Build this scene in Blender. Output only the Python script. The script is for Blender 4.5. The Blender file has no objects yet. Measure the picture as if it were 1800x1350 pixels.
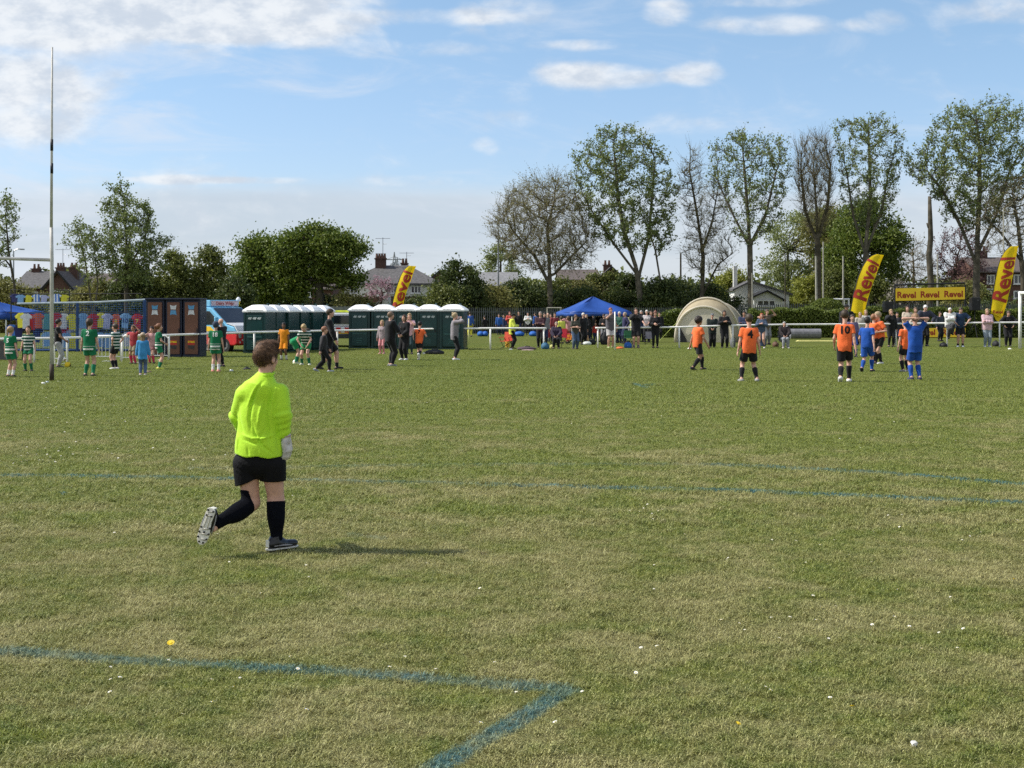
import bpy, math, random
import numpy as np
from mathutils import Vector, Matrix
from mathutils.bvhtree import BVHTree
R = math.radians
SC = bpy.context.scene
COL = SC.collection
F, HZ, CH = 2500.0, 547.0, 1.7          # focal length and horizon of the photograph (1800 px wide), eye height in m
SUN_EL, SUN_DIR = R(47), R(175.5)         # the sun stands to the left of the view; direction angle measured from +X

# ------------------------------------------------------------------ camera
cam = bpy.data.cameras.new('camera')
camo = bpy.data.objects.new('camera', cam); COL.objects.link(camo)
camo.location = (0, 0, CH); camo.rotation_euler = (R(90), 0, 0)
cam.sensor_fit = 'HORIZONTAL'; cam.sensor_width = 36.0
cam.lens = 36.0 * F / 1800.0
cam.shift_y = -(675.0 - HZ) / 1800.0
cam.clip_start = 0.1; cam.clip_end = 6000
SC.camera = camo
SC.view_settings.view_transform = 'Standard'; SC.view_settings.look = 'None'
SC.view_settings.gamma = 1.0; SC.view_settings.exposure = 0.08
SC.view_settings.use_curve_mapping = False
SC.cycles.max_bounces = 6; SC.cycles.transparent_max_bounces = 12
SC.cycles.use_denoising = False

# ------------------------------------------------------------------ sun
sl = bpy.data.lights.new('sun', 'SUN'); sl.energy = 5.0; sl.angle = R(0.5); sl.color = (1.0, 0.95, 0.86)
so = bpy.data.objects.new('sun', sl); COL.objects.link(so)
sd = Vector((math.cos(SUN_DIR) * math.cos(SUN_EL), math.sin(SUN_DIR) * math.cos(SUN_EL), math.sin(SUN_EL)))
so.rotation_euler = sd.to_track_quat('Z', 'Y').to_euler(); so.location = (-30, 0, 40)

# ------------------------------------------------------------------ sky with clouds
class NT:
    """short helper for building node trees"""
    def __init__(s, tree): s.t = tree; s.n = tree.nodes; s.l = tree.links
    def add(s, typ, ins=None, **kw):
        nd = s.n.new(typ)
        for k, v in kw.items(): setattr(nd, k, v)
        for k, v in (ins or {}).items(): s.put(nd.inputs[k], v)
        return nd
    def put(s, sock, v):
        if isinstance(v, bpy.types.NodeSocket): s.l.new(v, sock)
        elif isinstance(v, bpy.types.Node): s.l.new(v.outputs[0], sock)
        else:
            if isinstance(v, tuple) and len(v) == 3 and sock.type == 'RGBA': v = v + (1,)
            sock.default_value = v
    def m(s, op, a, b=0.0, c=None, clamp=False):
        nd = s.n.new('ShaderNodeMath'); nd.operation = op; nd.use_clamp = clamp
        s.put(nd.inputs[0], a); s.put(nd.inputs[1], b)
        if c is not None: s.put(nd.inputs[2], c)
        return nd.outputs[0]
    def mix(s, fac, a, b):
        nd = s.n.new('ShaderNodeMix'); nd.data_type = 'RGBA'
        s.put(nd.inputs[0], fac); s.put(nd.inputs[6], a); s.put(nd.inputs[7], b)
        return nd.outputs[2]
    def rng(s, v, a, b, c=0.0, d=1.0, smooth=True):
        nd = s.n.new('ShaderNodeMapRange'); nd.interpolation_type = 'SMOOTHSTEP' if smooth else 'LINEAR'
        for i, x in enumerate((v, a, b, c, d)): s.put(nd.inputs[i], x)
        return nd.outputs[0]
    def noise(s, vec, scale, detail=4.0, rough=0.5, dist=0.0, dim='3D'):
        nd = s.n.new('ShaderNodeTexNoise'); nd.noise_dimensions = dim
        if vec is not None: s.put(nd.inputs['Vector'], vec)
        nd.inputs['Scale'].default_value = scale; nd.inputs['Detail'].default_value = detail
        nd.inputs['Roughness'].default_value = rough; nd.inputs['Distortion'].default_value = dist
        return nd.outputs[0]

wd = bpy.data.worlds.new('World'); SC.world = wd; wd.use_nodes = True
w = NT(wd.node_tree); w.n.clear()
sky = w.add('ShaderNodeTexSky', sky_type='NISHITA', sun_disc=False, sun_elevation=SUN_EL,
            sun_rotation=math.atan2(sd.x, sd.y), altitude=20, air_density=1.0, dust_density=0.6, ozone_density=2.2)
tc = w.add('ShaderNodeTexCoord'); sep = w.add('ShaderNodeSeparateXYZ', {0: tc.outputs['Generated']})
ay = w.m('MAXIMUM', w.m('ABSOLUTE', sep.outputs[1]), 0.05)
U = w.m('DIVIDE', sep.outputs[0], ay); V = w.m('DIVIDE', sep.outputs[2], ay)
# clouds as patches of the sky, each at its own direction: x, y as seen, half width, half height, weight
CL = [(150, -10, 330, 70, .55), (430, 18, 240, 50, .57), (520, 62, 130, 20, .25), (60, 190, 125, 62, .50), (30, 130, 90, 30, .35), (40, 60, 120, 60, .35),
      (170, 150, 90, 26, .28), (360, 100, 60, 14, .2), (250, 60, 200, 40, .22), (700, 85, 160, 14, .2), (760, 30, 130, 14, .25), (900, 20, 90, 22, .22),
      (1050, 133, 112, 22, .50), (1225, 130, 48, 20, .46), (1165, 22, 46, 22, .44), (1375, 46, 130, 18, .42), (1040, 79, 75, 10, .36), (1290, 2, 220, 9, .16),
      (1545, 40, 52, 22, .3), (1760, 18, 90, 24, .36), (895, 160, 38, 22, .24), (855, 255, 24, 14, .24), (860, 212, 80, 18, .16), (1180, 222, 90, 18, .14), (315, 195, 30, 12, .16),
      (330, 316, 90, 8, .3), (450, 317, 90, 6, .25), (170, 315, 60, 7, .2), (720, 318, 90, 10, .2), (250, 360, 300, 50, .10), (1640, 330, 160, 50, .2)]
acc = 0.0
for cx, cy, hw, hh, wt in CL:
    dx = w.m('MULTIPLY', w.m('SUBTRACT', U, (cx - 900) / F), F / hw)
    dy = w.m('MULTIPLY', w.m('SUBTRACT', V, (HZ - cy) / F), F / hh)
    d2 = w.m('ADD', w.m('MULTIPLY', dx, dx), w.m('MULTIPLY', dy, dy))
    acc = w.m('ADD', acc, w.rng(d2, 0.0, 2.2, wt, 0.0))
uv = w.add('ShaderNodeCombineXYZ', {0: w.m('MULTIPLY', U, 0.55), 1: V, 2: 0.0})
nz = w.noise(uv, 34.0, 8.0, 0.58, 0.3)
nf = w.noise(uv, 9.0, 5.0, 0.5)
dens = w.m('ADD', acc, w.m('MULTIPLY', w.m('SUBTRACT', nz, 0.5), 1.15))
dens = w.m('ADD', dens, w.m('MULTIPLY', w.m('SUBTRACT', nf, 0.5), 0.5))
cum = w.rng(dens, 0.02, 0.62)
uvs = w.add('ShaderNodeCombineXYZ', {0: w.m('MULTIPLY', U, 0.12), 1: V, 2: 3.0})
band_n = w.noise(uvs, 26.0, 6.0, 0.55)
edge = w.m('ADD', V, w.m('MULTIPLY', w.m('SUBTRACT', band_n, 0.5), 0.035))
band = w.rng(edge, 0.074, 0.098, 0.82, 0.0)
uvw = w.add('ShaderNodeCombineXYZ', {0: w.m('ADD', w.m('MULTIPLY', U, 0.3), w.m('MULTIPLY', V, .35)), 1: V, 2: 7.0})
wn = w.noise(uvw, 22.0, 9.0, 0.62, 1.2)
wisp = w.m('MULTIPLY', w.rng(wn, 0.48, 0.78), w.rng(U, -0.30, 0.25, 0.75, 0.35))
skyc = w.add('ShaderNodeMix', {0: 1.0}, data_type='RGBA', blend_type='MULTIPLY')
w.put(skyc.inputs[6], sky.outputs[0]); w.put(skyc.inputs[7], w.mix(w.rng(V, 0.06, 0.24), (1.08, 1.12, 1.30, 1), (1.18, 1.24, 1.26, 1)))
shade = w.noise(uv, 60.0, 4.0, 0.6)
cl_col = w.mix(w.rng(shade, 0.35, 0.65), (5.2, 5.7, 6.4, 1), (7.3, 7.5, 7.7, 1))
bk_col = w.mix(w.rng(band_n, 0.35, 0.65), (4.7, 5.3, 6.0, 1), (5.7, 6.1, 6.6, 1))
c1 = w.mix(band, skyc.outputs[2], bk_col)
c1 = w.mix(wisp, c1, (6.0, 6.5, 7.3, 1))
c2 = w.mix(w.m('MULTIPLY', cum, 0.9), c1, cl_col)
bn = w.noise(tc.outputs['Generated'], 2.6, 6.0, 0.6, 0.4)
back = w.m('MULTIPLY', w.rng(bn, 0.40, 0.56), w.rng(sep.outputs[1], 0.15, -0.15))          # unseen bright clouds behind the viewer, added to lift the fill light
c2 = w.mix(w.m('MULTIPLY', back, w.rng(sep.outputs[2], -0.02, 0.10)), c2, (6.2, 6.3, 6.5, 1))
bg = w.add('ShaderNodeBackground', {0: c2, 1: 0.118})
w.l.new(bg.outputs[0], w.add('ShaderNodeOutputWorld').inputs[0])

# ================================================================== helpers
def G(px, py, z=0.0):
    """point of the ground seen at a pixel of the photograph"""
    Y = F * CH / (py - HZ)
    return Vector(((px - 900) * Y / F, Y, z))
def W3(px, py, Y):
    return Vector(((px - 900) * Y / F, Y, CH - (py - HZ) * Y / F))

def srgb(r, g, b):
    f = lambda c: (c / 255 / 12.92) if c <= 10 else ((c / 255 + 0.055) / 1.055) ** 2.4
    return (f(r), f(g), f(b))

MATS = {}
def mat(name, col, rough=0.75, var=0.25, scale=6.0, bump=0.0, bscale=40.0, metal=0.0, spec=0.4, trans=0.0, coat=0.0, sheen=0.0, col2=None):
    if name in MATS: return MATS[name]
    m = bpy.data.materials.new(name); m.use_nodes = True
    t = NT(m.node_tree); t.n.clear()
    tc = t.add('ShaderNodeTexCoord')
    n = t.noise(tc.outputs['Object'], scale, 5.0, 0.6)
    c2 = col2 or tuple(c * (1 - var) for c in col)
    cc = t.mix(t.rng(n, 0.35, 0.68), c2 + (1,), tuple(min(1, c * (1 + var * 0.3)) for c in col) + (1,))
    p = t.add('ShaderNodeBsdfPrincipled', {'Base Color': cc, 'Roughness': rough, 'Metallic': metal, 'Specular IOR Level': spec,
                                           'Coat Weight': coat, 'Sheen Weight': sheen})
    if bump:
        b = t.add('ShaderNodeBump', {'Strength': min(1, bump), 'Distance': 0.02, 'Height': t.noise(tc.outputs['Object'], bscale, 4.0, 0.6)})
        t.l.new(b.outputs[0], p.inputs['Normal'])
    out = p.outputs[0]
    if trans:
        tr = t.add('ShaderNodeBsdfTranslucent', {0: cc})
        out = t.add('ShaderNodeMixShader', {0: trans, 1: p.outputs[0], 2: tr.outputs[0]}).outputs[0]
    t.l.new(out, t.add('ShaderNodeOutputMaterial').inputs[0])
    MATS[name] = m
    return m
def glass_mat(name, col=(0.02, 0.025, 0.03)):
    return mat(name, col, rough=0.08, var=0.3, scale=1.5, spec=0.9)

class MB:
    """collects faces for ONE mesh"""
    def __init__(s): s.v = []; s.f = []; s.mi = []; s.n = 0
    def raw(s, v, f, mi=0):
        v = np.asarray(v, float).reshape(-1, 3)
        s.v.append(v); s.f += [tuple(i + s.n for i in q) for q in f]; s.mi += [mi] * len(f); s.n += len(v)
        return s
    def box(s, c, d, mi=0, rot=None, taper=1.0):
        c = np.array(c, float); hx, hy, hz = d[0] / 2, d[1] / 2, d[2] / 2
        v = np.array([[sx * hx * (taper if sz > 0 else 1), sy * hy * (taper if sz > 0 else 1), sz * hz] for sz in (-1, 1) for sy in (-1, 1) for sx in (-1, 1)])
        if rot is not None: v = v @ np.array(rot.to_3x3()).T
        return s.raw(v + c, [(0, 2, 3, 1), (4, 5, 7, 6), (0, 1, 5, 4), (2, 6, 7, 3), (0, 4, 6, 2), (1, 3, 7, 5)], mi)
    def tube(s, pts, r, n=8, mi=0, cap=True):
        pts = [Vector(p) for p in pts]; rs = r if isinstance(r, (list, tuple, np.ndarray)) else [r] * len(pts)
        V, Fc = [], []
        ref = None
        for i, p in enumerate(pts):
            d = (pts[min(i + 1, len(pts) - 1)] - pts[max(i - 1, 0)]).normalized()
            if ref is None or abs(d.dot(ref)) > 0.95: ref = Vector((0, 0, 1)) if abs(d.z) < 0.9 else Vector((1, 0, 0))
            a = d.cross(ref).normalized(); b = d.cross(a).normalized(); ref = a.cross(d).normalized() if abs(a.cross(d).dot(d)) < .9 else ref
            for k in range(n):
                t = 2 * math.pi * k / n
                V.append(p + a * (math.cos(t) * rs[i]) + b * (math.sin(t) * rs[i]))
        for i in range(len(pts) - 1):
            for k in range(n):
                k2 = (k + 1) % n
                Fc.append((i * n + k, i * n + k2, (i + 1) * n + k2, (i + 1) * n + k))
        if cap: Fc += [tuple(range(n - 1, -1, -1)), tuple((len(pts) - 1) * n + k for k in range(n))]
        return s.raw([tuple(v) for v in V], Fc, mi)
    def lathe(s, prof, c=(0, 0, 0), n=16, mi=0, sx=1, sy=1):
        V, Fc = [], []
        for r, z in prof:
            for k in range(n):
                t = 2 * math.pi * k / n; V.append((c[0] + r * sx * math.cos(t), c[1] + r * sy * math.sin(t), c[2] + z))
        for i in range(len(prof) - 1):
            for k in range(n):
                k2 = (k + 1) % n; Fc.append((i * n + k, i * n + k2, (i + 1) * n + k2, (i + 1) * n + k))
        Fc += [tuple(range(n - 1, -1, -1)), tuple((len(prof) - 1) * n + k for k in range(n))]
        return s.raw(V, Fc, mi)
    def prism(s, poly, y0, y1, mi=0, axis='y'):
        """outline in x-z (axis y) or y-z (axis x) pulled between two depths"""
        n = len(poly); put = (lambda a, b, d: (a, d, b)) if axis == 'y' else (lambda a, b, d: (d, a, b))
        V = [put(a, b, y0) for a, b in poly] + [put(a, b, y1) for a, b in poly]
        Fc = [tuple(range(n)), tuple(range(2 * n - 1, n - 1, -1))] + [(i, i + n, (i + 1) % n + n, (i + 1) % n) for i in range(n)]
        return s.raw(V, Fc, mi)
    def build(s, name, mats, parent=None, loc=None, smooth=False, bevel=0.0, M=None):
        me = bpy.data.meshes.new(name)
        v = np.concatenate(s.v) if s.v else np.zeros((0, 3))
        if M is not None: v = v @ np.array(M.to_3x3()).T + np.array(M.translation)
        me.from_pydata(v.tolist(), [], s.f)
        for m in (mats if isinstance(mats, (list, tuple)) else [mats]): me.materials.append(m)
        me.polygons.foreach_set('material_index', s.mi)
        if smooth: me.polygons.foreach_set('use_smooth', [True] * len(s.f))
        me.validate(); me.update()
        import bmesh
        bm = bmesh.new(); bm.from_mesh(me); bmesh.ops.recalc_face_normals(bm, faces=bm.faces)
        if bevel:
            bmesh.ops.bevel(bm, geom=[e for e in bm.edges if len(e.link_faces) == 2 and e.calc_face_angle(0) > 0.6], offset=bevel, segments=2, affect='EDGES', profile=0.5)
        bm.to_mesh(me); bm.free()
        o = bpy.data.objects.new(name, me); COL.objects.link(o)
        if parent: o.parent = parent
        if loc is not None: o.location = loc
        return o

def npmesh(name, verts, quads, mats, parent=None, smooth=True, loc=None, mi=None):
    """fast mesh from arrays: quads (M,4) or tris (M,3)"""
    verts = np.ascontiguousarray(verts, np.float32); quads = np.ascontiguousarray(quads, np.int32)
    me = bpy.data.meshes.new(name); k = quads.shape[1] if len(quads) else 4
    me.vertices.add(len(verts)); me.vertices.foreach_set('co', verts.ravel())
    me.loops.add(quads.size); me.loops.foreach_set('vertex_index', quads.ravel())
    me.polygons.add(len(quads)); me.polygons.foreach_set('loop_start', np.arange(0, quads.size, k, dtype=np.int32))
    me.polygons.foreach_set('use_smooth', np.full(len(quads), smooth))
    for m in (mats if isinstance(mats, (list, tuple)) else [mats]): me.materials.append(m)
    if mi is not None: me.polygons.foreach_set('material_index', np.ascontiguousarray(mi, np.int32))
    me.update(calc_edges=True)
    o = bpy.data.objects.new(name, me); COL.objects.link(o)
    if parent: o.parent = parent
    if loc is not None: o.location = loc
    return o

def tag(o, label=None, cat=None, group=None, kind=None):
    if label: o['label'] = label
    if cat: o['category'] = cat
    if group: o['group'] = group
    if kind: o['kind'] = kind
    return o
def empty(name, loc, label, cat, group=None, rz=0.0):
    o = bpy.data.objects.new(name, None); COL.objects.link(o); o.location = loc; o.rotation_euler = (0, 0, rz)
    o.empty_display_size = 0.1
    return tag(o, label, cat, group)
def copy_tree(o, parent=None, loc=None, rz=None):
    c = o.copy(); COL.objects.link(c); c.parent = parent
    if loc is not None: c.location = loc
    if rz is not None: c.rotation_euler = (0, 0, rz)
    for ch in [x for x in bpy.data.objects if x.parent == o]: copy_tree(ch, c)
    return c

def text_mesh(txt, size=1.0, bold=0.0, align='CENTER', extrude=0.0, spacing=1.0, res=3):
    """vertices (x, y) and faces of lettering"""
    cu = bpy.data.curves.new('t', 'FONT'); cu.body = txt; cu.size = size; cu.align_x = align; cu.align_y = 'CENTER'
    cu.offset = bold; cu.resolution_u = res; cu.space_character = spacing
    ob = bpy.data.objects.new('t', cu); COL.objects.link(ob)
    me = bpy.data.meshes.new_from_object(ob.evaluated_get(bpy.context.evaluated_depsgraph_get()))
    import bmesh
    bm = bmesh.new(); bm.from_mesh(me); bmesh.ops.triangulate(bm, faces=bm.faces)
    for _ in range(3):
        lg = [e for e in bm.edges if e.calc_length() > size * .11]
        if not lg: break
        bmesh.ops.subdivide_edges(bm, edges=lg, cuts=1); bmesh.ops.triangulate(bm, faces=[f for f in bm.faces if len(f.verts) > 3])
    bm.to_mesh(me); bm.free()
    v = np.zeros(len(me.vertices) * 3); me.vertices.foreach_get('co', v); f = [tuple(p.vertices) for p in me.polygons]
    bpy.data.objects.remove(ob); bpy.data.meshes.remove(me); bpy.data.curves.remove(cu)
    return v.reshape(-1, 3)[:, :2], f

# ------------------------------------------------------------------ smooth solids from distance fields
def surfnet(fn, lo, hi, h):
    lo = np.array(lo, float); hi = np.array(hi, float)
    n = np.maximum(4, np.ceil((hi - lo) / h).astype(int) + 1)
    ax = [lo[i] + h * np.arange(n[i]) for i in range(3)]
    st = 4; nb = [int(math.ceil(k / st)) for k in n]; cc = [lo[i] + h * (np.arange(nb[i]) * st + (st - 1) / 2) for i in range(3)]
    Xc = np.stack(np.meshgrid(*cc, indexing='ij'), -1).reshape(-1, 3); dc = fn(Xc); need = np.abs(dc) < h * st * 1.5
    V = np.repeat(np.repeat(np.repeat(np.sign(dc).reshape(nb), st, 0), st, 1), st, 2)[:n[0], :n[1], :n[2]].copy()
    N3 = np.repeat(np.repeat(np.repeat(need.reshape(nb), st, 0), st, 1), st, 2)[:n[0], :n[1], :n[2]]
    ii = np.argwhere(N3)
    if len(ii): V[ii[:, 0], ii[:, 1], ii[:, 2]] = fn(lo + h * ii)
    V[0], V[-1] = 1, 1; V[:, 0], V[:, -1] = 1, 1; V[:, :, 0], V[:, :, -1] = 1, 1
    I = V < 0
    c = [I[a:n[0] - 1 + a, b:n[1] - 1 + b, d:n[2] - 1 + d] for a in (0, 1) for b in (0, 1) for d in (0, 1)]
    s = sum(x.astype(int) for x in c); mask = (s > 0) & (s < 8)
    idx = -np.ones(mask.shape, int); cells = np.argwhere(mask); idx[mask] = np.arange(len(cells))
    P = np.zeros((len(cells), 3)); C = np.zeros(len(cells))
    off = [np.array((a, b, d)) for a in (0, 1) for b in (0, 1) for d in (0, 1)]
    for i in range(8):
        for j in range(i + 1, 8):
            if np.abs(off[i] - off[j]).sum() != 1: continue
            A = cells + off[i]; B = cells + off[j]
            va = V[A[:, 0], A[:, 1], A[:, 2]]; vb = V[B[:, 0], B[:, 1], B[:, 2]]
            x = (va < 0) != (vb < 0); t = np.where(x, va / np.where(x, va - vb, 1), 0)
            P += np.where(x[:, None], A + (B - A) * t[:, None], 0); C += x
    P = lo + h * P / np.maximum(C, 1)[:, None]
    Q = []
    for a in range(3):
        b, c_ = (a + 1) % 3, (a + 2) % 3
        s0 = [slice(None)] * 3; s1 = [slice(None)] * 3; s0[a] = slice(0, -1); s1[a] = slice(1, None)
        D = I[tuple(s0)].astype(int) - I[tuple(s1)].astype(int)
        E = np.argwhere(D != 0); E = E[(E[:, b] > 0) & (E[:, c_] > 0) & (E[:, b] < n[b] - 1) & (E[:, c_] < n[c_] - 1)]
        sg = D[E[:, 0], E[:, 1], E[:, 2]]
        q = []
        for db, dc in ((-1, -1), (0, -1), (0, 0), (-1, 0)):
            e = E.copy(); e[:, b] += db; e[:, c_] += dc; q.append(idx[e[:, 0], e[:, 1], e[:, 2]])
        q = np.stack(q, 1); q[sg < 0] = q[sg < 0][:, ::-1]; Q.append(q)
    return P, np.concatenate(Q)

def s_cone(p, a, b, r1, r2):
    a = np.array(a, float); b = np.array(b, float); ab = b - a; L2 = max(ab @ ab, 1e-9)
    t = np.clip((p - a) @ ab / L2, 0, 1)
    return np.linalg.norm(p - a - t[:, None] * ab, axis=1) - (r1 + (r2 - r1) * t)
def s_ell(p, c, r, M=None):
    q = p - np.array(c, float)
    if M is not None: q = q @ M                # columns of M are the axes
    r = np.array(r, float); k0 = np.linalg.norm(q / r, axis=1); k1 = np.linalg.norm(q / (r * r), axis=1)
    return k0 * (k0 - 1) / np.maximum(k1, 1e-6)
def s_min(a, b, k=0.02):
    h = np.clip(0.5 + 0.5 * (b - a) / k, 0, 1)
    return b + (a - b) * h - k * h * (1 - h)
def s_max(a, b, k=0.004): return -s_min(-a, -b, k)
def s_box(p, c, d, M=None, r=0.0):
    q = p - np.array(c, float)
    if M is not None: q = q @ M
    q = np.abs(q) - np.array(d, float) + r
    return np.linalg.norm(np.maximum(q, 0), axis=1) + np.minimum(q.max(1), 0) - r
def waves(p, seed, scale, n=7):
    """cheap smooth noise, -1..1"""
    rg = np.random.RandomState(seed); o = np.zeros(len(p))
    for i in range(n):
        k = rg.normal(size=3) * scale * (0.6 + 0.25 * i); o += np.sin(p @ k + rg.uniform(0, 6.28) + 1.3 * np.sin(p @ (rg.normal(size=3) * scale * .5))) / (1 + .35 * i)
    return o / n * 1.6

# ================================================================== the field
def seg_mask(t, px, py, a, b, wd_, fade):
    """1 on a painted line from a to b (world x, y)"""
    a = Vector(a[:2]); b = Vector(b[:2]); d = (b - a); L = d.length; d /= L
    rx = t.m('SUBTRACT', px, a.x); ry = t.m('SUBTRACT', py, a.y)
    al = t.m('ADD', t.m('MULTIPLY', rx, d.x), t.m('MULTIPLY', ry, d.y))
    ac = t.m('ABSOLUTE', t.m('SUBTRACT', t.m('MULTIPLY', rx, d.y), t.m('MULTIPLY', ry, d.x)))
    al2 = t.m('MAXIMUM', t.m('SUBTRACT', 0.0, al), t.m('SUBTRACT', al, L))
    dd = t.m('MAXIMUM', ac, t.m('ADD', al2, wd_))
    return t.m('MULTIPLY', t.rng(dd, wd_ * 0.6, wd_ * 1.35, 1.0, 0.0), fade)
LINES = [((-260, 1128), (300, 1166), .075, .62), ((300, 1166), (700, 1190), .062, .75), ((700, 1190), (1000, 1213), .068, .85), ((1005, 1211), (755, 1358), .058, .85),
         ((-300, 833), (120, 838), .075, .7), ((120, 838), (420, 843), .07, .9), ((420, 843), (900, 854), .065, .5), ((900, 854), (1300, 864), .065, .85), ((1300, 864), (1800, 886), .07, .9),
         ((330, 826), (820, 818), .06, .35), ((820, 818), (1250, 817), .06, .35), ((1250, 817), (1560, 833), .075, .8), ((1560, 833), (1900, 862), .065, .9),
         ((610, 941), (680, 948), .05, .35), ((1115, 676), (1135, 683), .07, .7), ((1118, 680), (1150, 677), .06, .6), ((108, 868), (118, 870), .03, .9)]
def turf_colour(t):
    geo = t.add('ShaderNodeNewGeometry'); pos = geo.outputs['Position']
    sp = t.add('ShaderNodeSeparateXYZ', {0: pos}); x, y = sp.outputs[0], sp.outputs[1]
    xy = t.add('ShaderNodeCombineXYZ', {0: x, 1: y, 2: 0.0})
    big = t.noise(xy, 0.35, 5.0, 0.6); mid = t.noise(xy, 1.6, 5.0, 0.62, 0.6); fine = t.noise(xy, 9.0, 4.0, 0.65); speck = t.noise(pos, 120.0, 2.0, 0.7)
    dry = t.m('ADD', t.m('MULTIPLY', big, 0.9), t.m('ADD', t.m('MULTIPLY', mid, 0.85), t.m('MULTIPLY', fine, 0.45)))
    near = t.rng(y, 9.0, 30.0, 0.10, -0.20, smooth=False)
    dry = t.rng(t.m('ADD', dry, near), 0.96, 1.34)
    green = t.mix(t.rng(fine, 0.35, 0.65), (0.130, 0.190, 0.022, 1), (0.290, 0.340, 0.040, 1))
    straw = t.mix(t.rng(mid, 0.4, 0.65), (0.250, 0.212, 0.072, 1), (0.41, 0.350, 0.16, 1))
    c = t.mix(t.m('MULTIPLY', dry, 0.86), green, straw)
    sp2 = t.m('ADD', speck, t.m('MULTIPLY', dry, 0.05))
    c = t.mix(t.rng(sp2, 0.53, 0.66, 0.0, 0.85), c, (0.72, 0.71, 0.32, 1))
    c = t.mix(t.rng(speck, 0.50, 0.36, 0.0, 0.85), c, (0.055, 0.058, 0.018, 1))
    bald = t.m('MULTIPLY', t.rng(t.noise(xy, 2.3, 6.0, 0.7, 1.0), 0.62, 0.74), t.rng(y, 20.0, 8.0, 0.2, 0.8))
    c = t.mix(bald, c, (0.17, 0.12, 0.07, 1))
    # far field: mown strips of slightly different green
    far = t.rng(y, 22.0, 45.0)
    c = t.mix(t.m('MULTIPLY', far, 0.45), c, t.mix(t.rng(t.noise(xy, 0.12, 4.0, 0.6), .38, .62), (0.175, 0.225, 0.038, 1), (0.245, 0.270, 0.058, 1)))
    ln = 0.0
    wob = t.m('MULTIPLY', t.m('SUBTRACT', t.noise(xy, 2.5, 3.0, 0.6), 0.5), 0.07)
    xw, yw = t.m('ADD', x, wob), t.m('ADD', y, wob)
    for a, b, wd_, fd in LINES:
        ln = t.m('MAXIMUM', ln, seg_mask(t, xw, yw, G(*a), G(*b), wd_, fd))
    patchy = t.rng(t.noise(xy, 30.0, 3.0, 0.7), 0.30, 0.58, t.rng(y, 9.0, 14.0, 0.2, 0.8), 1.0)
    gaps = t.rng(t.noise(xy, 3.0, 3.0, 0.6), 0.35, 0.6, 0.55, 1.0)
    ln = t.m('MULTIPLY', t.m('MULTIPLY', ln, patchy), gaps)
    c = t.mix(ln, c, t.mix(t.rng(speck, .35, .65), (0.025, 0.115, 0.150, 1), (0.11, 0.32, 0.36, 1)))
    return c, fine, speck
def make_turf(name, blade):
    m = bpy.data.materials.new(name); m.use_nodes = True; t = NT(m.node_tree); t.n.clear()
    c, fine, speck = turf_colour(t)
    if not blade:
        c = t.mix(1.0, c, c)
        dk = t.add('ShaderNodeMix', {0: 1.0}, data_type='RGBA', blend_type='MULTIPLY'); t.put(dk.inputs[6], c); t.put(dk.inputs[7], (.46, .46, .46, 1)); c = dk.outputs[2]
    if blade:
        p = t.add('ShaderNodeBsdfPrincipled', {'Base Color': c, 'Roughness': 0.55, 'Specular IOR Level': 0.35})
        tr = t.add('ShaderNodeBsdfTranslucent', {0: c})
        out = t.add('ShaderNodeMixShader', {0: 0.3, 1: p.outputs[0], 2: tr.outputs[0]})
    else:
        out = t.add('ShaderNodeBsdfPrincipled', {'Base Color': c, 'Roughness': 0.95, 'Specular IOR Level': 0.1})
        b = t.add('ShaderNodeBump', {'Strength': 0.9, 'Distance': 0.03, 'Height': t.noise(None, 1.0, 2.0)})
        geo = t.add('ShaderNodeNewGeometry')
        t.l.new(t.noise(geo.outputs['Position'], 26.0, 5.0, 0.7), b.inputs['Height']); t.l.new(b.outputs[0], out.inputs['Normal'])
    t.l.new(out.outputs[0], t.add('ShaderNodeOutputMaterial').inputs[0])
    return m
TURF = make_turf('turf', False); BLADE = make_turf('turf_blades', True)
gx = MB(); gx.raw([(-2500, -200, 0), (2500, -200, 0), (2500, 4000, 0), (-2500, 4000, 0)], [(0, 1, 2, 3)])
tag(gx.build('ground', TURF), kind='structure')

def grass_patch(seed, n, rad, hmin, hmax, wid):
    rg = np.random.RandomState(seed)
    a = rg.uniform(0, 6.283, n); r = rad * np.sqrt(rg.uniform(0, 1, n)); x, y = r * np.cos(a), r * np.sin(a)
    # tufts
    tx = rg.uniform(-rad, rad, (n // 14, 2)); k = rg.randint(0, len(tx), n); mixf = rg.uniform(0, 1, n) < .6
    x = np.where(mixf, tx[k, 0] + rg.normal(0, .012, n), x); y = np.where(mixf, tx[k, 1] + rg.normal(0, .012, n), y)
    h = rg.uniform(hmin, hmax, n); d = rg.uniform(0, 6.283, n); lean = rg.uniform(0.5, 2.2, n) * h
    fx, fy = np.cos(d), np.sin(d); sx, sy = -fy * wid / 2, fx * wid / 2
    z = np.zeros(n)
    lv = [(0, 0, 1.0), (.35, .62, .85), (1.0, .9, .12)]
    V = []
    for tl, tz, tw in lv:
        bx, by = x + fx * lean * tl, y + fy * lean * tl
        V += [np.stack([bx - sx * tw, by - sy * tw, h * tz], 1), np.stack([bx + sx * tw, by + sy * tw, h * tz], 1)]
    V = np.stack(V, 1).reshape(-1, 3); i = np.arange(n)[:, None] * 6
    Q = np.concatenate([i + np.array([[0, 1, 3, 2]]), i + np.array([[2, 3, 5, 4]])])
    return V, Q
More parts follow.
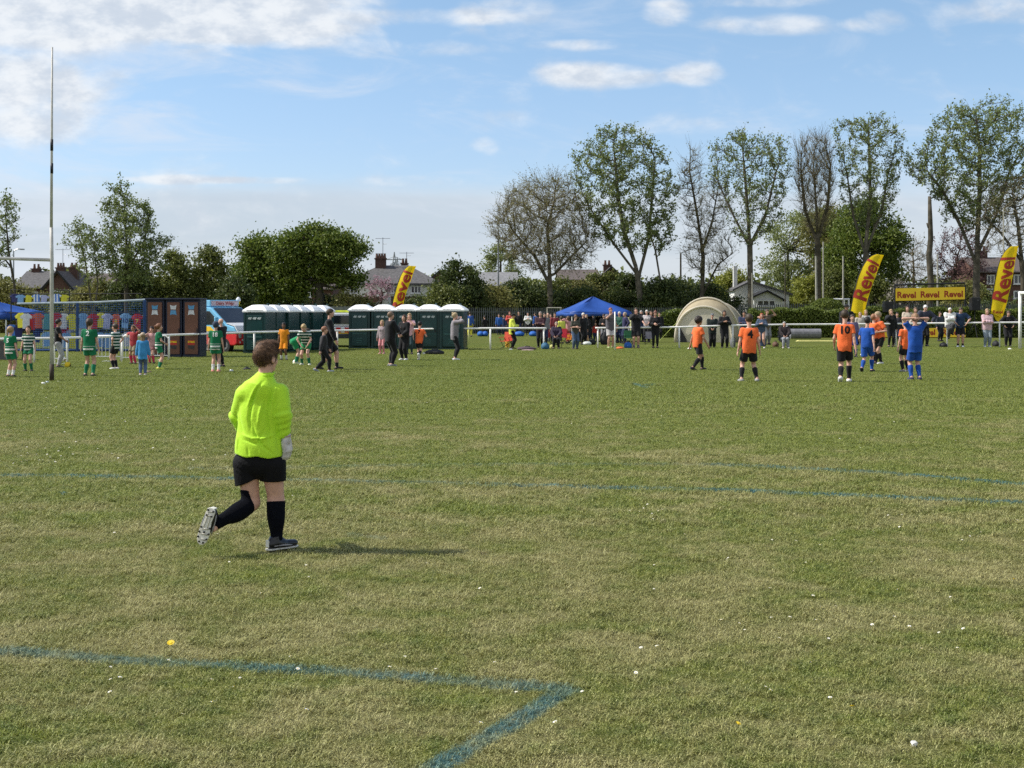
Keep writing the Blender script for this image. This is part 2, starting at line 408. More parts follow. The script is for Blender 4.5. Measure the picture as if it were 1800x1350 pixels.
def scatter(name, protos, pts, rots, scls, label=None):
    """ONE object: a cloud of points that carries small meshes"""
    pc = bpy.data.collections.new(name + '_pieces')
    for o in protos:
        if o.name in COL.objects: COL.objects.unlink(o)
        pc.objects.link(o)
    me = bpy.data.meshes.new(name); me.vertices.add(len(pts)); me.vertices.foreach_set('co', np.asarray(pts, np.float32).ravel())
    a = me.attributes.new('rot', 'FLOAT_VECTOR', 'POINT'); a.data.foreach_set('vector', np.asarray(rots, np.float32).ravel())
    a = me.attributes.new('scl', 'FLOAT', 'POINT'); a.data.foreach_set('value', np.asarray(scls, np.float32).ravel())
    o = bpy.data.objects.new(name, me); COL.objects.link(o)
    ng = bpy.data.node_groups.new(name, 'GeometryNodeTree')
    ng.interface.new_socket('Geometry', in_out='INPUT', socket_type='NodeSocketGeometry')
    ng.interface.new_socket('Geometry', in_out='OUTPUT', socket_type='NodeSocketGeometry')
    N, L = ng.nodes, ng.links
    gi, go = N.new('NodeGroupInput'), N.new('NodeGroupOutput')
    ci = N.new('GeometryNodeCollectionInfo'); ci.inputs['Collection'].default_value = pc; ci.inputs['Separate Children'].default_value = True; ci.inputs['Reset Children'].default_value = True
    ip = N.new('GeometryNodeInstanceOnPoints'); ip.inputs['Pick Instance'].default_value = True
    r1 = N.new('GeometryNodeInputNamedAttribute'); r1.data_type = 'FLOAT_VECTOR'; r1.inputs['Name'].default_value = 'rot'
    s1 = N.new('GeometryNodeInputNamedAttribute'); s1.data_type = 'FLOAT'; s1.inputs['Name'].default_value = 'scl'
    L.new(gi.outputs[0], ip.inputs['Points']); L.new(ci.outputs[0], ip.inputs['Instance'])
    L.new([x for x in r1.outputs if x.enabled][0], ip.inputs['Rotation']); L.new([x for x in s1.outputs if x.enabled][0], ip.inputs['Scale'])
    L.new(ip.outputs[0], go.inputs[0])
    md = o.modifiers.new('scatter', 'NODES'); md.node_group = ng
    return o
rg = np.random.RandomState(5)
def ring(y0, y1, per_m2, margin=1.12):
    st = per_m2 ** -0.5; ys = np.arange(y0, y1, st); P = []
    for yy in ys:
        hw = .36 * margin * yy + .6; xs = np.arange(-hw, hw, st)
        P.append(np.stack([xs + rg.uniform(-.5, .5, len(xs)) * st, yy + rg.uniform(-.5, .5, len(xs)) * st, xs * 0], 1))
    return np.concatenate(P)
P1 = ring(4.6, 11, 20); P2 = ring(11, 24, 10); P3 = ring(24, 70, 3.4)
pa = [npmesh('grass_patch', *grass_patch(i, 520, .21, .010, .030, .0030), BLADE, smooth=False) for i in range(4)]
for nm, pp, sc in (('grass', P1, (.85, 1.15)), ('grass', P2, (1.1, 1.5)), ('grass', P3, (1.7, 2.3))):
    rt = np.zeros((len(pp), 3)); rt[:, 2] = rg.uniform(0, 6.28, len(pp))
    pr = pa if nm == 'grass' and pp is P1 else [npmesh('grass_patch', *grass_patch(20 + i, 420, .21, .011, .030, .0040), BLADE, smooth=False) for i in range(3)]
    tag(scatter(nm, pr, pp, rt, rg.uniform(sc[0], sc[1], len(pp))), 'short worn grass of the playing field', 'grass', kind='stuff')
P4 = np.concatenate([ring(4.6, 22, 1.6)]); P4 = P4[rg.uniform(0, 1, len(P4)) < .5]
tf = [npmesh('grass_patch', *grass_patch(40 + i, 60, .05, .022, .055, .0042), BLADE, smooth=False) for i in range(4)]; rt = np.zeros((len(P4), 3)); rt[:, 2] = rg.uniform(0, 6.28, len(P4))
tag(scatter('grass', tf, P4, rt, rg.uniform(.6, 1.3, len(P4))), 'longer tufts of grass and weeds standing up from the worn turf', 'grass', kind='stuff')
# daisies
WHT = mat('petal_white', (0.85, 0.85, 0.82), var=.05); YEL = mat('petal_yellow', (0.85, 0.62, 0.03), var=.1)
def daisy(r, h, n, mw, mc, cr=.35):
    b = MB(); b.tube([(0, 0, 0), (.002, 0, h)], .0011, 4, 2)
    V = [(0, 0, h)]; Fc = []
    for k in range(n):
        t = 2 * math.pi * k / n; e = .42 * math.pi / n * 2
        V += [(r * .95 * math.cos(t - e), r * .95 * math.sin(t - e), h + r * .25), (r * 1.05 * math.cos(t + e), r * 1.05 * math.sin(t + e), h + r * .2)]
        Fc.append((0, len(V) - 2, len(V) - 1))
    b.raw(V, Fc, 0); b.lathe([(r * cr, 0), (r * cr * .7, r * .25), (.0005, r * .32)], (0, 0, h), 8, 1)
    return b, [mw, mc, BLADE]
b, ms = daisy(.0095, .030, 13, WHT, YEL); d0 = b.build('daisy_piece', ms)
b, ms = daisy(.007, .026, 11, WHT, YEL); d1 = b.build('daisy_piece', ms)
dp = []
for px, py, n, sx, sy in [(160, 700, 45, 150, 30), (150, 800, 34, 120, 16), (60, 815, 14, 30, 6), (520, 690, 20, 200, 30), (900, 730, 34, 500, 50), (1500, 760, 26, 300, 60),
                          (200, 740, 30, 200, 30), (100, 670, 60, 160, 14), (300, 668, 60, 140, 12), (800, 650, 50, 400, 14), (1300, 690, 30, 300, 20), (560, 1000, 16, 500, 90), (1450, 1000, 26, 300, 90),
                          (1400, 1110, 18, 260, 40), (900, 1200, 20, 600, 80), (350, 1200, 12, 250, 60), (1140, 905, 9, 26, 14), (1600, 940, 10, 180, 30), (330, 790, 30, 160, 30), (1000, 640, 60, 700, 10)]:
    for _ in range(n):
        q = G(rg.normal(px, sx * .6), max(628, rg.normal(py, sy * .6))); dp.append((q.x, q.y, 0))
rt = np.stack([rg.uniform(-.4, .4, len(dp)), rg.uniform(-.4, .4, len(dp)), rg.uniform(0, 6, len(dp))], 1)
sc = [1.0 if p[1] < 14 else 1.2 for p in dp]
tag(scatter('daisies', [d0, d1], dp, rt, sc), 'small white daisies scattered over the grass', 'daisies', kind='stuff')
for i, (px, py, lb) in enumerate([(302, 1141, 'yellow dandelion above the painted blue line in the near grass'), (1290, 1286, 'yellow dandelion in the grass right of the painted corner'),
                          (1778, 1028, 'yellow dandelion near the right edge of the grass'), (1498, 1258, 'lone yellow dandelion in the lower right grass')]):
    b, ms = daisy(.019 if i == 0 else .012, .04, 20, YEL, YEL, .5); q = G(px, py)
    o = b.build('dandelion', ms, loc=q); o.rotation_euler = (.5, 0, i); tag(o, lb, 'flower', 'dandelions in the grass')

# ================================================================== trees
def wood_mat(name, a, b):
    return mat(name, a, rough=0.95, var=0.3, scale=2.0, spec=0.1, col2=b)
BARK = wood_mat('bark_grey', (0.16, 0.14, 0.11), (0.085, 0.078, 0.06)); BARK_D = wood_mat('bark_dark', (0.105, 0.092, 0.07), (0.06, 0.054, 0.04))
TWIG = wood_mat('twig_brown', (0.25, 0.215, 0.14), (0.17, 0.145, 0.09))
def leaf_mat(name, a, b, tr=0.35):
    m = bpy.data.materials.new(name); m.use_nodes = True; t = NT(m.node_tree); t.n.clear()
    geo = t.add('ShaderNodeNewGeometry')
    n = t.noise(geo.outputs['Position'], 0.55, 4.0, 0.6)
    f = t.m('ADD', t.m('MULTIPLY', geo.outputs['Random Per Island'], 0.55), t.m('MULTIPLY', n, 0.6))
    c = t.mix(t.rng(f, 0.3, 0.85), a + (1,), b + (1,))
    p = t.add('ShaderNodeBsdfPrincipled', {'Base Color': c, 'Roughness': 0.5, 'Specular IOR Level': 0.35})
    x = t.add('ShaderNodeMixShader', {0: tr, 1: p.outputs[0], 2: t.add('ShaderNodeBsdfTranslucent', {0: c}).outputs[0]})
    t.l.new(x.outputs[0], t.add('ShaderNodeOutputMaterial').inputs[0])
    return m
L_POP = leaf_mat('leaf_poplar', (0.110, 0.150, 0.040), (0.270, 0.320, 0.105))
L_OAK = leaf_mat('leaf_oak', (0.070, 0.116, 0.017), (0.200, 0.248, 0.041))
L_DARK = leaf_mat('leaf_dark', (0.039, 0.066, 0.017), (0.114, 0.140, 0.037))
L_BUSH = leaf_mat('leaf_bush', (0.079, 0.102, 0.023), (0.209, 0.231, 0.057))
L_OLIVE = leaf_mat('leaf_olive', (0.140, 0.140, 0.037), (0.297, 0.288, 0.090))
L_YEL = leaf_mat('leaf_yellow_green', (0.176, 0.203, 0.030), (0.365, 0.378, 0.068))
L_WIL = leaf_mat('leaf_willow', (0.162, 0.196, 0.061), (0.324, 0.365, 0.142))
L_HEDGE = leaf_mat('leaf_hedge', (0.068, 0.101, 0.019), (0.203, 0.250, 0.047))
L_PINK = leaf_mat('blossom_pink', (0.300, 0.150, 0.190), (0.620, 0.430, 0.500)); L_PURP = leaf_mat('leaf_purple', (0.10, 0.05, 0.054), (0.24, 0.13, 0.13))
L_PALE = leaf_mat('blossom_pale', (0.26, 0.24, 0.20), (0.55, 0.50, 0.44)); L_BUD = leaf_mat('bud_olive', (0.17, 0.165, 0.06), (0.32, 0.30, 0.12))

def tubes_mesh(A, B, ra, rb, n=4):
    """many tapered pieces between points A and B"""
    A = np.asarray(A, float); B = np.asarray(B, float); ra = np.asarray(ra, float); rb = np.asarray(rb, float)
    d = B - A; d /= np.maximum(np.linalg.norm(d, axis=1, keepdims=True), 1e-6)
    ref = np.where(np.abs(d[:, 2:3]) < .9, [[0, 0, 1.]], [[1., 0, 0]]); u = np.cross(d, ref); u /= np.linalg.norm(u, axis=1, keepdims=True); v = np.cross(d, u)
    V = []
    for P, r in ((A, ra), (B, rb)):
        for k in range(n):
            t = 2 * math.pi * k / n; V.append(P + (u * math.cos(t) + v * math.sin(t)) * r[:, None])
    V = np.stack(V, 1).reshape(-1, 3); i = np.arange(len(A))[:, None] * 2 * n
    Q = np.concatenate([i + np.array([[k, (k + 1) % n, n + (k + 1) % n, n + k]]) for k in range(n)])
    return V, Q
def leaves_mesh(P, size, rg, up=0.3, asp=0.6):
    """a leaf-shaped quad at every point"""
    n = len(P); s = size * rg.uniform(.6, 1.35, n)
    d = rg.normal(size=(n, 3)); d[:, 2] += up; d /= np.linalg.norm(d, axis=1, keepdims=True)
    r = rg.normal(size=(n, 3)); u = np.cross(d, r); u /= np.linalg.norm(u, axis=1, keepdims=True)
    a = d * (s / 2)[:, None]; b = u * (s * asp / 2)[:, None]
    w_ = np.cross(d, u) * (s * .12)[:, None]
    V = np.stack([P - a, P + b + w_, P + a, P - b + w_], 1).reshape(-1, 3)
    return V, np.arange(n)[:, None] * 4 + np.array([[0, 1, 2, 3]])

def in_poly(x, y, poly):
    c = np.zeros(len(x), bool); n = len(poly)
    for i in range(n):
        x1, y1 = poly[i]; x2, y2 = poly[(i + 1) % n]
        k = (y1 > y) != (y2 > y)
        with np.errstate(divide='ignore', invalid='ignore'):
            c ^= k & (x < (x2 - x1) * (y - y1) / (y2 - y1 if y2 != y1 else 1e-9) + x1)
    return c
def crown_points(poly, Y, n, rg, depth=1.0, hollow=0.0):
    """points in the volume whose outline is the polygon (x, y of the photograph), as deep as it is wide"""
    p = np.array(poly, float); lo, hi = p.min(0), p.max(0); out = []
    yb = np.linspace(lo[1], hi[1], 60); sx = np.linspace(lo[0], hi[0], 300)
    rows = [sx[in_poly(sx, np.full(300, q), poly)] for q in yb]
    mid = np.array([(r.min() + r.max()) / 2 if len(r) else np.nan for r in rows]); hw = np.array([(r.max() - r.min()) / 2 if len(r) else 0 for r in rows])
    ok = ~np.isnan(mid); mid = np.interp(yb, yb[ok], mid[ok])
    tot = 0
    while tot < n:
        x = rg.uniform(lo[0], hi[0], n); y = rg.uniform(lo[1], hi[1], n); k = in_poly(x, y, poly)
        x, y = x[k], y[k]; m = np.interp(y, yb, mid); h = np.maximum(np.interp(y, yb, hw), 4)
        dm = np.sqrt(np.clip(1 - ((x - m) / h) ** 2, 0.05, 1)) * np.minimum(h, 75) * depth
        dz = rg.uniform(-1, 1, len(x)) * dm
        if hollow:
            rr = np.sqrt(((x - m) / h) ** 2 + (dz / np.maximum(dm, 1)) ** 2 * .5); kk = rg.uniform(0, 1, len(x)) < (1 - hollow) + hollow * rr; x, y, dz = x[kk], y[kk], dz[kk]
        out.append(np.stack([(x - 900) * Y / F, Y + dz * Y / F, CH - (y - HZ) * Y / F], 1)); tot += len(x)
    return np.concatenate(out)[:n]
def grow(start_nodes, att, step, infl, kill, iters, up=0.0, rg=None):
    """branches that grow towards free space"""
    N = [np.array(s[0], float) for s in start_nodes]; PAR = [s[1] for s in start_nodes]
    att = att.copy(); NA = np.array(N)
    D = np.linalg.norm(att[:, None] - NA[None], axis=2); best = D.argmin(1); bd = D.min(1)
    for _ in range(iters):
        use = bd < infl
        if not use.any(): infl *= 1.3; use = bd < infl
        dirs = {}
        dv = att[use] - np.array(N)[best[use]]; dv /= np.maximum(np.linalg.norm(dv, axis=1, keepdims=True), 1e-6)
        sm = np.zeros((len(N), 3)); np.add.at(sm, best[use], dv); who = np.unique(best[use]); new = []
        for k in who:
            d = sm[k]; L = np.linalg.norm(d)
            if L < 1e-4: d = rg.normal(size=3); L = np.linalg.norm(d)
            d = d / L + np.array([0, 0, up]) + rg.normal(size=3) * .12; d /= np.linalg.norm(d)
            new.append((N[k] + d * step, k))
        base = len(N)
        for q, k in new: N.append(q); PAR.append(k)
        nn = np.array([q for q, _ in new]); D = np.linalg.norm(att[:, None] - nn[None], axis=2); j = D.argmin(1); dj = D.min(1)
        upd = dj < bd; best = np.where(upd, base + j, best); bd = np.minimum(bd, dj)
        keep = bd > kill
        if keep.sum() < 3 or len(N) > 9000: break
        att, best, bd = att[keep], best[keep], bd[keep]
    return np.array(N), np.array(PAR)
def radii(N, PAR, tip, ex=2.2):
    n = len(N); r = np.zeros(n); kids = np.bincount(PAR[PAR >= 0], minlength=n)
    for i in range(n - 1, -1, -1):
        r[i] = tip ** ex if kids[i] == 0 else r[i]
        if PAR[i] >= 0: r[PAR[i]] += r[i]
    return r ** (1 / ex), kids == 0

def tree(name, label, cat, Y, base, trunk, poly, leafmat, bark, n_att=900, step=.55, kill=.8, up=.15, leaf=(26, .24, .5), twig=(3, 1.0, .018, .5), tip=.02, group=None, seed=1,
         base_r=None, depth=1.0, parts=('trunk', 'crown'), skip=0.0, hollow=0.35, leaf_up=.3, asp=.6, infl=6.0, twmat=None):
    """trunk: points of the photograph from the ground up; poly: outline of the crown"""
    rg = np.random.RandomState(seed); SCL = Y / F
    yb_ = max(y for _, y in poly); poly = [(x, yb_ - (yb_ - y) * .955) for x, y in poly]
    att = crown_points(poly, Y, n_att, rg, depth, hollow)
    roots = trunk if isinstance(trunk[0][0], (tuple, list)) else [trunk]
    st = []
    for tr in roots:
        pts = [W3(x, y, Y + (rg.uniform(-1, 1) * .3 if i else 0)) for i, (x, y) in enumerate(tr)]
        pts[0].z = 0 if tr is roots[0] else pts[0].z
        last = -1 if tr is roots[0] else min(range(len(st)), key=lambda i: (Vector(st[i][0]) - pts[0]).length)
        if last == -1: st.append((tuple(pts[0]), -1)); last = 0
        for a, b in zip(pts[:-1], pts[1:]):
            k = max(1, int((b - a).length / step))
            for j in range(1, k + 1): st.append((tuple(a.lerp(b, j / k)), last)); last = len(st) - 1
    N, PAR = grow(st, att, step, infl, kill, 160, up, rg)
    r, leafn = radii(N, PAR, tip)
    if base_r: ex = math.log(base_r / tip) / math.log(max(r[0] / tip, 1.01)); r = tip * (r / tip) ** ex
    k = np.arange(1, len(N)); o = empty(name, (N[0][0], N[0][1], 0), label, cat, group); O = N[0] * [1, 1, 0]
    V, Q = tubes_mesh(N[PAR[k]] - O, N[k] - O, r[PAR[k]] * (r[k] / r[PAR[k]]) ** .5, r[k], 6)
    npmesh(parts[0], V, Q, bark, o)
    # fine twigs carry the leaves
    thin = np.where(r < tip * 2.6)[0]; nt, tl, trd, tup = twig
    src = np.repeat(thin, nt); d = N[src] - N[PAR[src]]; d /= np.maximum(np.linalg.norm(d, axis=1, keepdims=True), 1e-6)
    d = d * .8 + rg.normal(size=d.shape) * .55; d[:, 2] += tup; d /= np.linalg.norm(d, axis=1, keepdims=True)
    ln = tl * rg.uniform(.4, 1.2, len(src)); A = N[src] + (N[PAR[src]] - N[src]) * rg.uniform(0, 1, (len(src), 1)); B = A + d * ln[:, None]
    mid = (A + B) / 2 + rg.normal(size=A.shape) * (ln * .06)[:, None]
    VV, QQ = [], []; c = 0
    for a, b_, r1, r2 in ((A, mid, trd, trd * .7), (mid, B, trd * .7, trd * .3)):
        v, q = tubes_mesh(a - O, b_ - O, np.full(len(a), r1), np.full(len(a), r2), 3); VV.append(v); QQ.append(q + c); c += len(v)
    ntw = sum(len(q) for q in QQ)
    mi = [np.zeros(ntw, int)]
    nl, ls, spread = leaf; ls *= .66; nl = int(nl * 2.4)
    if nl:
        tid = np.repeat(np.arange(len(A)), nl)
        if skip: keepb = rg.uniform(0, 1, len(A)) > skip; tid = tid[keepb[tid]]
        P = A[tid] + (B - A)[tid] * rg.uniform(.15, 1.12, (len(tid), 1)) + rg.normal(size=(len(tid), 3)) * spread * ls
        v, q = leaves_mesh(P - O, ls, rg, leaf_up, asp); VV.append(v); QQ.append(q + c); mi.append(np.ones(len(q), int))
    npmesh(parts[1], np.concatenate(VV), np.concatenate(QQ), [twmat or bark, leafmat], o, mi=np.concatenate(mi), smooth=False)
    return o
def fill_crown(name, label, cat, Y, trunk, polys, leafmat, n, ls, bark=BARK_D, seed=1, group=None, depth=1.0, r0=.25, clump=.9, asp=.65, up=.2):
    """dense tree or shrub: leaf clumps through the whole volume, stems inside"""
    rg = np.random.RandomState(seed); n = int(n * 1.7)
    base = W3(trunk[0][0], trunk[0][1], Y); base.z = 0; O = np.array(base)
    o = empty(name, base, label, cat, group)
    tot = sum(abs(sum(p[i][0] * p[(i + 1) % len(p)][1] - p[(i + 1) % len(p)][0] * p[i][1] for i in range(len(p)))) for p in polys)
    A, B, ra, rb, P = [], [], [], [], []
    top = [W3(x, y, Y) for x, y in trunk]; top[0] = base
    for i, (a, b) in enumerate(zip(top[:-1], top[1:])): A.append(a); B.append(b); ra.append(r0 * (1 - i / len(top) * .6)); rb.append(r0 * (1 - (i + 1) / len(top) * .6))
    for p in polys:
        ar = abs(sum(p[i][0] * p[(i + 1) % len(p)][1] - p[(i + 1) % len(p)][0] * p[i][1] for i in range(len(p)))) / tot
        nn = int(n * ar); nc = max(8, nn // 150)
        C = crown_points(p, Y, nc, rg, depth, .5); C[:, 2] = np.maximum(C[:, 2], .2)
        ids = rg.randint(0, nc, nn); sz = clump * rg.uniform(.5, 1.3, nc)
        q = rg.normal(size=(nn, 3)) * sz[ids][:, None] * [.5, .5, .36]
        P.append(C[ids] + q)
        for c in C[: max(6, nc // 3)]:
            j = min(range(len(top)), key=lambda k_: (top[k_] - Vector(c)).length + (0 if k_ else 3)); s = np.array(top[j]); m = (s + c) / 2 + rg.normal(size=3) * .3 + [0, 0, .3]
            A += [s, m]; B += [m, c]; ra += [r0 * .3, r0 * .2]; rb += [r0 * .2, r0 * .06]
    V, Q = tubes_mesh(np.array([tuple(a) for a in A]) - O, np.array([tuple(b) for b in B]) - O, ra, rb, 5); npmesh('trunk', V, Q, bark, o)
    P = np.concatenate(P); P[:, 2] = np.maximum(P[:, 2], .08)
    V, Q = leaves_mesh(P - O, ls * .72, rg, up, asp); npmesh('crown', V, Q, leafmat, o, smooth=False)
    return o

# the row of poplars and bare trees on the right (outlines read off the photograph, true distance about 118 m)
POP = 'tall trees along the far edge of the field'
tree('poplar_tree', 'tall broad poplar in leaf with several steep limbs, right behind the blue gazebo', 'tree', 118, 0,
     [[(1130, 583), (1128, 540), (1118, 470), (1095, 400), (1085, 330), (1080, 270)], [(1122, 490), (1140, 420), (1146, 350), (1150, 300)], [(1165, 520), (1152, 440), (1132, 380)], [(1118, 480), (1080, 430), (1040, 370)]],
     [(1000, 265), (1022, 250), (1045, 222), (1085, 212), (1120, 215), (1150, 240), (1178, 262), (1180, 300), (1196, 330), (1188, 380), (1195, 420), (1165, 455), (1130, 450), (1090, 440), (1045, 420), (1018, 375), (1005, 320)],
     L_POP, BARK, n_att=1500, leaf=(5, .30, .6), twig=(3, 1.0, .014, .5), base_r=0.28, seed=3, group=POP, skip=.12)
tree('bare_tree', 'wide round crowned bare tree with fine olive twigs, left of the blue gazebo', 'tree', 118, 0,
     [[(968, 583), (967, 520), (965, 450), (962, 400), (975, 350)], [(966, 500), (940, 450), (905, 410)], [(967, 490), (1000, 455), (1030, 425)]],
     [(850, 388), (875, 375), (880, 345), (910, 318), (945, 305), (985, 302), (1012, 320), (1025, 360), (1040, 400), (1048, 440), (1030, 470), (985, 480), (930, 478), (890, 450), (865, 420)],
     L_BUD, BARK, n_att=1900, kill=.62, step=.5, leaf=(3, .16, .5), twig=(6, 1.5, .013, .5), base_r=0.25, seed=5, group=POP, twmat=TWIG, skip=.2)
tree('bare_tree', 'slim bare tree forked low, between the two leafy poplars near the beige tent', 'tree', 118, 0,
     [[(1236, 583), (1234, 520), (1236, 450), (1226, 380), (1212, 300), (1214, 262)], [(1235, 440), (1252, 390), (1262, 330)], [(1234, 520), (1262, 465), (1288, 445)]],
     [(1190, 300), (1205, 260), (1222, 246), (1232, 270), (1240, 310), (1268, 320), (1285, 350), (1275, 400), (1292, 440), (1280, 480), (1232, 490), (1205, 470), (1200, 400), (1192, 350)],
     L_BUD, BARK_D, n_att=1400, kill=.62, step=.5, up=.3, leaf=(2, .15, .5), twig=(6, 1.3, .012, .7), base_r=0.21, seed=7, group=POP, twmat=TWIG, skip=.4)
tree('poplar_tree', 'leafy poplar with one straight pale trunk standing right behind player number 4', 'tree', 116, 0,
     [[(1320, 585), (1319, 500), (1318, 430), (1312, 340), (1306, 270)], [(1319, 430), (1345, 380), (1365, 300)], [(1318, 435), (1290, 380), (1262, 320)]],
     [(1240, 268), (1262, 245), (1290, 222), (1325, 222), (1360, 235), (1385, 245), (1394, 290), (1388, 340), (1375, 390), (1350, 430), (1310, 440), (1285, 430), (1278, 380), (1255, 330), (1242, 300)],
     L_POP, BARK, n_att=1200, up=.3, leaf=(5, .27, .6), twig=(3, 1.0, .014, .6), base_r=0.24, seed=11, group=POP, skip=.35)
tree('bare_tree', 'upright bare tree with a dense brush of brown twigs, left of middle yellow flag', 'tree', 117, 0,
     [[(1440, 585), (1438, 520), (1438, 450), (1436, 380), (1430, 300)], [(1438, 430), (1415, 370), (1408, 300)], [(1438, 420), (1455, 360), (1460, 290)]],
     [(1394, 270), (1410, 245), (1432, 236), (1458, 240), (1468, 275), (1470, 330), (1462, 380), (1450, 420), (1425, 425), (1408, 390), (1396, 330)],
     L_BUD, BARK_D, n_att=1300, kill=.5, step=.45, up=.55, leaf=(1, .14, .5), twig=(7, 1.5, .013, 1.1), base_r=0.26, seed=13, group=POP, twmat=TWIG, skip=.5)
tree('poplar_tree', 'tall narrow leafy poplar rising directly behind the middle yellow flag', 'tree', 117, 0,
     [[(1524, 585), (1523, 500), (1522, 430), (1530, 350), (1528, 270), (1526, 220)], [(1522, 450), (1500, 380), (1488, 300)], [(1523, 440), (1550, 370), (1562, 300)]],
     [(1462, 215), (1490, 205), (1520, 195), (1555, 205), (1582, 212), (1588, 260), (1584, 320), (1570, 370), (1545, 400), (1510, 410), (1485, 370), (1470, 320), (1466, 260)],
     L_POP, BARK, n_att=1300, up=.3, leaf=(5, .27, .6), twig=(3, 1.0, .014, .6), base_r=0.24, seed=17, group=POP, skip=.28)
tree('poplar_tree', 'largest leafy poplar, widest crown, rising behind the speaker at the right', 'tree', 115, 0,
     [[(1716, 586), (1716, 500), (1718, 420), (1722, 340), (1722, 260), (1715, 200)], [(1718, 470), (1690, 400), (1660, 340), (1630, 300)], [(1716, 450), (1750, 380), (1775, 300)]],
     [(1595, 270), (1625, 245), (1640, 210), (1665, 182), (1700, 175), (1745, 175), (1790, 185), (1830, 210), (1835, 300), (1800, 360), (1760, 400), (1700, 410), (1655, 385), (1640, 345), (1605, 320), (1590, 300)],
     L_POP, BARK, n_att=2200, up=.22, leaf=(5, .29, .6), twig=(3, 1.0, .014, .6), base_r=0.28, seed=19, group=POP, skip=.12)
tree('bare_tree', 'greyish bare tree partly cut by the right edge behind the right yellow flag', 'tree', 112, 0,
     [[(1800, 586), (1798, 480), (1790, 400), (1780, 340)], [(1796, 460), (1760, 410), (1730, 380)]],
     [(1720, 370), (1745, 320), (1780, 300), (1830, 300), (1850, 400), (1820, 450), (1750, 450), (1725, 420)],
     L_BUD, BARK_D, n_att=900, kill=.6, step=.5, leaf=(1, .14, .5), twig=(5, 1.2, .012, .3), base_r=0.20, seed=23, group=POP, twmat=TWIG, skip=.5)
tree('blossom_tree', 'pale nearly bare tree with whitish buds between the middle flag and the dead trunk', 'tree', 135, 0,
     [(1606, 580), (1606, 520), (1606, 470), (1604, 440)], [(1572, 445), (1590, 420), (1610, 412), (1632, 425), (1645, 460), (1640, 500), (1580, 500)],
     L_PALE, TWIG, n_att=600, kill=.6, step=.5, leaf=(1, .14, .5), twig=(5, 1.2, .012, .3), base_r=0.13, seed=29, twmat=TWIG, skip=.3)
# dead trunk
q = G(1635, 586); b = MB()
zs = [(1635, 586, .42), (1634, 540, .36), (1637, 500, .33), (1633, 450, .30), (1636, 420, .27), (1635, 380, .23), (1634, 345, .16)]
b.tube([W3(x, y, q.y) for x, y, _ in zs], [r * .75 for *_, r in zs], 9)
b.tube([W3(1636, 430, q.y), W3(1640, 418, q.y)], [.16, .05], 6); b.tube([W3(1633, 400, q.y), W3(1629, 392, q.y)], [.12, .05], 6)
tag(b.build('dead_tree', BARK_D, smooth=True), 'tall limbless dead trunk standing above the sponsor banner frame', 'tree')
# left poplars
LP = 'leafy trees behind the shirt stall'
tree('poplar_tree', 'sparse slender young tree cut by the left edge', 'tree', 105, 0, [[(32, 590), (25, 500), (15, 440), (10, 380), (12, 350)], [(20, 470), (-20, 420)]],
     [(-40, 400), (-10, 350), (10, 338), (25, 350), (44, 378), (35, 410), (20, 450), (5, 480), (-40, 480)], L_POP, BARK_D, n_att=420, up=.3, leaf=(6, .28, .7), twig=(3, .9, .014, .5), base_r=0.09, seed=31, group=LP, skip=.2)
tree('poplar_tree', 'small twin stemmed leafy tree right of the goal post', 'tree', 104, 0, [[(166, 590), (160, 530), (150, 460), (135, 400)], [(164, 560), (172, 500), (165, 430)]],
     [(114, 400), (130, 378), (150, 385), (170, 400), (182, 420), (195, 470), (185, 505), (140, 490), (125, 450), (112, 420)], L_POP, BARK, n_att=650, up=.25, leaf=(7, .27, .7), twig=(3, .9, .014, .5), base_r=0.09, seed=37, group=LP, skip=.15)
tree('poplar_tree', 'tall pointed dense leafy tree above the hanging shirts', 'tree', 106, 0, [[(222, 590), (222, 500), (222, 420), (218, 350), (212, 325)], [(222, 480), (255, 420), (262, 380)]],
     [(178, 350), (195, 325), (212, 316), (232, 322), (242, 345), (262, 352), (275, 385), (272, 410), (298, 415), (300, 440), (285, 470), (262, 500), (200, 510), (180, 470), (172, 420), (180, 390)],
     L_POP, BARK_D, n_att=1500, up=.25, leaf=(8, .27, .7), twig=(3, .9, .014, .5), base_r=0.16, seed=41, group=LP, skip=.05)
# the big oaks
fill_crown('oak_tree', 'big spreading dark green oak with a stout trunk behind the left row of toilets', 'tree', 122, [(562, 578), (562, 540), (560, 500), (558, 460), (556, 430)],
     [[(505, 412), (530, 402), (560, 400), (585, 408), (600, 425), (570, 440), (520, 438), (500, 430)], [(590, 415), (615, 415), (635, 425), (640, 440), (615, 448), (590, 440)],
      [(485, 430), (520, 425), (545, 440), (540, 460), (500, 465), (482, 455)], [(555, 440), (600, 438), (635, 448), (638, 460), (600, 468), (560, 462)],
      [(480, 470), (515, 465), (540, 478), (530, 500), (490, 502)], [(580, 470), (615, 468), (632, 482), (628, 500), (595, 496), (575, 488)], [(505, 500), (540, 498), (548, 515), (515, 522)], [(540, 470), (585, 466), (580, 486), (545, 490)]],
     L_OAK, 19000, .34, seed=43, r0=.5, clump=.95, group='dark oaks behind the toilets')
fill_crown('oak_tree', 'dark green rounded tree left of the big oak, behind the ice cream van', 'tree', 124, [(445, 580), (445, 520), (450, 470)],
     [[(420, 448), (432, 428), (455, 418), (475, 412), (488, 425), (485, 445), (445, 458)], [(412, 470), (440, 460), (480, 458), (490, 480), (450, 492), (415, 490)], [(410, 500), (445, 495), (485, 495), (488, 525), (415, 530)]],
     L_OAK, 13000, .34, seed=47, r0=.4, clump=.95, group='dark oaks behind the toilets')
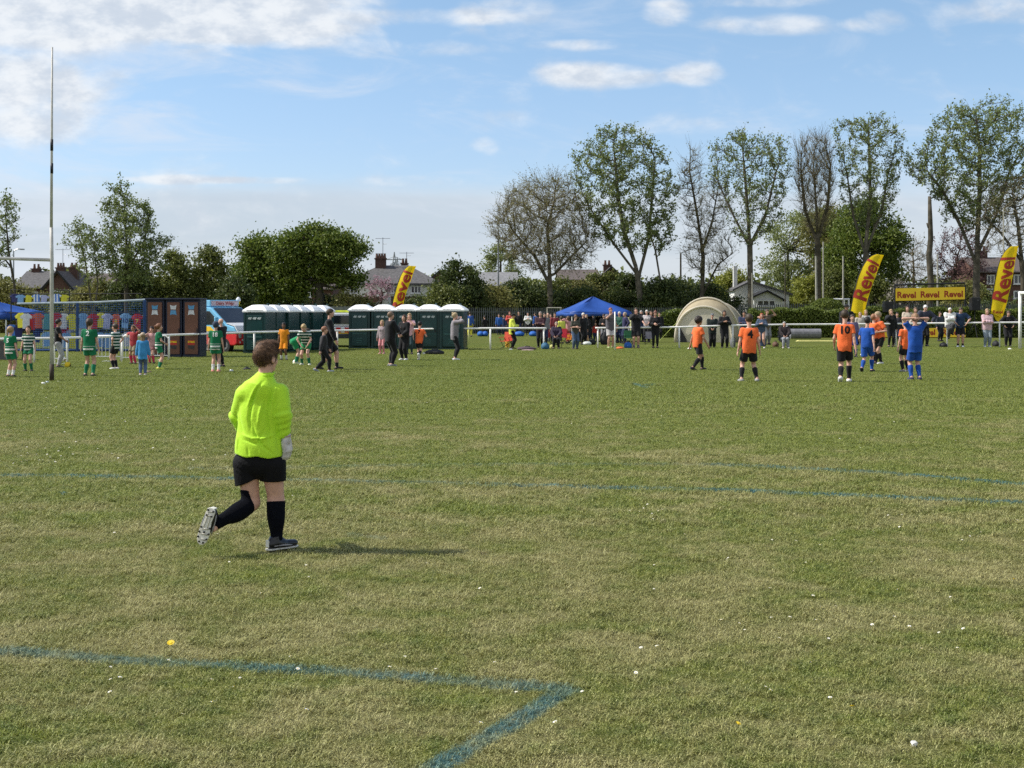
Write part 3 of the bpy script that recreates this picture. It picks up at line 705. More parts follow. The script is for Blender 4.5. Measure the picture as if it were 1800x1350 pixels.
# shrubs and small trees of the belt
def bush(label, x0, x1, ytop, Y, m=L_BUSH, n=6000, ls=.3, seed=1, name='bush', ybot=None, group='bushes along the far edge', jag=.16, cat='bush', clump=.8):
    rg = np.random.RandomState(seed + 900); ybot = ybot or HZ + F * CH / Y - 2; k = 11; poly = []
    for i in range(k + 1):
        t = i / k; h = math.sin(math.pi * min(1, max(0, t))) ** .45
        poly.append((x0 + (x1 - x0) * t, ybot - (ybot - ytop) * max(.25, h * (1 - rg.uniform(0, jag)))))
    poly += [(x1, ybot), (x0, ybot)]
    xm = (x0 + x1) / 2
    return fill_crown(name, label, cat, Y, [(xm, ybot + 2), (xm + 2, (ybot + ytop) / 2), (xm, ytop * .75 + ybot * .25)], [poly], m, n, ls, seed=seed, group=group, r0=.12, clump=clump)
BL = [
 ('low olive bush in front of the slate roofed house', 30, 92, 505, 125, L_OLIVE, 4500), ('leafy bush in front of the dark gabled house', 84, 140, 508, 124, L_BUSH, 4500), ('dark green shrub between two left bushes', 128, 176, 500, 120, L_DARK, 4500),
 ('dark undergrowth behind the left row of toilets', 540, 612, 520, 124, L_DARK, 4500), ('dark shrub screening the brick wall of the white house', 690, 770, 524, 120, L_DARK, 5000), ('brownish shrub below the pink cherry tree', 628, 662, 512, 122, L_OLIVE, 2200),
 ('tall scrub just left of the broad poplar trunk', 1020, 1108, 472, 125, L_BUSH, 8000), ('wide dark bramble behind the seated spectators', 860, 960, 488, 118, L_DARK, 9000), ('scrub behind the left slope of the blue gazebo', 930, 1020, 478, 127, L_BUSH, 8000),
 ('dark bramble right of the broad poplar trunk', 1120, 1215, 490, 118, L_DARK, 8500), ('bramble in front of the red brick house', 1700, 1810, 530, 112, L_DARK, 5500), ('scrub right of the purple plum tree', 1660, 1735, 492, 121, L_OLIVE, 6000),
 ('olive scrub bush behind the blue gazebo at the left edge', -30, 60, 488, 112, L_OLIVE, 6500), ('leafy thicket between the two slate roofed houses', 120, 215, 490, 112, L_OLIVE, 7000),
 ('dark bush under the tall pointed tree', 190, 275, 462, 110, L_DARK, 8000), ('loose olive bush left of the ice cream van', 262, 345, 436, 111, L_BUSH, 9500),
 ('tall ragged olive bush directly above the brown cabinets', 320, 412, 434, 113, L_BUSH, 10500), ('low dark thicket behind the ice cream van', 380, 450, 490, 109, L_DARK, 6500),
 ('shrub mass under the big oak left of its trunk', 452, 545, 498, 128, L_DARK, 8000), 
 ('pale grey leafed bush right of the oak trunk', 575, 640, 512, 121, L_OLIVE, 3200),
 ('dark bushy tree right of the white house', 762, 856, 448, 112, L_DARK, 13000), ('olive bush growing against the dark bushy tree', 742, 812, 500, 109, L_BUSH, 6000),
 ('brown green thicket left of the wide bare tree', 835, 905, 492, 114, L_OLIVE, 6500), ('dark scrub under the wide bare tree', 890, 965, 500, 121, L_DARK, 6500),
 ('bright olive shrub between the wide bare tree and the broad poplar', 1000, 1062, 482, 122, L_OLIVE, 6000), ('dark thicket behind the peak of the blue gazebo', 955, 1075, 500, 119, L_DARK, 8500),
 ('dark thicket at the foot of the broad poplar', 1060, 1150, 482, 122, L_DARK, 8500), ('shadowy scrub between broad poplar and slim bare tree', 1140, 1232, 478, 123, L_DARK, 8500),
 ('dark scrub behind the beige tent', 1195, 1290, 500, 120, L_DARK, 8000), ('bright yellow green shrub left of the white bungalow', 1252, 1322, 458, 134, L_YEL, 7000),
 ('dark shrub in front of the bungalow gable', 1278, 1302, 502, 119, L_DARK, 1800), ('yellow green shrub right of the bungalow roof', 1392, 1450, 472, 133, L_YEL, 6000),
 ('olive scrub right of the brush like bare tree', 1428, 1500, 462, 128, L_BUSH, 7500), ('leafy scrub behind the middle yellow flag', 1490, 1580, 485, 127, L_BUSH, 7500),
 ('low hawthorn with pale blossom above the banner frame', 1545, 1630, 488, 126, L_PALE, 2600), ('dark scrub right of the dead trunk', 1610, 1700, 505, 125, L_DARK, 5000),
 ('scrub under the largest poplar', 1690, 1760, 500, 122, L_BUSH, 5000)]
for i, (lb, x0, x1, yt, Y, m, n) in enumerate(BL): bush(lb, x0, x1, yt, Y, m, n, seed=60 + i)
fill_crown('tree', 'pale green airy tree far behind the leaning lamp post left of the wide bare tree', 'tree', 150, [(880, 570), (880, 480), (880, 450)], [[(850, 470), (862, 440), (885, 432), (905, 455), (915, 490), (850, 500)]], L_WIL, 2600, .3, seed=201, r0=.15, clump=.8)
fill_crown('willow_tree', 'large round green willow behind the middle poplar', 'tree', 130, [(1535, 578), (1535, 500), (1535, 440)], [[(1470, 400), (1500, 365), (1530, 355), (1560, 375), (1585, 400), (1590, 430), (1575, 455), (1570, 500), (1545, 470), (1500, 480), (1470, 500), (1455, 450)]], L_OAK, 13000, .32, seed=203, r0=.3, clump=1.2)
fill_crown('willow_tree', 'pale yellow green willow behind the brush like bare tree', 'tree', 140, [(1385, 575), (1385, 500), (1385, 440)], [[(1342, 450), (1350, 405), (1375, 385), (1410, 380), (1450, 372), (1480, 400), (1480, 470), (1450, 500), (1420, 510), (1390, 520), (1350, 510)]], L_WIL, 10000, .30, seed=205, r0=.2, clump=1.1)
fill_crown('willow_tree', 'mid green weeping crown between brush like bare tree and middle poplar', 'tree', 136, [(1460, 578), (1460, 500), (1455, 430)], [[(1418, 400), (1440, 372), (1475, 365), (1495, 400), (1500, 470), (1480, 510), (1440, 500), (1420, 450)]], L_OLIVE, 8000, .30, seed=207, r0=.2, clump=1.1)
tree('plum_tree', 'purple leaved plum tree right of the dead trunk', 'tree', 128, 0, [(1680, 580), (1680, 520), (1678, 470)], [(1642, 440), (1655, 400), (1685, 385), (1715, 395), (1735, 430), (1735, 490), (1700, 525), (1655, 520), (1640, 480)],
     L_PURP, BARK_D, n_att=700, leaf=(5, .24, .8), twig=(3, .9, .014, .3), base_r=.2, seed=211)
tree('cherry_tree', 'pink blossoming cherry tree in front of the white house', 'tree', 116, 0, [(664, 583), (668, 540), (672, 515)], [(640, 500), (655, 488), (675, 483), (690, 495), (692, 515), (680, 530), (655, 530), (645, 520)],
     L_PINK, BARK_D, n_att=260, kill=.5, step=.4, leaf=(5, .2, .7), twig=(3, .6, .014, .3), base_r=.14, seed=213)
# far woodland: one mass
rg = np.random.RandomState(77); P = []
for i in range(120):
    x = rg.uniform(-150, 1950); Y = rg.uniform(165, 215); c = W3(x, 0, Y); hgt = rg.uniform(4.5, 7.5); r = rg.uniform(2.5, 6)
    k = 420; q = rg.normal(size=(k, 3)); q /= np.linalg.norm(q, axis=1, keepdims=True); q *= rg.uniform(.6, 1, (k, 1)); P.append(q * [r, r, hgt / 2] + [c.x, Y, hgt / 2])
P = np.concatenate(P); V, Q = leaves_mesh(P, .75, rg, .2, .8)
tag(npmesh('woodland', V, Q, L_BUSH, smooth=False), 'far belt of woodland along the horizon', 'woodland', kind='stuff')
# clipped hedge along the field's far side
def box_hedge(label, x0, x1, Y, h, d, seed, n):
    rg = np.random.RandomState(seed); a = W3(x0, 0, Y).x; b = W3(x1, 0, Y).x; L = b - a
    o = empty('hedge', ((a + b) / 2, Y, 0), label, 'hedge')
    P = []
    for nn, f in ((n // 2, 'front'), (n // 3, 'top'), (n // 6, 'side')):
        u = rg.uniform(-L / 2, L / 2, nn)
        hh = h * (1 + .05 * np.sin(u * 1.3) + .05 * np.sin(u * 3.1 + 1))
        if f == 'front': P.append(np.stack([u, -d / 2 + rg.normal(0, .06, nn) + .05 * np.sin(u * 4), rg.uniform(0.03, 1, nn) * hh], 1))
        elif f == 'top': P.append(np.stack([u, rg.uniform(-d / 2, d / 2, nn), hh + rg.normal(0, .05, nn)], 1))
        else: P.append(np.stack([rg.choice([-L / 2, L / 2], nn), rg.uniform(-d / 2, d / 2, nn), rg.uniform(0, 1, nn) * h], 1))
    P = np.concatenate(P); V, Q = leaves_mesh(P, .13, rg, .1, .8); npmesh('foliage', V, Q, L_HEDGE, o, smooth=False)
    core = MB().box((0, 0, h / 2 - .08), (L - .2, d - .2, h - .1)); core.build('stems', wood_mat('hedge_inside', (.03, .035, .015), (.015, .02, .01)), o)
    return o
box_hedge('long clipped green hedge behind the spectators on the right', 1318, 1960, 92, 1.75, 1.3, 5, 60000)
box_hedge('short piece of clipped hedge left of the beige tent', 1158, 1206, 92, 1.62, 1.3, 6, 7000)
rg = np.random.RandomState(9); c = W3(1453, 0, 96); n = 14000
q = rg.normal(size=(n, 3)); q /= np.linalg.norm(q, axis=1, keepdims=True); q[:, 2] = np.abs(q[:, 2]); q = q * [1.42, 1.3, 1.0] * rg.uniform(.9, 1.03, (n, 1)); q[:, 2] = q[:, 2] * 1.45 + 1.1
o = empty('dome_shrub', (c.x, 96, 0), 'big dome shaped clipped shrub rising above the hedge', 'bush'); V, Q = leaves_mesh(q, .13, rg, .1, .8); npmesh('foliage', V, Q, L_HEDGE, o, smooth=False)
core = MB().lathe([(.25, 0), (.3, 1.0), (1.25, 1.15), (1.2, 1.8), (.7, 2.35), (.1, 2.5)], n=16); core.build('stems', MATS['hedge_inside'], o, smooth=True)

# ================================================================== houses, fences, poles
RENDER_W = mat('white_render', (0.74, 0.74, 0.72), rough=.9, var=.12, scale=1.0); BRICK = mat('house_brick', (0.14, 0.075, 0.058), rough=.9, var=.35, scale=9)
SLATE = mat('slate_roof', (0.120, 0.115, 0.115), rough=.8, var=.35, scale=5); TILE = mat('tile_roof', (0.13, 0.105, 0.095), rough=.85, var=.35, scale=5)
FRAME_W = mat('window_frame_white', (0.75, 0.75, 0.75), var=.05); PANE = glass_mat('window_glass'); BARGE = mat('dark_bargeboard', (0.02, 0.02, 0.02)); METAL = mat('aerial_metal', (0.35, 0.36, 0.38), rough=.4, metal=.8)
def add_window(o, x, y, z, wd_, h, n=2, face=-1, mats=None):
    """frame, bars and panes of one window on the wall facing the field"""
    fr = MB(); t = .09
    for dz in (-h / 2, h / 2): fr.box((x, y + face * .05, z + dz), (wd_ + t, .12, t))
    for k in range(n + 1): fr.box((x - wd_ / 2 + wd_ * k / n, y + face * .045, z), (t, .11, h - t - .004))
    w_ = fr.build('window', FRAME_W, o)
    MB().box((x, y + face * .015, z), (wd_ - .01, .03, h - .01)).build('pane', PANE, w_)
    MB().box((x, y + face * .09, z - h / 2 - .08), (wd_ + .25, .2, .06)).build('sill', FRAME_W, w_)
def hip_roof(b, x0, x1, y0, y1, z0, z1, inset, ov=.4, mi=0):
    x0 -= ov; x1 += ov; y0 -= ov; y1 += ov; ym = (y0 + y1) / 2
    b.raw([(x0, y0, z0), (x1, y0, z0), (x1, y1, z0), (x0, y1, z0), (x0 + inset, ym, z1), (x1 - inset, ym, z1), (x0, y0, z0 - .15), (x1, y0, z0 - .15), (x1, y1, z0 - .15), (x0, y1, z0 - .15)],
          [(0, 1, 5, 4), (1, 2, 5), (2, 3, 4, 5), (3, 0, 4), (0, 6, 7, 1), (1, 7, 8, 2), (2, 8, 9, 3), (3, 9, 6, 0), (6, 9, 8, 7)], mi)
def chimney(parent, x, y, z0, z1, wd_=.9, pots=3, aerial=0.0):
    b = MB().box((x, y, (z0 + z1) / 2), (wd_, .7, z1 - z0)); b.box((x, y, z1 + .06), (wd_ + .16, .86, .12))
    c = b.build('chimney', mat('chimney_brick', (.105, .06, .048), rough=.9, var=.3, scale=9), parent); p = MB()
    for k in range(pots): p.lathe([(.12, 0), (.14, .04), (.10, .4), (.13, .45)], (x + (k - (pots - 1) / 2) * wd_ / pots, y, z1 + .12), 8)
    p.build('chimney_pot', mat('clay_pot', (.14, .075, .055)), c)
    if aerial:
        a = MB().tube([(x + .2, y, z1), (x + .2, y, z1 + aerial)], .03, 5)
        a.tube([(x - .5, y, z1 + aerial - .1), (x + .9, y, z1 + aerial - .1)], .02, 4)
        for k in range(7): a.tube([(x - .45 + k * .2, y - .3, z1 + aerial - .1), (x - .45 + k * .2, y + .3, z1 + aerial - .1)], .012, 3)
        a.tube([(x + .2, y, z1 + aerial * .7), (x + .6, y - .2, z1 + aerial * .7)], .02, 4)
        a.build('aerial', METAL, c)
def PXY(px, Y): return (px - 900) * Y / F
def PZ(py, Y): return CH - (py - HZ) * Y / F
# the white and brick house in the middle
Y = 132
h = empty('house', (PXY(700, Y), Y, 0), 'large semi detached house with dark hipped roof, white upper wall and brick below', 'house'); ox = PXY(700, Y)
x0, x1 = PXY(606, Y) - ox, PXY(768, Y) - ox; ze, zr, zb = PZ(500, Y), PZ(464, Y), PZ(521, Y)
MB().box(((x0 + x1) / 2, 4, zb / 2), (x1 - x0, 8, zb)).build('lower_wall', BRICK, h)
MB().box(((x0 + x1) / 2, 4, (zb + ze) / 2), (x1 - x0 + .06, 8.06, ze - zb - .004)).build('upper_wall', RENDER_W, h)
b = MB(); hip_roof(b, x0, x1, 0, 8, ze + .1, zr, 3.3); rf = b.build('roof', SLATE, h)
chimney(rf, PXY(663, Y) - ox, 3.6, zr - 1.0, zr + .55, 1.0, 4, 2.1); chimney(rf, PXY(704, Y) - ox, 5, zr - .8, zr + .12, .6, 2, 1.2)
add_window(h, PXY(731.5, Y) - ox, -.03, PZ(509, Y), 17 * Y / F, 12 * Y / F, 3); add_window(h, PXY(690, Y) - ox, -.03, PZ(509, Y), 14 * Y / F, 12 * Y / F, 3)
add_window(h, PXY(622, Y) - ox, -.03, PZ(509, Y), 13 * Y / F, 12 * Y / F, 2); add_window(h, PXY(735, Y) - ox, 0, PZ(533, Y), 17 * Y / F, 12 * Y / F, 3)
# white gabled shed in front of it
Y = 127; o = empty('outbuilding', (PXY(672, Y), Y, 0), 'small white outbuilding with sloping roof line below the pink cherry tree', 'shed'); ox = PXY(672, Y)
b = MB(); b.prism([(PXY(655, Y) - ox, 0), (PXY(655, Y) - ox, PZ(541, Y)), (PXY(676, Y) - ox, PZ(522, Y)), (PXY(681, Y) - ox, PZ(522, Y)), (PXY(681, Y) - ox, 0)], 0, 4); b.build('wall', RENDER_W, o)
MB().tube([(PXY(654, Y) - ox, -.05, PZ(541, Y)), (PXY(676, Y) - ox, -.05, PZ(521.5, Y)), (PXY(682, Y) - ox, -.05, PZ(521.5, Y))], .07, 5).build('verge', BARGE, o)
# row of slate roofed houses at the left
def gable_house(label, xa, xb, Y, pe, pr, wallm, roofm, ridge_x=True, chim=(), wins=(), seed=1, gab=None, depth=8):
    ox = PXY((xa + xb) / 2, Y); o = empty('house', (ox, Y, 0), label, 'house'); x0, x1 = PXY(xa, Y) - ox, PXY(xb, Y) - ox; ze, zr = PZ(pe, Y), PZ(pr, Y)
    if ridge_x:
        MB().box((0, depth / 2, ze / 2), (x1 - x0, depth, ze)).build('wall', wallm, o)
        r = MB(); r.prism([(-.4, ze - .1), (depth / 2, zr), (depth + .4, ze - .1), (depth + .4, ze + .02), (depth / 2, zr + .14), (-.4, ze + .02)], x0 - .3, x1 + .3, axis='x'); rf = r.build('roof', roofm, o)
        MB().prism([(0, ze), (depth, ze), (depth / 2, zr - .05)], x0, x1, axis='x').build('gable', wallm, o)
    else:
        MB().prism([(x0, 0), (x0, ze), ((x0 + x1) / 2, zr - .12), (x1, ze), (x1, 0)], 0, depth).build('wall', wallm, o)
        xm = (x0 + x1) / 2; r = MB()
        r.prism([(x0 - .35, ze - .3), (xm, zr - .1), (x1 + .35, ze - .3), (x1 + .35, ze - .1), (xm, zr + .1), (x0 - .35, ze - .1)], -.3, depth + .2); rf = r.build('roof', roofm, o)
        MB().prism([(x0 - .38, ze - .34), (xm, zr - .04), (x1 + .38, ze - .34), (x1 + .38, ze - .05), (xm, zr + .16), (x0 - .38, ze - .05)], -.36, -.31).build('bargeboard', BARGE, o)
    for cx, top, pots, aer in chim: chimney(rf, PXY(cx, Y) - ox, depth / 2, zr - .9, PZ(top, Y), .8, pots, aer)
    for wx, wy, ww, wh, n in wins: add_window(o, PXY(wx, Y) - ox, 0, PZ(wy, Y), ww * Y / F, wh * Y / F, n)
    return o
gable_house('grey slate roofed house with two chimneys left of the goal post', 28, 96, 138, 506, 477, BRICK, SLATE, True, [(84, 470, 3, 2.0), (40, 472, 2, 0)], [(60, 518, 12, 9, 2)])
gable_house('dark gabled house with black bargeboards behind the goal post', 80, 124, 132, 507, 478, BRICK, TILE, False, [(107, 470, 2, 0)], [(101, 515, 10, 9, 2)])
gable_house('brown roofed house half hidden right of the gabled house', 116, 190, 140, 503, 481, BRICK, TILE, True, [], [(150, 516, 12, 9, 2)])
gable_house('low house with pale grey slate roof behind the dark bushy tree', 846, 905, 138, 506, 479, RENDER_W, mat('grey_slate_light', (.24, .24, .245), rough=.8, var=.3, scale=4), True, [], [(880, 514, 12, 8, 2)])
gable_house('dark roofed house far behind the bare tree and broad poplar', 1045, 1105, 145, 500, 470, BRICK, SLATE, False, [(1072, 465, 2, 0)], [])
gable_house('long low brown roof house behind the wide bare tree', 985, 1050, 150, 492, 474, BRICK, TILE, True, [], [])
gable_house('dark roofed house behind the oak tree trunk', 515, 585, 150, 508, 488, BRICK, TILE, True, [], [(540, 518, 12, 8, 2)])
gable_house('brick roofed house seen over the dark bushy tree', 748, 800, 150, 500, 476, BRICK, TILE, False, [], [])
gable_house('red brick house with white windows behind the right yellow flag', 1722, 1812, 128, 478, 452, BRICK, TILE, True, [(1752, 440, 2, 0)], [(1789, 491, 14, 15, 2), (1741, 491, 12, 14, 2), (1741, 512, 14, 8, 2), (1790, 518, 16, 12, 2)])
# white bungalow with steep gables
Y = 127; ox = PXY(1350, Y); o = empty('bungalow', (ox, Y, 0), 'white bungalow with low dark gables behind the leafy poplar trunk', 'house'); X = lambda p: PXY(p, Y) - ox; Z = lambda p: PZ(p, Y)
MB().prism([(X(1297), 0), (X(1297), Z(508)), (X(1326), Z(494)), (X(1395), Z(516)), (X(1395), 0)], 2, 10).build('wall', RENDER_W, o)
MB().prism([(X(1293), Z(511)), (X(1326), Z(494) - .05), (X(1400), Z(519)), (X(1400), Z(516)), (X(1326), Z(492)), (X(1293), Z(508))], 1.6, 10.3).build('roof', SLATE, o)
MB().prism([(X(1322), 0), (X(1322), Z(521)), (X(1344), Z(512)), (X(1372), Z(527)), (X(1372), 0)], -1, 2).build('porch', RENDER_W, o)
MB().prism([(X(1318), Z(524)), (X(1344), Z(512) - .04), (X(1376), Z(530)), (X(1376), Z(527)), (X(1344), Z(510)), (X(1318), Z(521))], -1.5, 1.59).build('porch_roof', BARGE, o)
add_window(o, X(1343), -1, Z(533), 30 * Y / F, 9 * Y / F, 3); b = MB().box((X(1307.5), 5, Z(490)), (.35, .45, 2.6)); b.build('chimney', RENDER_W, o)
# pylons on the horizon
for px, top, Yp, lb in [(693, 443, 620, 'distant lattice pylon above the white house roof'), (698, 452, 700, 'fainter distant pylon just right of the first one')]:
    b = MB(); x = PXY(px, Yp); zt = PZ(top, Yp); wb = zt * .16
    for sx in (-1, 1):
        for sy in (-1, 1): b.tube([(sx * wb, sy * wb, 0), (sx * .5, sy * .5, zt * .86), (0, 0, zt)], .22, 4)
    for k in range(6):
        za, zb2 = zt * k / 7, zt * (k + 1) / 7; wa = wb + (.5 - wb) * za / (zt * .86); wc = wb + (.5 - wb) * zb2 / (zt * .86)
        for sy in (-1, 1): b.tube([(-wa, sy * wa, za), (wc, sy * wc, zb2)], .14, 3); b.tube([(wa, sy * wa, za), (-wc, sy * wc, zb2)], .14, 3)
    for f_, l in ((.62, 6), (.76, 4.6), (.88, 3.4)): b.tube([(-l, 0, zt * f_), (l, 0, zt * f_)], .2, 4); b.tube([(-l, 0, zt * f_), (0, 0, zt * (f_ + .05))], .12, 3); b.tube([(l, 0, zt * f_), (0, 0, zt * (f_ + .05))], .12, 3)
    tag(b.build('pylon', mat('pylon_steel', (.30, .32, .35)), loc=(x, Yp, 0)), lb, 'pylon', 'distant pylons')
# palisade fence: rails and pales
STEEL = mat('fence_steel', (0.085, 0.095, 0.10), rough=.6, var=.3, scale=3); STEEL_L = mat('fence_steel_light', (0.20, 0.22, 0.23), rough=.6, var=.2)
def palisade(label, x0, x1, Y, hgt, pitch, m, name='palisade_fence'):
    a, b_ = PXY(x0, Y), PXY(x1, Y); L = b_ - a; o = empty(name, ((a + b_) / 2, Y, 0), label, 'fence')
    r = MB()
    for z in (.35, hgt - .35): r.box((0, .04, z), (L, .04, .06))
    r.build('rail', m, o); p = MB(); n = int(L / pitch)
    for k in range(n):
        x = -L / 2 + (k + .5) * pitch; p.prism([(x - .035, .05), (x + .035, .05), (x + .035, hgt - .1), (x, hgt), (x - .035, hgt - .1)], 0, .015)
    p.build('pales', m, o); q = MB().box((0, .09, (hgt - .1) / 2), (.06, .05, hgt - .1)).build('fence_post', m, o, loc=(-L / 2, 0, 0))
    for k in range(1, int(L / 2.75) + 1): c = q.copy(); COL.objects.link(c); c.parent = o; c.location.x = -L / 2 + k * 2.75
    return o
palisade('dark palisade fence behind the far players in the middle', 812, 1300, 104, 2.0, .15, STEEL); palisade('grey palisade fence showing above the long clipped hedge', 1300, 1960, 101, 2.25, .15, STEEL)
palisade('pale mesh fence between the two rows of toilets', 560, 640, 108, 2.1, .10, STEEL_L, 'mesh_fence')
# poles and lamp posts
WOODP = mat('pale_pole', (.42, .40, .34), var=.2)
def pole(name, label, px, ptop, pbase, r, m=WOODP, arm=None, cat='pole', Y=None, lean=0.0):
    g = G(px, pbase) if Y is None else Vector((PXY(px, Y), Y, 0)); Yp = g.y; zt = PZ(ptop, Yp); b = MB(); b.tube([(0, 0, 0), (lean * Yp / F, 0, zt)], [r, r * .75], 7)
    o = b.build(name, m, loc=g); tag(o, label, cat)
    if arm: MB().tube([(lean * Yp / F, 0, zt - .05), (lean * Yp / F + arm * .6, 0, zt + .12), (lean * Yp / F + arm, 0, zt + .1)], .05, 5).build('lamp_arm', METAL, o); MB().box((lean * Yp / F + arm * 1.2, 0, zt + .08), (abs(arm) * .5, .25, .1)).build('lamp_head', METAL, o)
pole('net_pole', 'pale pole in front of the brush like bare tree, left of the dome shrub', 1436, 450, 590, .09, Y=99, lean=-2)
pole('net_pole', 'thin pale pole right of the brush like bare tree', 1447, 425, 590, .06, Y=100); pole('net_pole', 'pale pole close left of the middle yellow flag', 1482, 450, 590, .07, Y=99)
pole('net_pole', 'dark thin pole right of the bungalow', 1380, 445, 590, .05, BARK_D, Y=101); pole('net_pole', 'white pole between dead trunk and purple plum tree', 1648, 447, 590, .07, Y=100)
pole('net_pole', 'tall thin pale pole above the right yellow flag', 1764, 365, 590, .06, Y=103); pole('telegraph_pole', 'dark telegraph pole left of the slim bare tree', 1196.5, 445, 580, .1, BARK_D, Y=125)
pole('lamp_post', 'tall grey lamp post left of the wide bare tree', 876, 420, 580, .08, METAL, .5, 'lamp post', Y=120); pole('telegraph_pole', 'thin pole near the trunk of the leafy poplar with straight trunk', 1323, 480, 590, .05, WOODP, Y=100, lean=-1)
pole('lamp_post', 'old lamp post bent over the slate roofs left of the goal post', 24, 440, 580, .07, METAL, .6, 'lamp post', Y=118)
# far white goal behind the hedge
def goal_frame(name, label, xa, xb, Yg, top, m, r=.06):
    a, b_ = PXY(xa, Yg), PXY(xb, Yg); z = PZ(top, Yg); o = empty(name, ((a + b_) / 2, Yg, 0), label, 'goal'); hw = (b_ - a) / 2
    MB().tube([(-hw, 0, 0), (-hw, 0, z)], r, 8).build('post', m, o); MB().tube([(hw, 0, 0), (hw, 0, z)], r, 8).build('post', m, o)
    MB().tube([(-hw - r, 0, z), (hw + r, 0, z)], r, 8).build('crossbar', m, o)
    MB().tube([(-hw, 0, z), (-hw, 1.2, z), (-hw, 2, 0)], .03, 5).build('net_bracket', m, o); MB().tube([(hw, 0, z), (hw, 1.2, z), (hw, 2, 0)], .03, 5).build('net_bracket', m, o)
    return o
goal_frame('goal', 'small white goal frame half hidden behind the dome shrub and hedge', 1466, 1492, 99, 526, FRAME_W)
goal_frame('goal', 'white goal crossbar showing left of the middle blue gazebo', 962, 986, 97, 541, WOODP, .035)

# ================================================================== people
SKINS = [mat('skin_light', (0.62, 0.36, 0.27), rough=.55, var=.12, scale=20), mat('skin_tan', (0.42, 0.23, 0.15), rough=.55, var=.12, scale=20), mat('skin_dark', (0.17, 0.085, 0.05), rough=.5, var=.12, scale=20)]
EYE = mat('eye_dark', (0.03, 0.025, 0.02), rough=.2, var=.1); LIP = mat('lips', (0.42, 0.16, 0.14), rough=.5, var=.1)
def cloth(name, col, var=.22, rough=.85, **k): return mat('cloth_' + name, col, rough=rough, var=var, scale=5, bump=.35, bscale=22, spec=.2, sheen=.15, **k)
def striped(name, base, stripe, zr, period, duty=.5, yoke=None):
    """hooped cloth: bands between two heights of the wearer's shirt"""
    m = bpy.data.materials.new('cloth_' + name); m.use_nodes = True; t = NT(m.node_tree); t.n.clear()
    tc = t.add('ShaderNodeTexCoord'); z = t.add('ShaderNodeSeparateXYZ', {0: tc.outputs['Object']}).outputs[2]
    fr = t.m('FRACT', t.m('DIVIDE', z, period)); s = t.m('LESS_THAN', fr, duty)
    s = t.m('MULTIPLY', s, t.m('MULTIPLY', t.m('GREATER_THAN', z, zr[0]), t.m('LESS_THAN', z, zr[1])))
    n = t.noise(tc.outputs['Object'], 6.0, 4.0); b = t.mix(n, tuple(c * .75 for c in base) + (1,), base + (1,)); c = t.mix(s, b, stripe + (1,))
    p = t.add('ShaderNodeBsdfPrincipled', {'Base Color': c, 'Roughness': .8, 'Specular IOR Level': .2})
    t.l.new(p.outputs[0], t.add('ShaderNodeOutputMaterial').inputs[0]); return m
A3 = lambda *a: np.array(a, float)
def rot(ax, deg): return np.array(Matrix.Rotation(R(deg), 3, ax))
def unit(v): v = np.array(v, float); return v / max(np.linalg.norm(v), 1e-9)
def ik(a, b, l1, l2, hint):
    d = b - a; L = np.linalg.norm(d); L2 = min(L, (l1 + l2) * .999); u = d / max(L, 1e-9); b = a + u * L2
    x = (l1 * l1 - l2 * l2 + L2 * L2) / (2 * L2); h = math.sqrt(max(l1 * l1 - x * x, 0)); p = np.array(hint, float) - u * (np.array(hint, float) @ u)
    return a + u * x + unit(p) * h, b
# --- head, hair and hand shapes, made once and reused (a head is 1 unit high, looks along +y)
def f_head(p):
    d = s_ell(p, (0, -.06, .12), (.355, .45, .37)); d = s_min(d, s_ell(p, (0, .08, -.14), (.275, .33, .35)), .12)
    d = s_min(d, s_ell(p, (0, .25, -.38), (.13, .13, .09)), .08)
    for sx in (-1, 1):
        d = s_min(d, s_ell(p, (sx * .17, .26, -.10), (.10, .10, .09)), .08)
        d = s_max(d, -s_ell(p, (sx * .135, .44, .05), (.085, .08, .055)), .04)
        d = s_min(d, s_ell(p, (sx * .13, .33, .045), (.07, .07, .05)), .01)
        e = s_ell(p, (sx * .36, -.02, -.02), (.04, .10, .14)); e = s_max(e, -s_ell(p, (sx * .40, .0, -.02), (.03, .06, .09)), .02); d = s_min(d, e, .03)
    d = s_min(d, s_cone(p, (0, .39, .06), (0, .475, -.09), .03, .058), .05)
    d = s_min(d, s_ell(p, (0, .385, -.205), (.095, .045, .022)), .012); d = s_min(d, s_ell(p, (0, .38, -.25), (.08, .045, .026)), .012)
    return s_min(d, s_cone(p, (0, -.08, -.25), (0, -.12, -.75), .2, .22), .08)
def cut(d, p, n, c): return s_max(d, p @ unit(n) - c, .03)
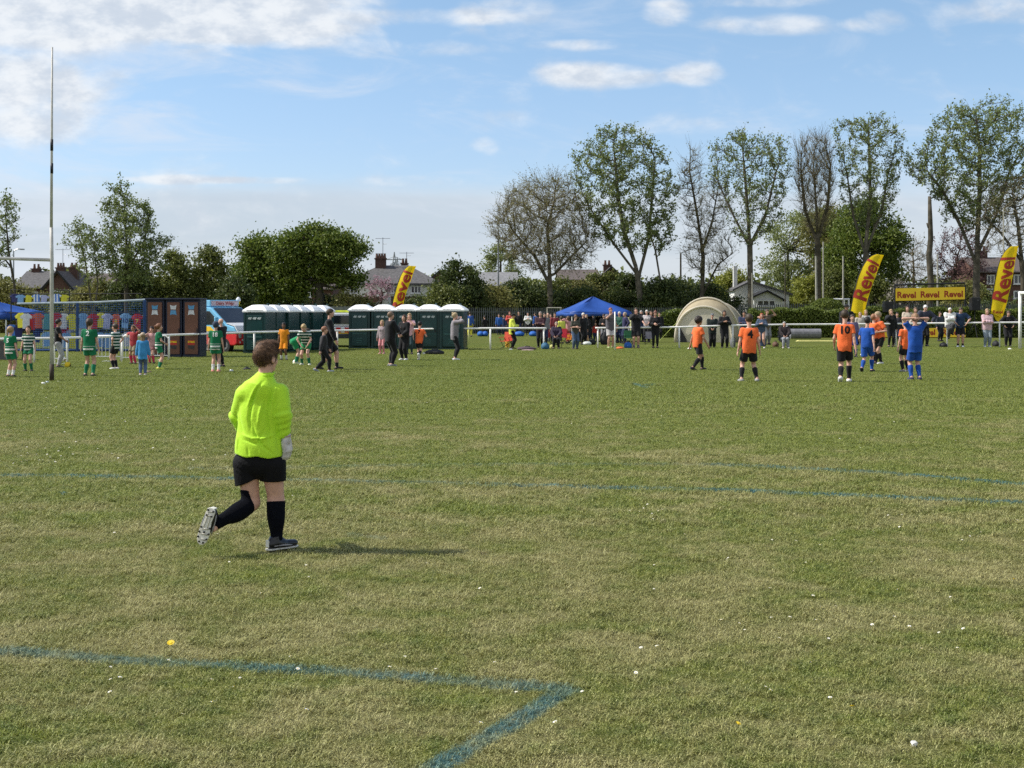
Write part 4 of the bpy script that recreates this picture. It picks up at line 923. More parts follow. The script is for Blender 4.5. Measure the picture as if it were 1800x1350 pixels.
def f_hair(style):
    def f(p):
        big = .0 if style in ('short', 'side') else .03
        d = s_ell(p, (0, -.07, .13), (.405 + big, .505 + big, .425 + big)); d = d + .018 * waves(p * [1, .4, .6], 3, 9)
        fr = np.minimum(p @ unit((0, .8, -.6)) - .06, .50 - p[:, 2])            # open face
        if style == 'short': fr = p @ unit((0, .72, -.70)) - .085
        d = s_max(d, fr, .03); d = s_max(d, -(p[:, 2] + (.42 if style != 'short' else .33)), .03)
        if style == 'long':
            g = s_cone(p * [1, 1.6, 1], (0, -.40, .1), (0, -.62, -1.15), .33, .26); d = s_min(d, g + .02 * waves(p * [2, 2, .3], 5, 9), .08)
            for sx in (-1, 1): d = s_min(d, s_cone(p, (sx * .34, .02, .0), (sx * .34, .12, -.85), .10, .05), .06)
        if style == 'pony':
            d = s_min(d, s_cone(p, (0, -.46, .22), (0, -.68, .12), .1, .12), .05); d = s_min(d, s_cone(p, (0, -.68, .12), (0, -.66, -.75), .13, .05), .05)
        if style == 'bun': d = s_min(d, s_ell(p, (0, -.42, .45), (.19, .19, .18)), .03)
        if style == 'curly': d = d - .05 + .04 * waves(p, 8, 20)
        return d
    return f
def f_hat(style):
    def f(p):
        d = s_ell(p, (0, -.06, .16), (.43, .52, .42)); d = s_max(d, -(p[:, 2] - .16), .02)
        if style == 'cap': d = s_min(d, s_max(s_ell(p, (0, .50, .20), (.30, .34, .05)), -(p[:, 1] - .2), .02), .02)
        if style == 'wide': d = s_min(d, s_ell(p, (0, 0, .18), (.72, .8, .04)), .03)
        if style == 'hood': 
            d = s_ell(p, (0, -.12, .06), (.48, .56, .52)); d = s_max(d, p @ unit((0, 1, -.05)) - .22, .03); d = s_max(d, -(p[:, 2] + .5), .05)
        if style == 'helmet':
            d = s_ell(p, (0, -.07, .12), (.44, .53, .45)); d = s_max(d, np.minimum(p @ unit((0, .8, -.6)) - .10, .42 - p[:, 2]), .02); d = s_max(d, -(p[:, 2] + .32), .03)
        return d
    return f
def f_hand(curl):
    def f(p):
        d = s_box(p, (0, 0, -.24), (.075, .19, .23), r=.07)
        for k, (y, L) in enumerate(((.145, .44), (.05, .50), (-.05, .46), (-.14, .36))):
            a = A3(0, y, -.45); ang = 0
            for j, fr in enumerate((.42, .32, .26)):
                ang += curl * (.8 if j == 0 else 1.0); b = a + L * fr * A3(-math.sin(ang), 0, -math.cos(ang)); d = s_min(d, s_cone(p, a, b, .052 - .006 * j, .048 - .006 * j), .012); a = b
        d = s_min(d, s_cone(p, (-.02, .15, -.08), (-.07, .28, -.27), .075, .06), .03); return s_min(d, s_cone(p, (-.07, .28, -.27), (-.12 - .1 * curl, .30 - .1 * curl, -.47), .055, .042), .015)
    return f
TPL = {}
def tpl(key, fn, lo, hi, h):
    if key not in TPL: TPL[key] = surfnet(fn, lo, hi, h)
    return TPL[key]
def head_tpl(h=.036):
    V, Q = tpl(('head', h), f_head, (-.5, -.62, -.8), (.5, .62, .58), h); c = V[Q].mean(1)
    k = ('headmi', h)
    if k not in TPL:
        mi = np.zeros(len(Q), int)
        for sx in (-1, 1): mi[(np.abs(c[:, 0] - sx * .13) < .06) & (np.abs(c[:, 2] - .045) < .032) & (c[:, 1] > .3)] = 1
        mi[(np.abs(c[:, 0]) < .09) & (np.abs(c[:, 2] + .228) < .032) & (c[:, 1] > .36)] = 2; TPL[k] = mi
    return V, Q, TPL[k]

BASE = dict(fl=(-.055, 0), fr=(.055, 0), fh=(0, 0), yaw=(8, -8), pitch=(0, 0), hl=(-.155, .03, .43), hr=(.155, .03, .43), el=(-.3, -1, 0), er=(.3, -1, 0), kl=(0, 1, 0), kr=(0, 1, 0),
            lean=0, side=0, twist=0, hy=0, hp=0, hip=(0, 0, .515), curl=.35)
def P_(**k): d = dict(BASE); d.update(k); return d
POSES = dict(
 stand=P_(), stand2=P_(fl=(-.08, .02), fr=(.07, -.02), hl=(-.17, .04, .44), hr=(.15, .06, .45)),
 clap=P_(hl=(-.03, .15, .70), hr=(.03, .15, .71), el=(-1, -.3, -.8), er=(1, -.3, -.8), fl=(-.07, .03)),
 phone=P_(hl=(-.05, .15, .64), hr=(.04, .16, .66), el=(-.8, -.4, -1), er=(.8, -.4, -1), hp=-22),
 face=P_(hl=(-.03, .12, .83), hr=(.03, .12, .84), el=(-1, 0, -.9), er=(1, 0, -.9)),
 cross=P_(hl=(.05, .11, .68), hr=(-.05, .12, .66), el=(-1, .1, -.8), er=(1, .1, -.8)),
 headhands=P_(hl=(-.045, -.05, .93), hr=(.045, -.05, .93), el=(-1, .25, .25), er=(1, .25, .25), fl=(-.06, .0), fr=(.065, 0)),
 oneup=P_(hr=(.03, .13, .84), er=(1, .2, -.8)), shade=P_(hl=(-.03, .12, .90), el=(-1, .2, 0), hr=(.05, .12, .86), er=(1, .2, -.2)),
 hips=P_(hl=(-.11, .0, .55), hr=(.11, 0, .55), el=(-1, -.6, 0), er=(1, -.6, 0)),
 walk=P_(fl=(-.05, .14), fr=(.05, -.14), pitch=(8, -22), fh=(0, .02), hl=(-.15, -.06, .46), hr=(.15, .12, .48), lean=3, hip=(0, 0, .50)),
 walk2=P_(fl=(-.05, -.16), fr=(.05, .13), pitch=(-26, 6), fh=(.03, 0), hl=(-.15, .13, .50), hr=(.15, -.07, .46), lean=3, hip=(0, 0, .50)),
 run=P_(fl=(-.04, .10), fr=(.04, -.24), pitch=(0, -60), fh=(0, .12), hl=(-.13, -.12, .60), hr=(.13, .16, .66), el=(-.3, -1, 0), er=(.4, -1, -.4), lean=10, hip=(0, 0, .50)),
 run2=P_(fl=(-.04, -.24), fr=(.04, .12), pitch=(-60, 0), fh=(.12, 0), hr=(.13, -.12, .60), hl=(-.13, .16, .66), lean=10, hip=(0, 0, .50)),
 kneeup=P_(fl=(-.04, 0), fr=(.07, .28), pitch=(0, -10), fh=(0, .18), hl=(-.12, .12, .62), hr=(.10, .16, .66), lean=6),
 wide=P_(fl=(-.115, 0), fr=(.115, 0), yaw=(14, -14), hl=(-.165, .03, .43), hr=(.165, .02, .43), hip=(0, 0, .495)),
 bend=P_(fl=(-.07, .02), fr=(.09, -.05), lean=62, hip=(0, -.06, .50), hl=(-.04, .20, .40), hr=(.08, .24, .42), el=(-.5, -.2, 1), er=(.5, -.2, 1), hp=35),
 crouchlean=P_(fl=(-.09, .05), fr=(.10, -.04), lean=30, hip=(0, -.03, .47), hl=(-.07, .16, .42), hr=(.06, .18, .43), hp=-25, el=(-1, 0, .2), er=(1, 0, .2)),
 sit=P_(fl=(-.07, .22), fr=(.07, .23), hip=(0, 0, .29), hl=(-.05, .17, .37), hr=(.06, .18, .36), lean=-6, el=(-1, -.4, 0), er=(1, -.4, 0)),
 railsit=P_(fl=(-.03, .15), fr=(.05, .10), fh=(.16, .06), pitch=(-10, -20), hip=(0, 0, .42), hl=(.06, .12, .62), hr=(-.06, .13, .60), el=(-1, .2, -.8), er=(1, .2, -.8), lean=6),
 leanrail=P_(lean=16, hip=(0, -.05, .51), hl=(-.12, .16, .57), hr=(.12, .16, .57), el=(-.6, -.5, 1), er=(.6, -.5, 1)),
 armsup=P_(hl=(-.13, .10, .95), hr=(.16, .05, .72), el=(-1, .2, -.3), er=(1, -.2, -.3)),
 hold=P_(hl=(-.04, .15, .56), hr=(.05, .15, .56), el=(-.8, -.6, -.2), er=(.8, -.6, -.2)),
)
def person(label, px, pyb, pyt, face, pose='stand', kid=False, skin=0, hair=('short', (.06, .04, .025)), hat=None, top=None, bottom=None, socks=None, shoes=(.03, .03, .03), coat=None,
           number=None, fat=1.0, h=None, Y=None, head=None, group=None, H=None, fem=False, sole=None, extra=None, z0=0.0, cat='person', hand_mat=None, fold=1.0):
    g = G(px, pyb) if Y is None else Vector((PXY(px, Y), Y, 0)); S = g.y / F
    H = H or (pyb - pyt) * S; ps = POSES[pose] if isinstance(pose, str) else pose; h = h or max(.013, min(.02, g.y / F * .55))
    hh = .155 if kid else .137; shz = 1 - hh - .045; sw = (.092 if kid else (.088 if fem else .103)) * (1 + (fat - 1) * .4)
    Rt = rot('Z', ps['twist']) @ rot('Y', ps['side']) @ rot('X', -ps['lean']); hip = A3(*ps['hip']); T = lambda v: hip + Rt @ A3(*v)
    sL, sR = T((-sw, 0, shz - .53)), T((sw, 0, shz - .53)); nk = T((0, 0, shz - .51)); Rh = Rt @ rot('Z', ps['hy']) @ rot('X', ps['hp']) if abs(ps['lean']) < 25 else rot('Z', ps['hy']) @ rot('X', -ps['lean'] * .55 + ps['hp'] * .5)
    Hc = nk + Rt @ A3(0, .004, .02) + Rh @ A3(0, .012, hh * .5)
    if abs(ps['lean']) < 12 and ps['hip'][2] > .49: Hc[2] = 1 - hh * .5
    hb = (A3(-.05, 0, -.015), A3(.05, 0, -.015)); hp_ = [hip + rot('Z', ps['twist'] * .4) @ v for v in hb]
    ank = [A3(ps['fl'][0], ps['fl'][1], .045 + ps['fh'][0]), A3(ps['fr'][0], ps['fr'][1], .045 + ps['fh'][1])]
    knee, ankle = zip(*[ik(hp_[i], ank[i], .247, .236, ps[('kl', 'kr')[i]]) for i in (0, 1)])
    elb, wri = zip(*[ik((sL, sR)[i], A3(*ps[('hl', 'hr')[i]]) + (0 if not ps['lean'] else 0), .168, .150, ps[('el', 'er')[i]]) for i in (0, 1)])
    sho = (sL, sR); J = lambda v: np.array(v) * H; fa = fat; lf = 1 + (fat - 1) * .5; k_ = .9 if kid else 1.0
    def tl(p): return (p / H - hip) @ Rt                                        # torso frame
    def d_torso(q, o=0.0, loose=False):
        d = s_ell(q, (0, 0, .185), (.086 * fa, .056 * fa, .125)); d = s_min(d, s_ell(q, (0, .006 * fa, .085), (.074 * fa, .054 * fa, .10)), .04); d = s_min(d, s_ell(q, (0, -.006, -.005), (.08 * lf, .060 * lf, .07)), .04)
        d = s_min(d, s_cone(q, (-sw * .9, 0, shz - .535), (sw * .9, 0, shz - .535), .032, .032), .035)
        if fem:
            for sx in (-1, 1): d = s_min(d, s_ell(q, (sx * .036, .045, .205), (.034, .03, .034)), .02)
        if loose: d = s_min(d, s_box(q, (0, 0, .05), (.081 * fa, .056 * fa, .22), r=.05), .03)
        return d - o
    Hn = lambda a: a * H
    def d_arm(q, i, o=0.0, end=2.0, taper=1.0):
        a, b, c = sho[i], elb[i], wri[i]; d = s_cone(q, a, b, .028 * lf + o, .022 * lf * k_ + o * taper)
        if end > 1: d = s_min(d, s_min(s_cone(q, b, b + (c - b) * .4, .022 * lf * k_ + o * taper, .022 * lf * k_ + o * taper), s_cone(q, b, c, .021 * k_ + o * taper, .0145 + o * taper), .01), .01)
        return d
    def d_leg(q, i, o=0.0):
        a, b, c = hp_[i], knee[i], ankle[i]; fwd = unit(np.cross(A3(1, 0, 0), c - b)) * -1
        d = s_cone(q, a, b, .054 * lf * k_ + o, .034 * k_ + o); d = s_min(d, s_cone(q, b, c, .032 * k_ + o, .020 + o), .015)
        m = b + (c - b) * .32 + fwd * -.010 * (1 if (fwd[1] > 0) else -1); return s_min(d, s_ell(q, m, (.033 * k_ + o, .036 * k_ + o, .085), frame(c - b)), .02)
    def frame(z):
        z = unit(z); x = unit(np.cross(A3(0, 1, 0), z)) if abs(z[1]) < .95 else A3(1, 0, 0); return np.stack([x, np.cross(z, x), z], 1)
    fyaw = [rot('Z', ps['yaw'][i]) @ rot('X', ps['pitch'][i]) for i in (0, 1)]
    def d_foot(q, i, o=0.0):
        u = (q - ankle[i]) @ fyaw[i]; d = s_cone(u * [1, 1, 1.15], (0, -.022, -.018), (0, .085, -.026), .024 + o, .018 + o); d = s_min(d, s_cone(u, (0, 0, .0), (0, .05, -.02), .021 + o, .016 + o), .02)
        d = s_min(d, s_cone(u, (0, 0, .02), (0, -.008, -.015), .020 + o, .022 + o), .015); return s_max(d, -(u[:, 2] + .043), .004)
    def body(p):
        q = p / H; d = d_torso((q - hip) @ Rt); d = s_min(d, s_cone(q, nk - Rt @ A3(0, 0, .01), Hc - Rh @ A3(0, .01, hh * .2), .029 * (1 if not fem else .88), .028), .02)
        for i in (0, 1): d = s_min(d, d_arm(q, i), .02); d = s_min(d, d_leg(q, i), .02); d = s_min(d, d_foot(q, i), .015)
        return d * H
    pts = np.array([Hc, *sho, *elb, *wri, *knee, *ankle, hip]) * H; lo, hi = pts.min(0) - .16 * H, pts.max(0) + .13 * H; lo[2] = -.02 * H if not z0 else lo[2]
    V, Q = surfnet(body, lo, hi, h); VV, QQ, MI = [V], [Q], [np.zeros(len(Q), int)]; n0 = len(V)
    hv, hq, hmi = head_tpl(.03 if h < .012 else .045); hw = .93 if kid else .88
    xf = lambda v, s=1.0: (v * [hw * s, .92 * s, s] * hh) @ Rh.T * H + Hc * H
    VV.append(xf(hv)); QQ.append(hq + n0); MI.append(hmi); n0 += len(hv)
    gl = []
    for i in (0, 1):
        v, q = tpl(('hand', ps['curl']), f_hand(ps['curl']), (-.5, -.35, -1.05), (.2, .5, .12), .045); sgn = -1 if i == 0 else 1
        z = -unit(wri[i] - elb[i]); inw = unit(A3(-sgn * 1.0, .25, -.1)) if pose != 'gk' else unit(A3(-sgn, .2, 0)); x = -unit(inw - z * (inw @ z)); y = np.cross(z, x) * 1.0
        v2 = v * [1, sgn * 1.0, 1]; 
        if i == 0: v2 = v * [1, -1, 1]; q = q[:, ::-1]
        fr = np.stack([x, y, z], 1); hl = .105 if not kid else .10; w_ = (v2 * hl) @ fr.T * H + wri[i] * H
        if hand_mat: gl.append((w_, q))
        VV.append(w_); QQ.append(q + n0); MI.append(np.zeros(len(q), int)); n0 += len(v)
    o = npmesh('person', np.concatenate(VV), np.concatenate(QQ), [SKINS[skin], EYE, LIP], mi=np.concatenate(MI))
    o.location = (g.x, g.y, z0); o.rotation_euler = (0, 0, R(face)); tag(o, label, cat, group)
    cl = lambda c, nm: c if isinstance(c, bpy.types.Material) else cloth('%s_%s' % (nm, '_'.join('%d' % round(x * 100) for x in c)), c)
    def part(nm, f, m, lo_, hi_, hs=h):
        v, q = surfnet(lambda p: f(p / H) * H, np.array(lo_) * H, np.array(hi_) * H, hs)
        if len(q): return npmesh(nm, v, q, m, o)
    lo1, hi1 = lo / H - .04, hi / H + .04; lo1[2] = max(lo1[2], -.03)
    R_ = {'o': o, 'H': H}
    wv = lambda q, a=.0035, s=9, sd=1: a * fold * waves(q, sd, s * 2.2)
    if top:
        m = cl(top[0], 'top'); lot = lo1.copy(); lot[2] = max(lot[2], min(hip[2] + (top[2] if len(top) > 2 else -.05), wri[0][2], wri[1][2]) - .08); slv = top[1]; hem = top[2] if len(top) > 2 else -.045; ls_ = top[3] if len(top) > 3 else .010
        def ft(q):
            t = (q - hip) @ Rt; d = d_torso(t, ls_, True)
            if hem < -.08: d = s_min(d, s_cone(t * [1, 1.25, 1], (0, 0, .05), (0, 0, hem), .07 * fa, .095 * fa), .04)
            d = s_max(d, -(t[:, 2] - hem - .006 * np.sin(t[:, 0] * 60))); d = s_max(d, t[:, 2] - (shz - .50))
            if not slv: return d + wv(t)
            for i in (0, 1):
                if slv < 1: e = sho[i] + (elb[i] - sho[i]) * slv; a = s_cone(q, sho[i], e + (e - sho[i]) * .3, .036 * lf + ls_ * .4, .036 * lf + ls_ * .6); a = s_max(a, (q - e) @ unit(e - sho[i]))
                else: e = elb[i] + (wri[i] - elb[i]) * (slv - 1); a = d_arm(q, i, ls_ * 1.0 + .004, 2.0, .85); a = s_max(a, (q - e) @ unit(wri[i] - elb[i]))
                d = s_min(d, a, .02)
            return d + wv(q)
        R_['shirt'] = part(top[4] if len(top) > 4 else 'shirt', ft, m, lot, hi1)
        if number and R_['shirt']: number_on(R_['shirt'], number, H, hip, Rt, shz, o)
    if bottom:
        kind = bottom[1]; m = cl(bottom[0], 'bottom'); ln = bottom[2] if len(bottom) > 2 else .75; fl_ = .02 if kind == 'shorts' else .006
        def fb(q):
            t = (q - hip) @ Rt; d = s_ell(t, (0, -.004, -.005), (.088 * lf, .068 * lf, .085)); d = s_min(d, s_ell(t, (0, 0, .05), (.078 * lf, .058 * lf, .06)), .03); d = s_max(d, t[:, 2] - .07)
            if kind == 'skirt': c = s_cone(t * [1, 1.2, 1], (0, 0, 0), (0, 0, -ln * .25), .075, .12); return s_max(s_min(d, c, .02), -(t[:, 2] + ln * .25)) + wv(q, .005)
            for i in (0, 1):
                a, b, c = hp_[i], knee[i], ankle[i]
                if kind == 'shorts': e = a + (b - a) * ln; l = s_cone(q, a, e + (e - a) * .25, .058 * lf, .056 * lf * k_ + .010); l = s_max(l, (q - e) @ unit(b - a))
                else: 
                    of = .004 if kind == 'leggings' else .012; l = d_leg(q, i, of)
                    if kind == 'wide': l = s_min(l, s_cone(q, b, c, .046, .048), .02)
                    l = s_max(l, (q - (b + (c - b) * (.93 if ln < 1 else .99))) @ unit(c - b))
                d = s_min(d, l, .012)
            return d + wv(q, .003)
        R_['bottom'] = part({'shorts': 'shorts', 'skirt': 'skirt', 'leggings': 'leggings'}.get(kind, 'trousers'), fb, m, lo1, [hi1[0], hi1[1], hip[2] + .16])
    for i in (0, 1):
        b, c = knee[i], ankle[i]
        if socks:
            top_ = socks[1] if len(socks) > 1 else .12; e = b + (c - b) * top_
            fs = lambda q, i=i, e=e, b=b, c=c: s_max(s_max(d_leg(q, i, .007), -(q - e) @ unit(c - b)), s_cone(q, b, c, .08, .06))
            part('sock', fs, cl(socks[0], 'sock'), np.minimum(b, c) - .07, np.maximum(b, c) + .07)
        if shoes is not None:
            ff = lambda q, i=i: s_max(d_foot(q, i, .006), (q - ankle[i]) @ fyaw[i] @ A3(0, 0, 1) - .008)
            part('shoe', ff, cl(shoes, 'shoe'), ankle[i] - .17, ankle[i] + .17, hs=min(h, .014))
    if hat:
        v, q = tpl(('hat', hat[0]), f_hat(hat[0]), (-.85, -.95, -.75), (.85, 1.0, .75), .05); npmesh('hood' if hat[0] == 'hood' else ('headguard' if hat[0] == 'helmet' else 'hat'), xf(v), q, cl(hat[1], 'hat'), o)
    if hair and hair[0] != 'bald':
        v, q = tpl(('hair', hair[0]), f_hair(hair[0]), (-.6, -1.0, -1.5), (.6, .6, .75), .045 if h > .012 else .03)
        npmesh('hair', xf(v, .97 if hat else 1.0), q, mat('hair_%d_%d' % (hair[1][0] * 100, hair[1][2] * 100), hair[1], rough=.6, var=.35, scale=30, spec=.4), o)
    R_.update(wri=[J(x) for x in wri], elb=[J(x) for x in elb], Hc=J(Hc), ankle=[J(x) for x in ankle], knee=[J(x) for x in knee], T=T)
    if hand_mat:
        for w_, q in gl: c = w_.mean(0); npmesh('glove', c + (w_ - c) * 1.12, q, hand_mat, o)
    return R_
def number_on(sh, txt, H, hip, Rt, shz, parent):
    s, col, zc, *rest = txt[1:] if isinstance(txt, tuple) else (); word = txt[0]; front = bool(rest and rest[0]); xo = rest[1] if len(rest) > 1 else 0
    v, f = text_mesh(word, s * H, s * H * .035, res=2); me = sh.data
    bv = BVHTree.FromPolygons([x.co for x in me.vertices], [tuple(p.vertices) for p in me.polygons]); out = []
    Rm = Matrix(Rt.tolist()); sg = 1 if front else -1
    for x, y in v:
        lx = (-x if front else x) + xo * H; src = Vector(hip * H) + Rm @ Vector((lx, sg * .6, (zc - .53) * H + y)); d = Rm @ Vector((0, -sg, 0))
        hit = bv.ray_cast(src, d); out.append(tuple((hit[0] if hit[0] else src + d * .5) - d * .009))
    n = len(out); me = bpy.data.meshes.new('shirt_number'); me.from_pydata(out, [], f); me.materials.append(cloth('number_%d_%d' % (col[0] * 100, col[1] * 100), col))
    o = bpy.data.objects.new('shirt_number', me); COL.objects.link(o); o.parent = parent
    return o

# ------------------------------------------------------------------ the goalkeeper in the foreground
KB = G(486, 969); KM = KB.y / F                                   # metres per photograph pixel where he runs
KX = lambda px: (px - 486) * KM
KZ = lambda py: (969 - py) * KM
def K(px, py, dy=0.0): return A3(KX(px), dy, KZ(py))
KS = 1.49
kh, kpel = K(468, 629.5, .015), K(456, 808)
shl, shr = K(430, 694, .0), K(492, 690, -.01)
eL, wL = K(414, 733, .07), K(420, 768, .25)
eR, wR = K(501, 730, -.05), K(501, 771, -.02)
hL, hR = K(434, 815), K(478, 815)
knL, anL = K(441, 884, .03), K(392, 912, -.245)
knR, anR = K(483, 880, .05), K(486, 949, .01)
SHIRT_Y = mat('keeper_shirt', (0.54, 0.90, 0.035), rough=.62, var=.05, scale=3, bump=.15, bscale=60, spec=.25, sheen=.2, trans=.12)
BLK = mat('keeper_black', (0.006, 0.006, 0.008), rough=.8, var=.3, scale=8, bump=.3, bscale=60, spec=.2); SOCK = mat('keeper_sock', (0.005, 0.006, 0.010), rough=.95, var=.3, scale=60, bump=.6, bscale=240, spec=.1)
Rk = rot('Z', -4)
def k_leg(p, i, o=0.0):
    a, b, c = ((hL, knL, anL), (hR, knR, anR))[i]; d = s_cone(p, a, b, .082 + o, .056 + o); d = s_min(d, s_cone(p, b, c, .053 + o, .034 + o), .03)
    z = unit(c - b); back = unit(np.cross(z, A3(1, 0, 0))) * (1 if i == 1 else 1); back = back if back[1] < 0 or i == 0 else -back
    m = b + (c - b) * .34 + (back * .016 if i == 1 else A3(0, .0, -.016)); x = unit(np.cross(A3(0, 1, .3), z)); M = np.stack([x, np.cross(z, x), z], 1)
    return s_min(d, s_ell(p, m, (.054 + o, .056 + o, .13), M), .03)
def k_body(p):
    q = (p - kpel) @ Rk
    d = s_ell(q, (.0, 0, -.01), (.125, .10, .12)); d = s_min(d, s_ell(q, (.0, .015, .15), (.128, .10, .17)), .06); d = s_min(d, s_ell(q, (.008, 0, .33), (.13, .088, .18)), .06)
    d = s_min(d, s_cone(p, shl + A3(.02, 0, 0), shr - A3(.02, 0, 0), .05, .05), .05); d = s_min(d, s_cone(p, K(464, 672, .0), kh - A3(0, .01, .04), .050, .048), .03)
    for i, (a, b, c) in enumerate(((shl, eL, wL), (shr, eR, wR))): d = s_min(d, s_cone(p, a, b, .045, .036), .03); d = s_min(d, s_cone(p, b, c, .036, .024), .02)
    for i in (0, 1): d = s_min(d, k_leg(p, i), .03)
    d = s_min(d, s_cone(p, anR, anR + A3(.01, .01, -.02), .03, .022), .02); d = s_min(d, s_cone(p, anL, anL + A3(-.01, -.03, -.03), .03, .022), .02)
    return d
V, Q = surfnet(k_body, (-.50, -.42, -.01), (.22, .45, 1.5), .0085); VV, QQ, MI = [V], [Q], [np.zeros(len(Q), int)]; n0 = len(V)
hv, hq, hmi = head_tpl(.022); Rhk = rot('Z', -34) @ rot('X', -3); kx = lambda v, s=1.0: (v * [.84 * s, .88 * s, 1.0 * s] * .226) @ Rhk.T + kh
VV.append(kx(hv)); QQ.append(hq + n0); MI.append(hmi); n0 += len(hv)
keeper = npmesh('person', np.concatenate(VV), np.concatenate(QQ), [SKINS[0], EYE, LIP], mi=np.concatenate(MI)); keeper.location = (KB.x, KB.y, 0)
tag(keeper, 'boy goalkeeper in fluorescent yellow long sleeved shirt and black shorts running away in the foreground', 'person')
def k_part(nm, f, lo, hi, h, m, parent=None): v, q = surfnet(f, lo, hi, h); return npmesh(nm, v, q, m, parent or keeper)
# shirt: loose, with folds pulled between shoulders, elbow and hem
def crease(p, pts, w_, a):
    """a fold that fades out at both ends"""
    sc3 = A3(1, .12, 1); d = np.full(len(p), 9.0); T = np.zeros(len(p)); L = len(pts) - 1
    for k, (u, v) in enumerate(zip(pts[:-1], pts[1:])):
        u, v = A3(*u) * sc3, A3(*v) * sc3; ab = v - u; t = np.clip(((p * sc3) - u) @ ab / (ab @ ab), 0, 1); dd = np.linalg.norm(p * sc3 - u - t[:, None] * ab, axis=1); m = dd < d; d = np.where(m, dd, d); T = np.where(m, (k + t) / L, T)
    return a * np.exp(-(d / w_) ** 2) * np.sin(math.pi * np.clip(T, .02, .98)) ** .6
def kc(*pp): return [K(x, y, -.1) for x, y in pp]
CRE = [(kc((468, 668), (455, 685), (447, 705), (443, 735), (447, 758)), .010, -.016), (kc((460, 672), (448, 692), (438, 715)), .010, .008), (kc((484, 676), (478, 700), (474, 728), (476, 760), (482, 785)), .011, -.015), (kc((490, 672), (484, 700), (481, 730)), .009, .009),
       (kc((466, 705), (461, 725), (458, 748)), .010, .011), (kc((470, 700), (468, 722), (464, 742)), .008, -.010), (kc((447, 735), (453, 760), (466, 780), (484, 796)), .009, -.012), (kc((470, 752), (462, 768), (456, 778)), .008, -.008), (kc((430, 762), (448, 768), (470, 768), (486, 762)), .008, .011), (kc((432, 770), (452, 777), (472, 776)), .007, -.009),
       (kc((420, 705), (424, 735), (432, 760)), .009, -.011), (kc((415, 748), (420, 770), (418, 792)), .009, .009), (kc((498, 676), (492, 695), (484, 712)), .008, -.010), (kc((508, 692), (498, 704), (488, 720)), .008, .010), (kc((504, 712), (495, 722), (488, 738)), .007, -.010), (kc((492, 745), (490, 768), (493, 795)), .009, -.010),
       (kc((440, 782), (443, 800)), .008, -.007), (kc((462, 786), (466, 802)), .008, .007), (kc((426, 682), (432, 672), (444, 664)), .007, -.006)]
def k_shirt(p):
    q = (p - kpel) @ Rk
    d = s_ell(q, (.0, .0, .02), (.156, .118, .20)); d = s_min(d, s_ell(q, (.0, .01, .16), (.160, .120, .22)), .08); d = s_min(d, s_ell(q, (.012, 0, .34), (.160, .110, .185)), .06)
    d = s_min(d, s_cone(p, shl + A3(.02, 0, .025), shr - A3(.02, 0, .025), .055, .055), .07)
    d = s_min(d, s_cone(p, K(462, 678, -.0), K(467, 656, .01), .118, .056), .06)
    hemz = K(0, 801)[2] - .055 * (p[:, 0] - kpel[0]) + .006 * np.sin(p[:, 0] * 40)
    d = d - .010 * np.clip((.25 - q[:, 2]) / .3, 0, 1); d = s_max(d, hemz - p[:, 2], .006)
    f = np.zeros(len(p))
    for pts, w_, a in CRE: f += crease(p, pts, w_, a)
    d = d - f
    for i, (a, b, c) in enumerate(((shl, eL, wL), (shr, eR, wR))):
        s = s_cone(p, a, b, .068, .056); t = s_cone(p, b, c, .055, .040 if i else .046)
        ring = .0036 * np.sin((p - b) @ unit(c - b) * 120 + p[:, 0] * 45 * (1 if i else -1) + 6 * waves(p, 4, 7)) * np.exp(-((np.linalg.norm(p - (b + c) / 2, axis=1)) / .13) ** 2) + .0025 * np.exp(-((p - b) @ unit(b - a) / .012) ** 2) - .005 * np.exp(-((p - b) @ unit(b - a) / .012 + 2) ** 2)
        e = c - unit(c - b) * .012; s = s_max(s_min(s, t, .025) - ring, (p - e) @ unit(c - b), .004); d = s_min(d, s, .018)
    d = d + .0026 * waves(p * [.9, .5, .8] + p[:, ::-1] * .4, 11, 11) + .0012 * waves(p, 12, 40)
    return s_max(d, (p - K(468, 655, 0)) @ unit((.12, .12, 1)) - .004, .004)
k_part('shirt', k_shirt, (-.42, -.22, .60), (.20, .42, 1.36), .0058, SHIRT_Y)
col_ = MB(); ring_ = [kh + A3(.060 * math.cos(t) - .006, .060 * math.sin(t) - .012, -.112 + .012 * math.sin(t + .4)) for t in np.linspace(0, 2 * math.pi, 25)]; col_.tube(ring_, .010, 6); col_.build('collar', SHIRT_Y, keeper, smooth=True)
hr_ = MB(); 
def k_shorts(p):
    d = s_ell(p, kpel + A3(0, 0, -.01), (.155, .118, .13))
    for i, (a, b) in enumerate(((hL, knL), (hR, knR))):
        e = K(434, 846, .02) if i == 0 else K(479, 846, .03); ax = unit(b - a); s = s_cone(p, a, e + ax * .03, .098, .088 if i else .092)
        nrm = unit(A3(.42, .1, -1)) if i == 0 else unit(A3(.0, .0, -1)); s = s_max(s, (p - e) @ nrm, .004); d = s_min(d, s, .012)
    d = s_max(d, p[:, 2] - K(0, 785)[2], .004)
    return d + .0035 * waves(p * [.6, 1, 1.2], 21, 18) + .0030 * np.sin((p[:, 2] * 1.0 + p[:, 0] * .8) * 150) * np.exp(-((p[:, 0] - KX(425)) / .04) ** 2 - ((p[:, 2] - KZ(822)) / .05) ** 2)
k_part('shorts', k_shorts, (-.45, -.2, .35), (.25, .25, .85), .006, BLK)
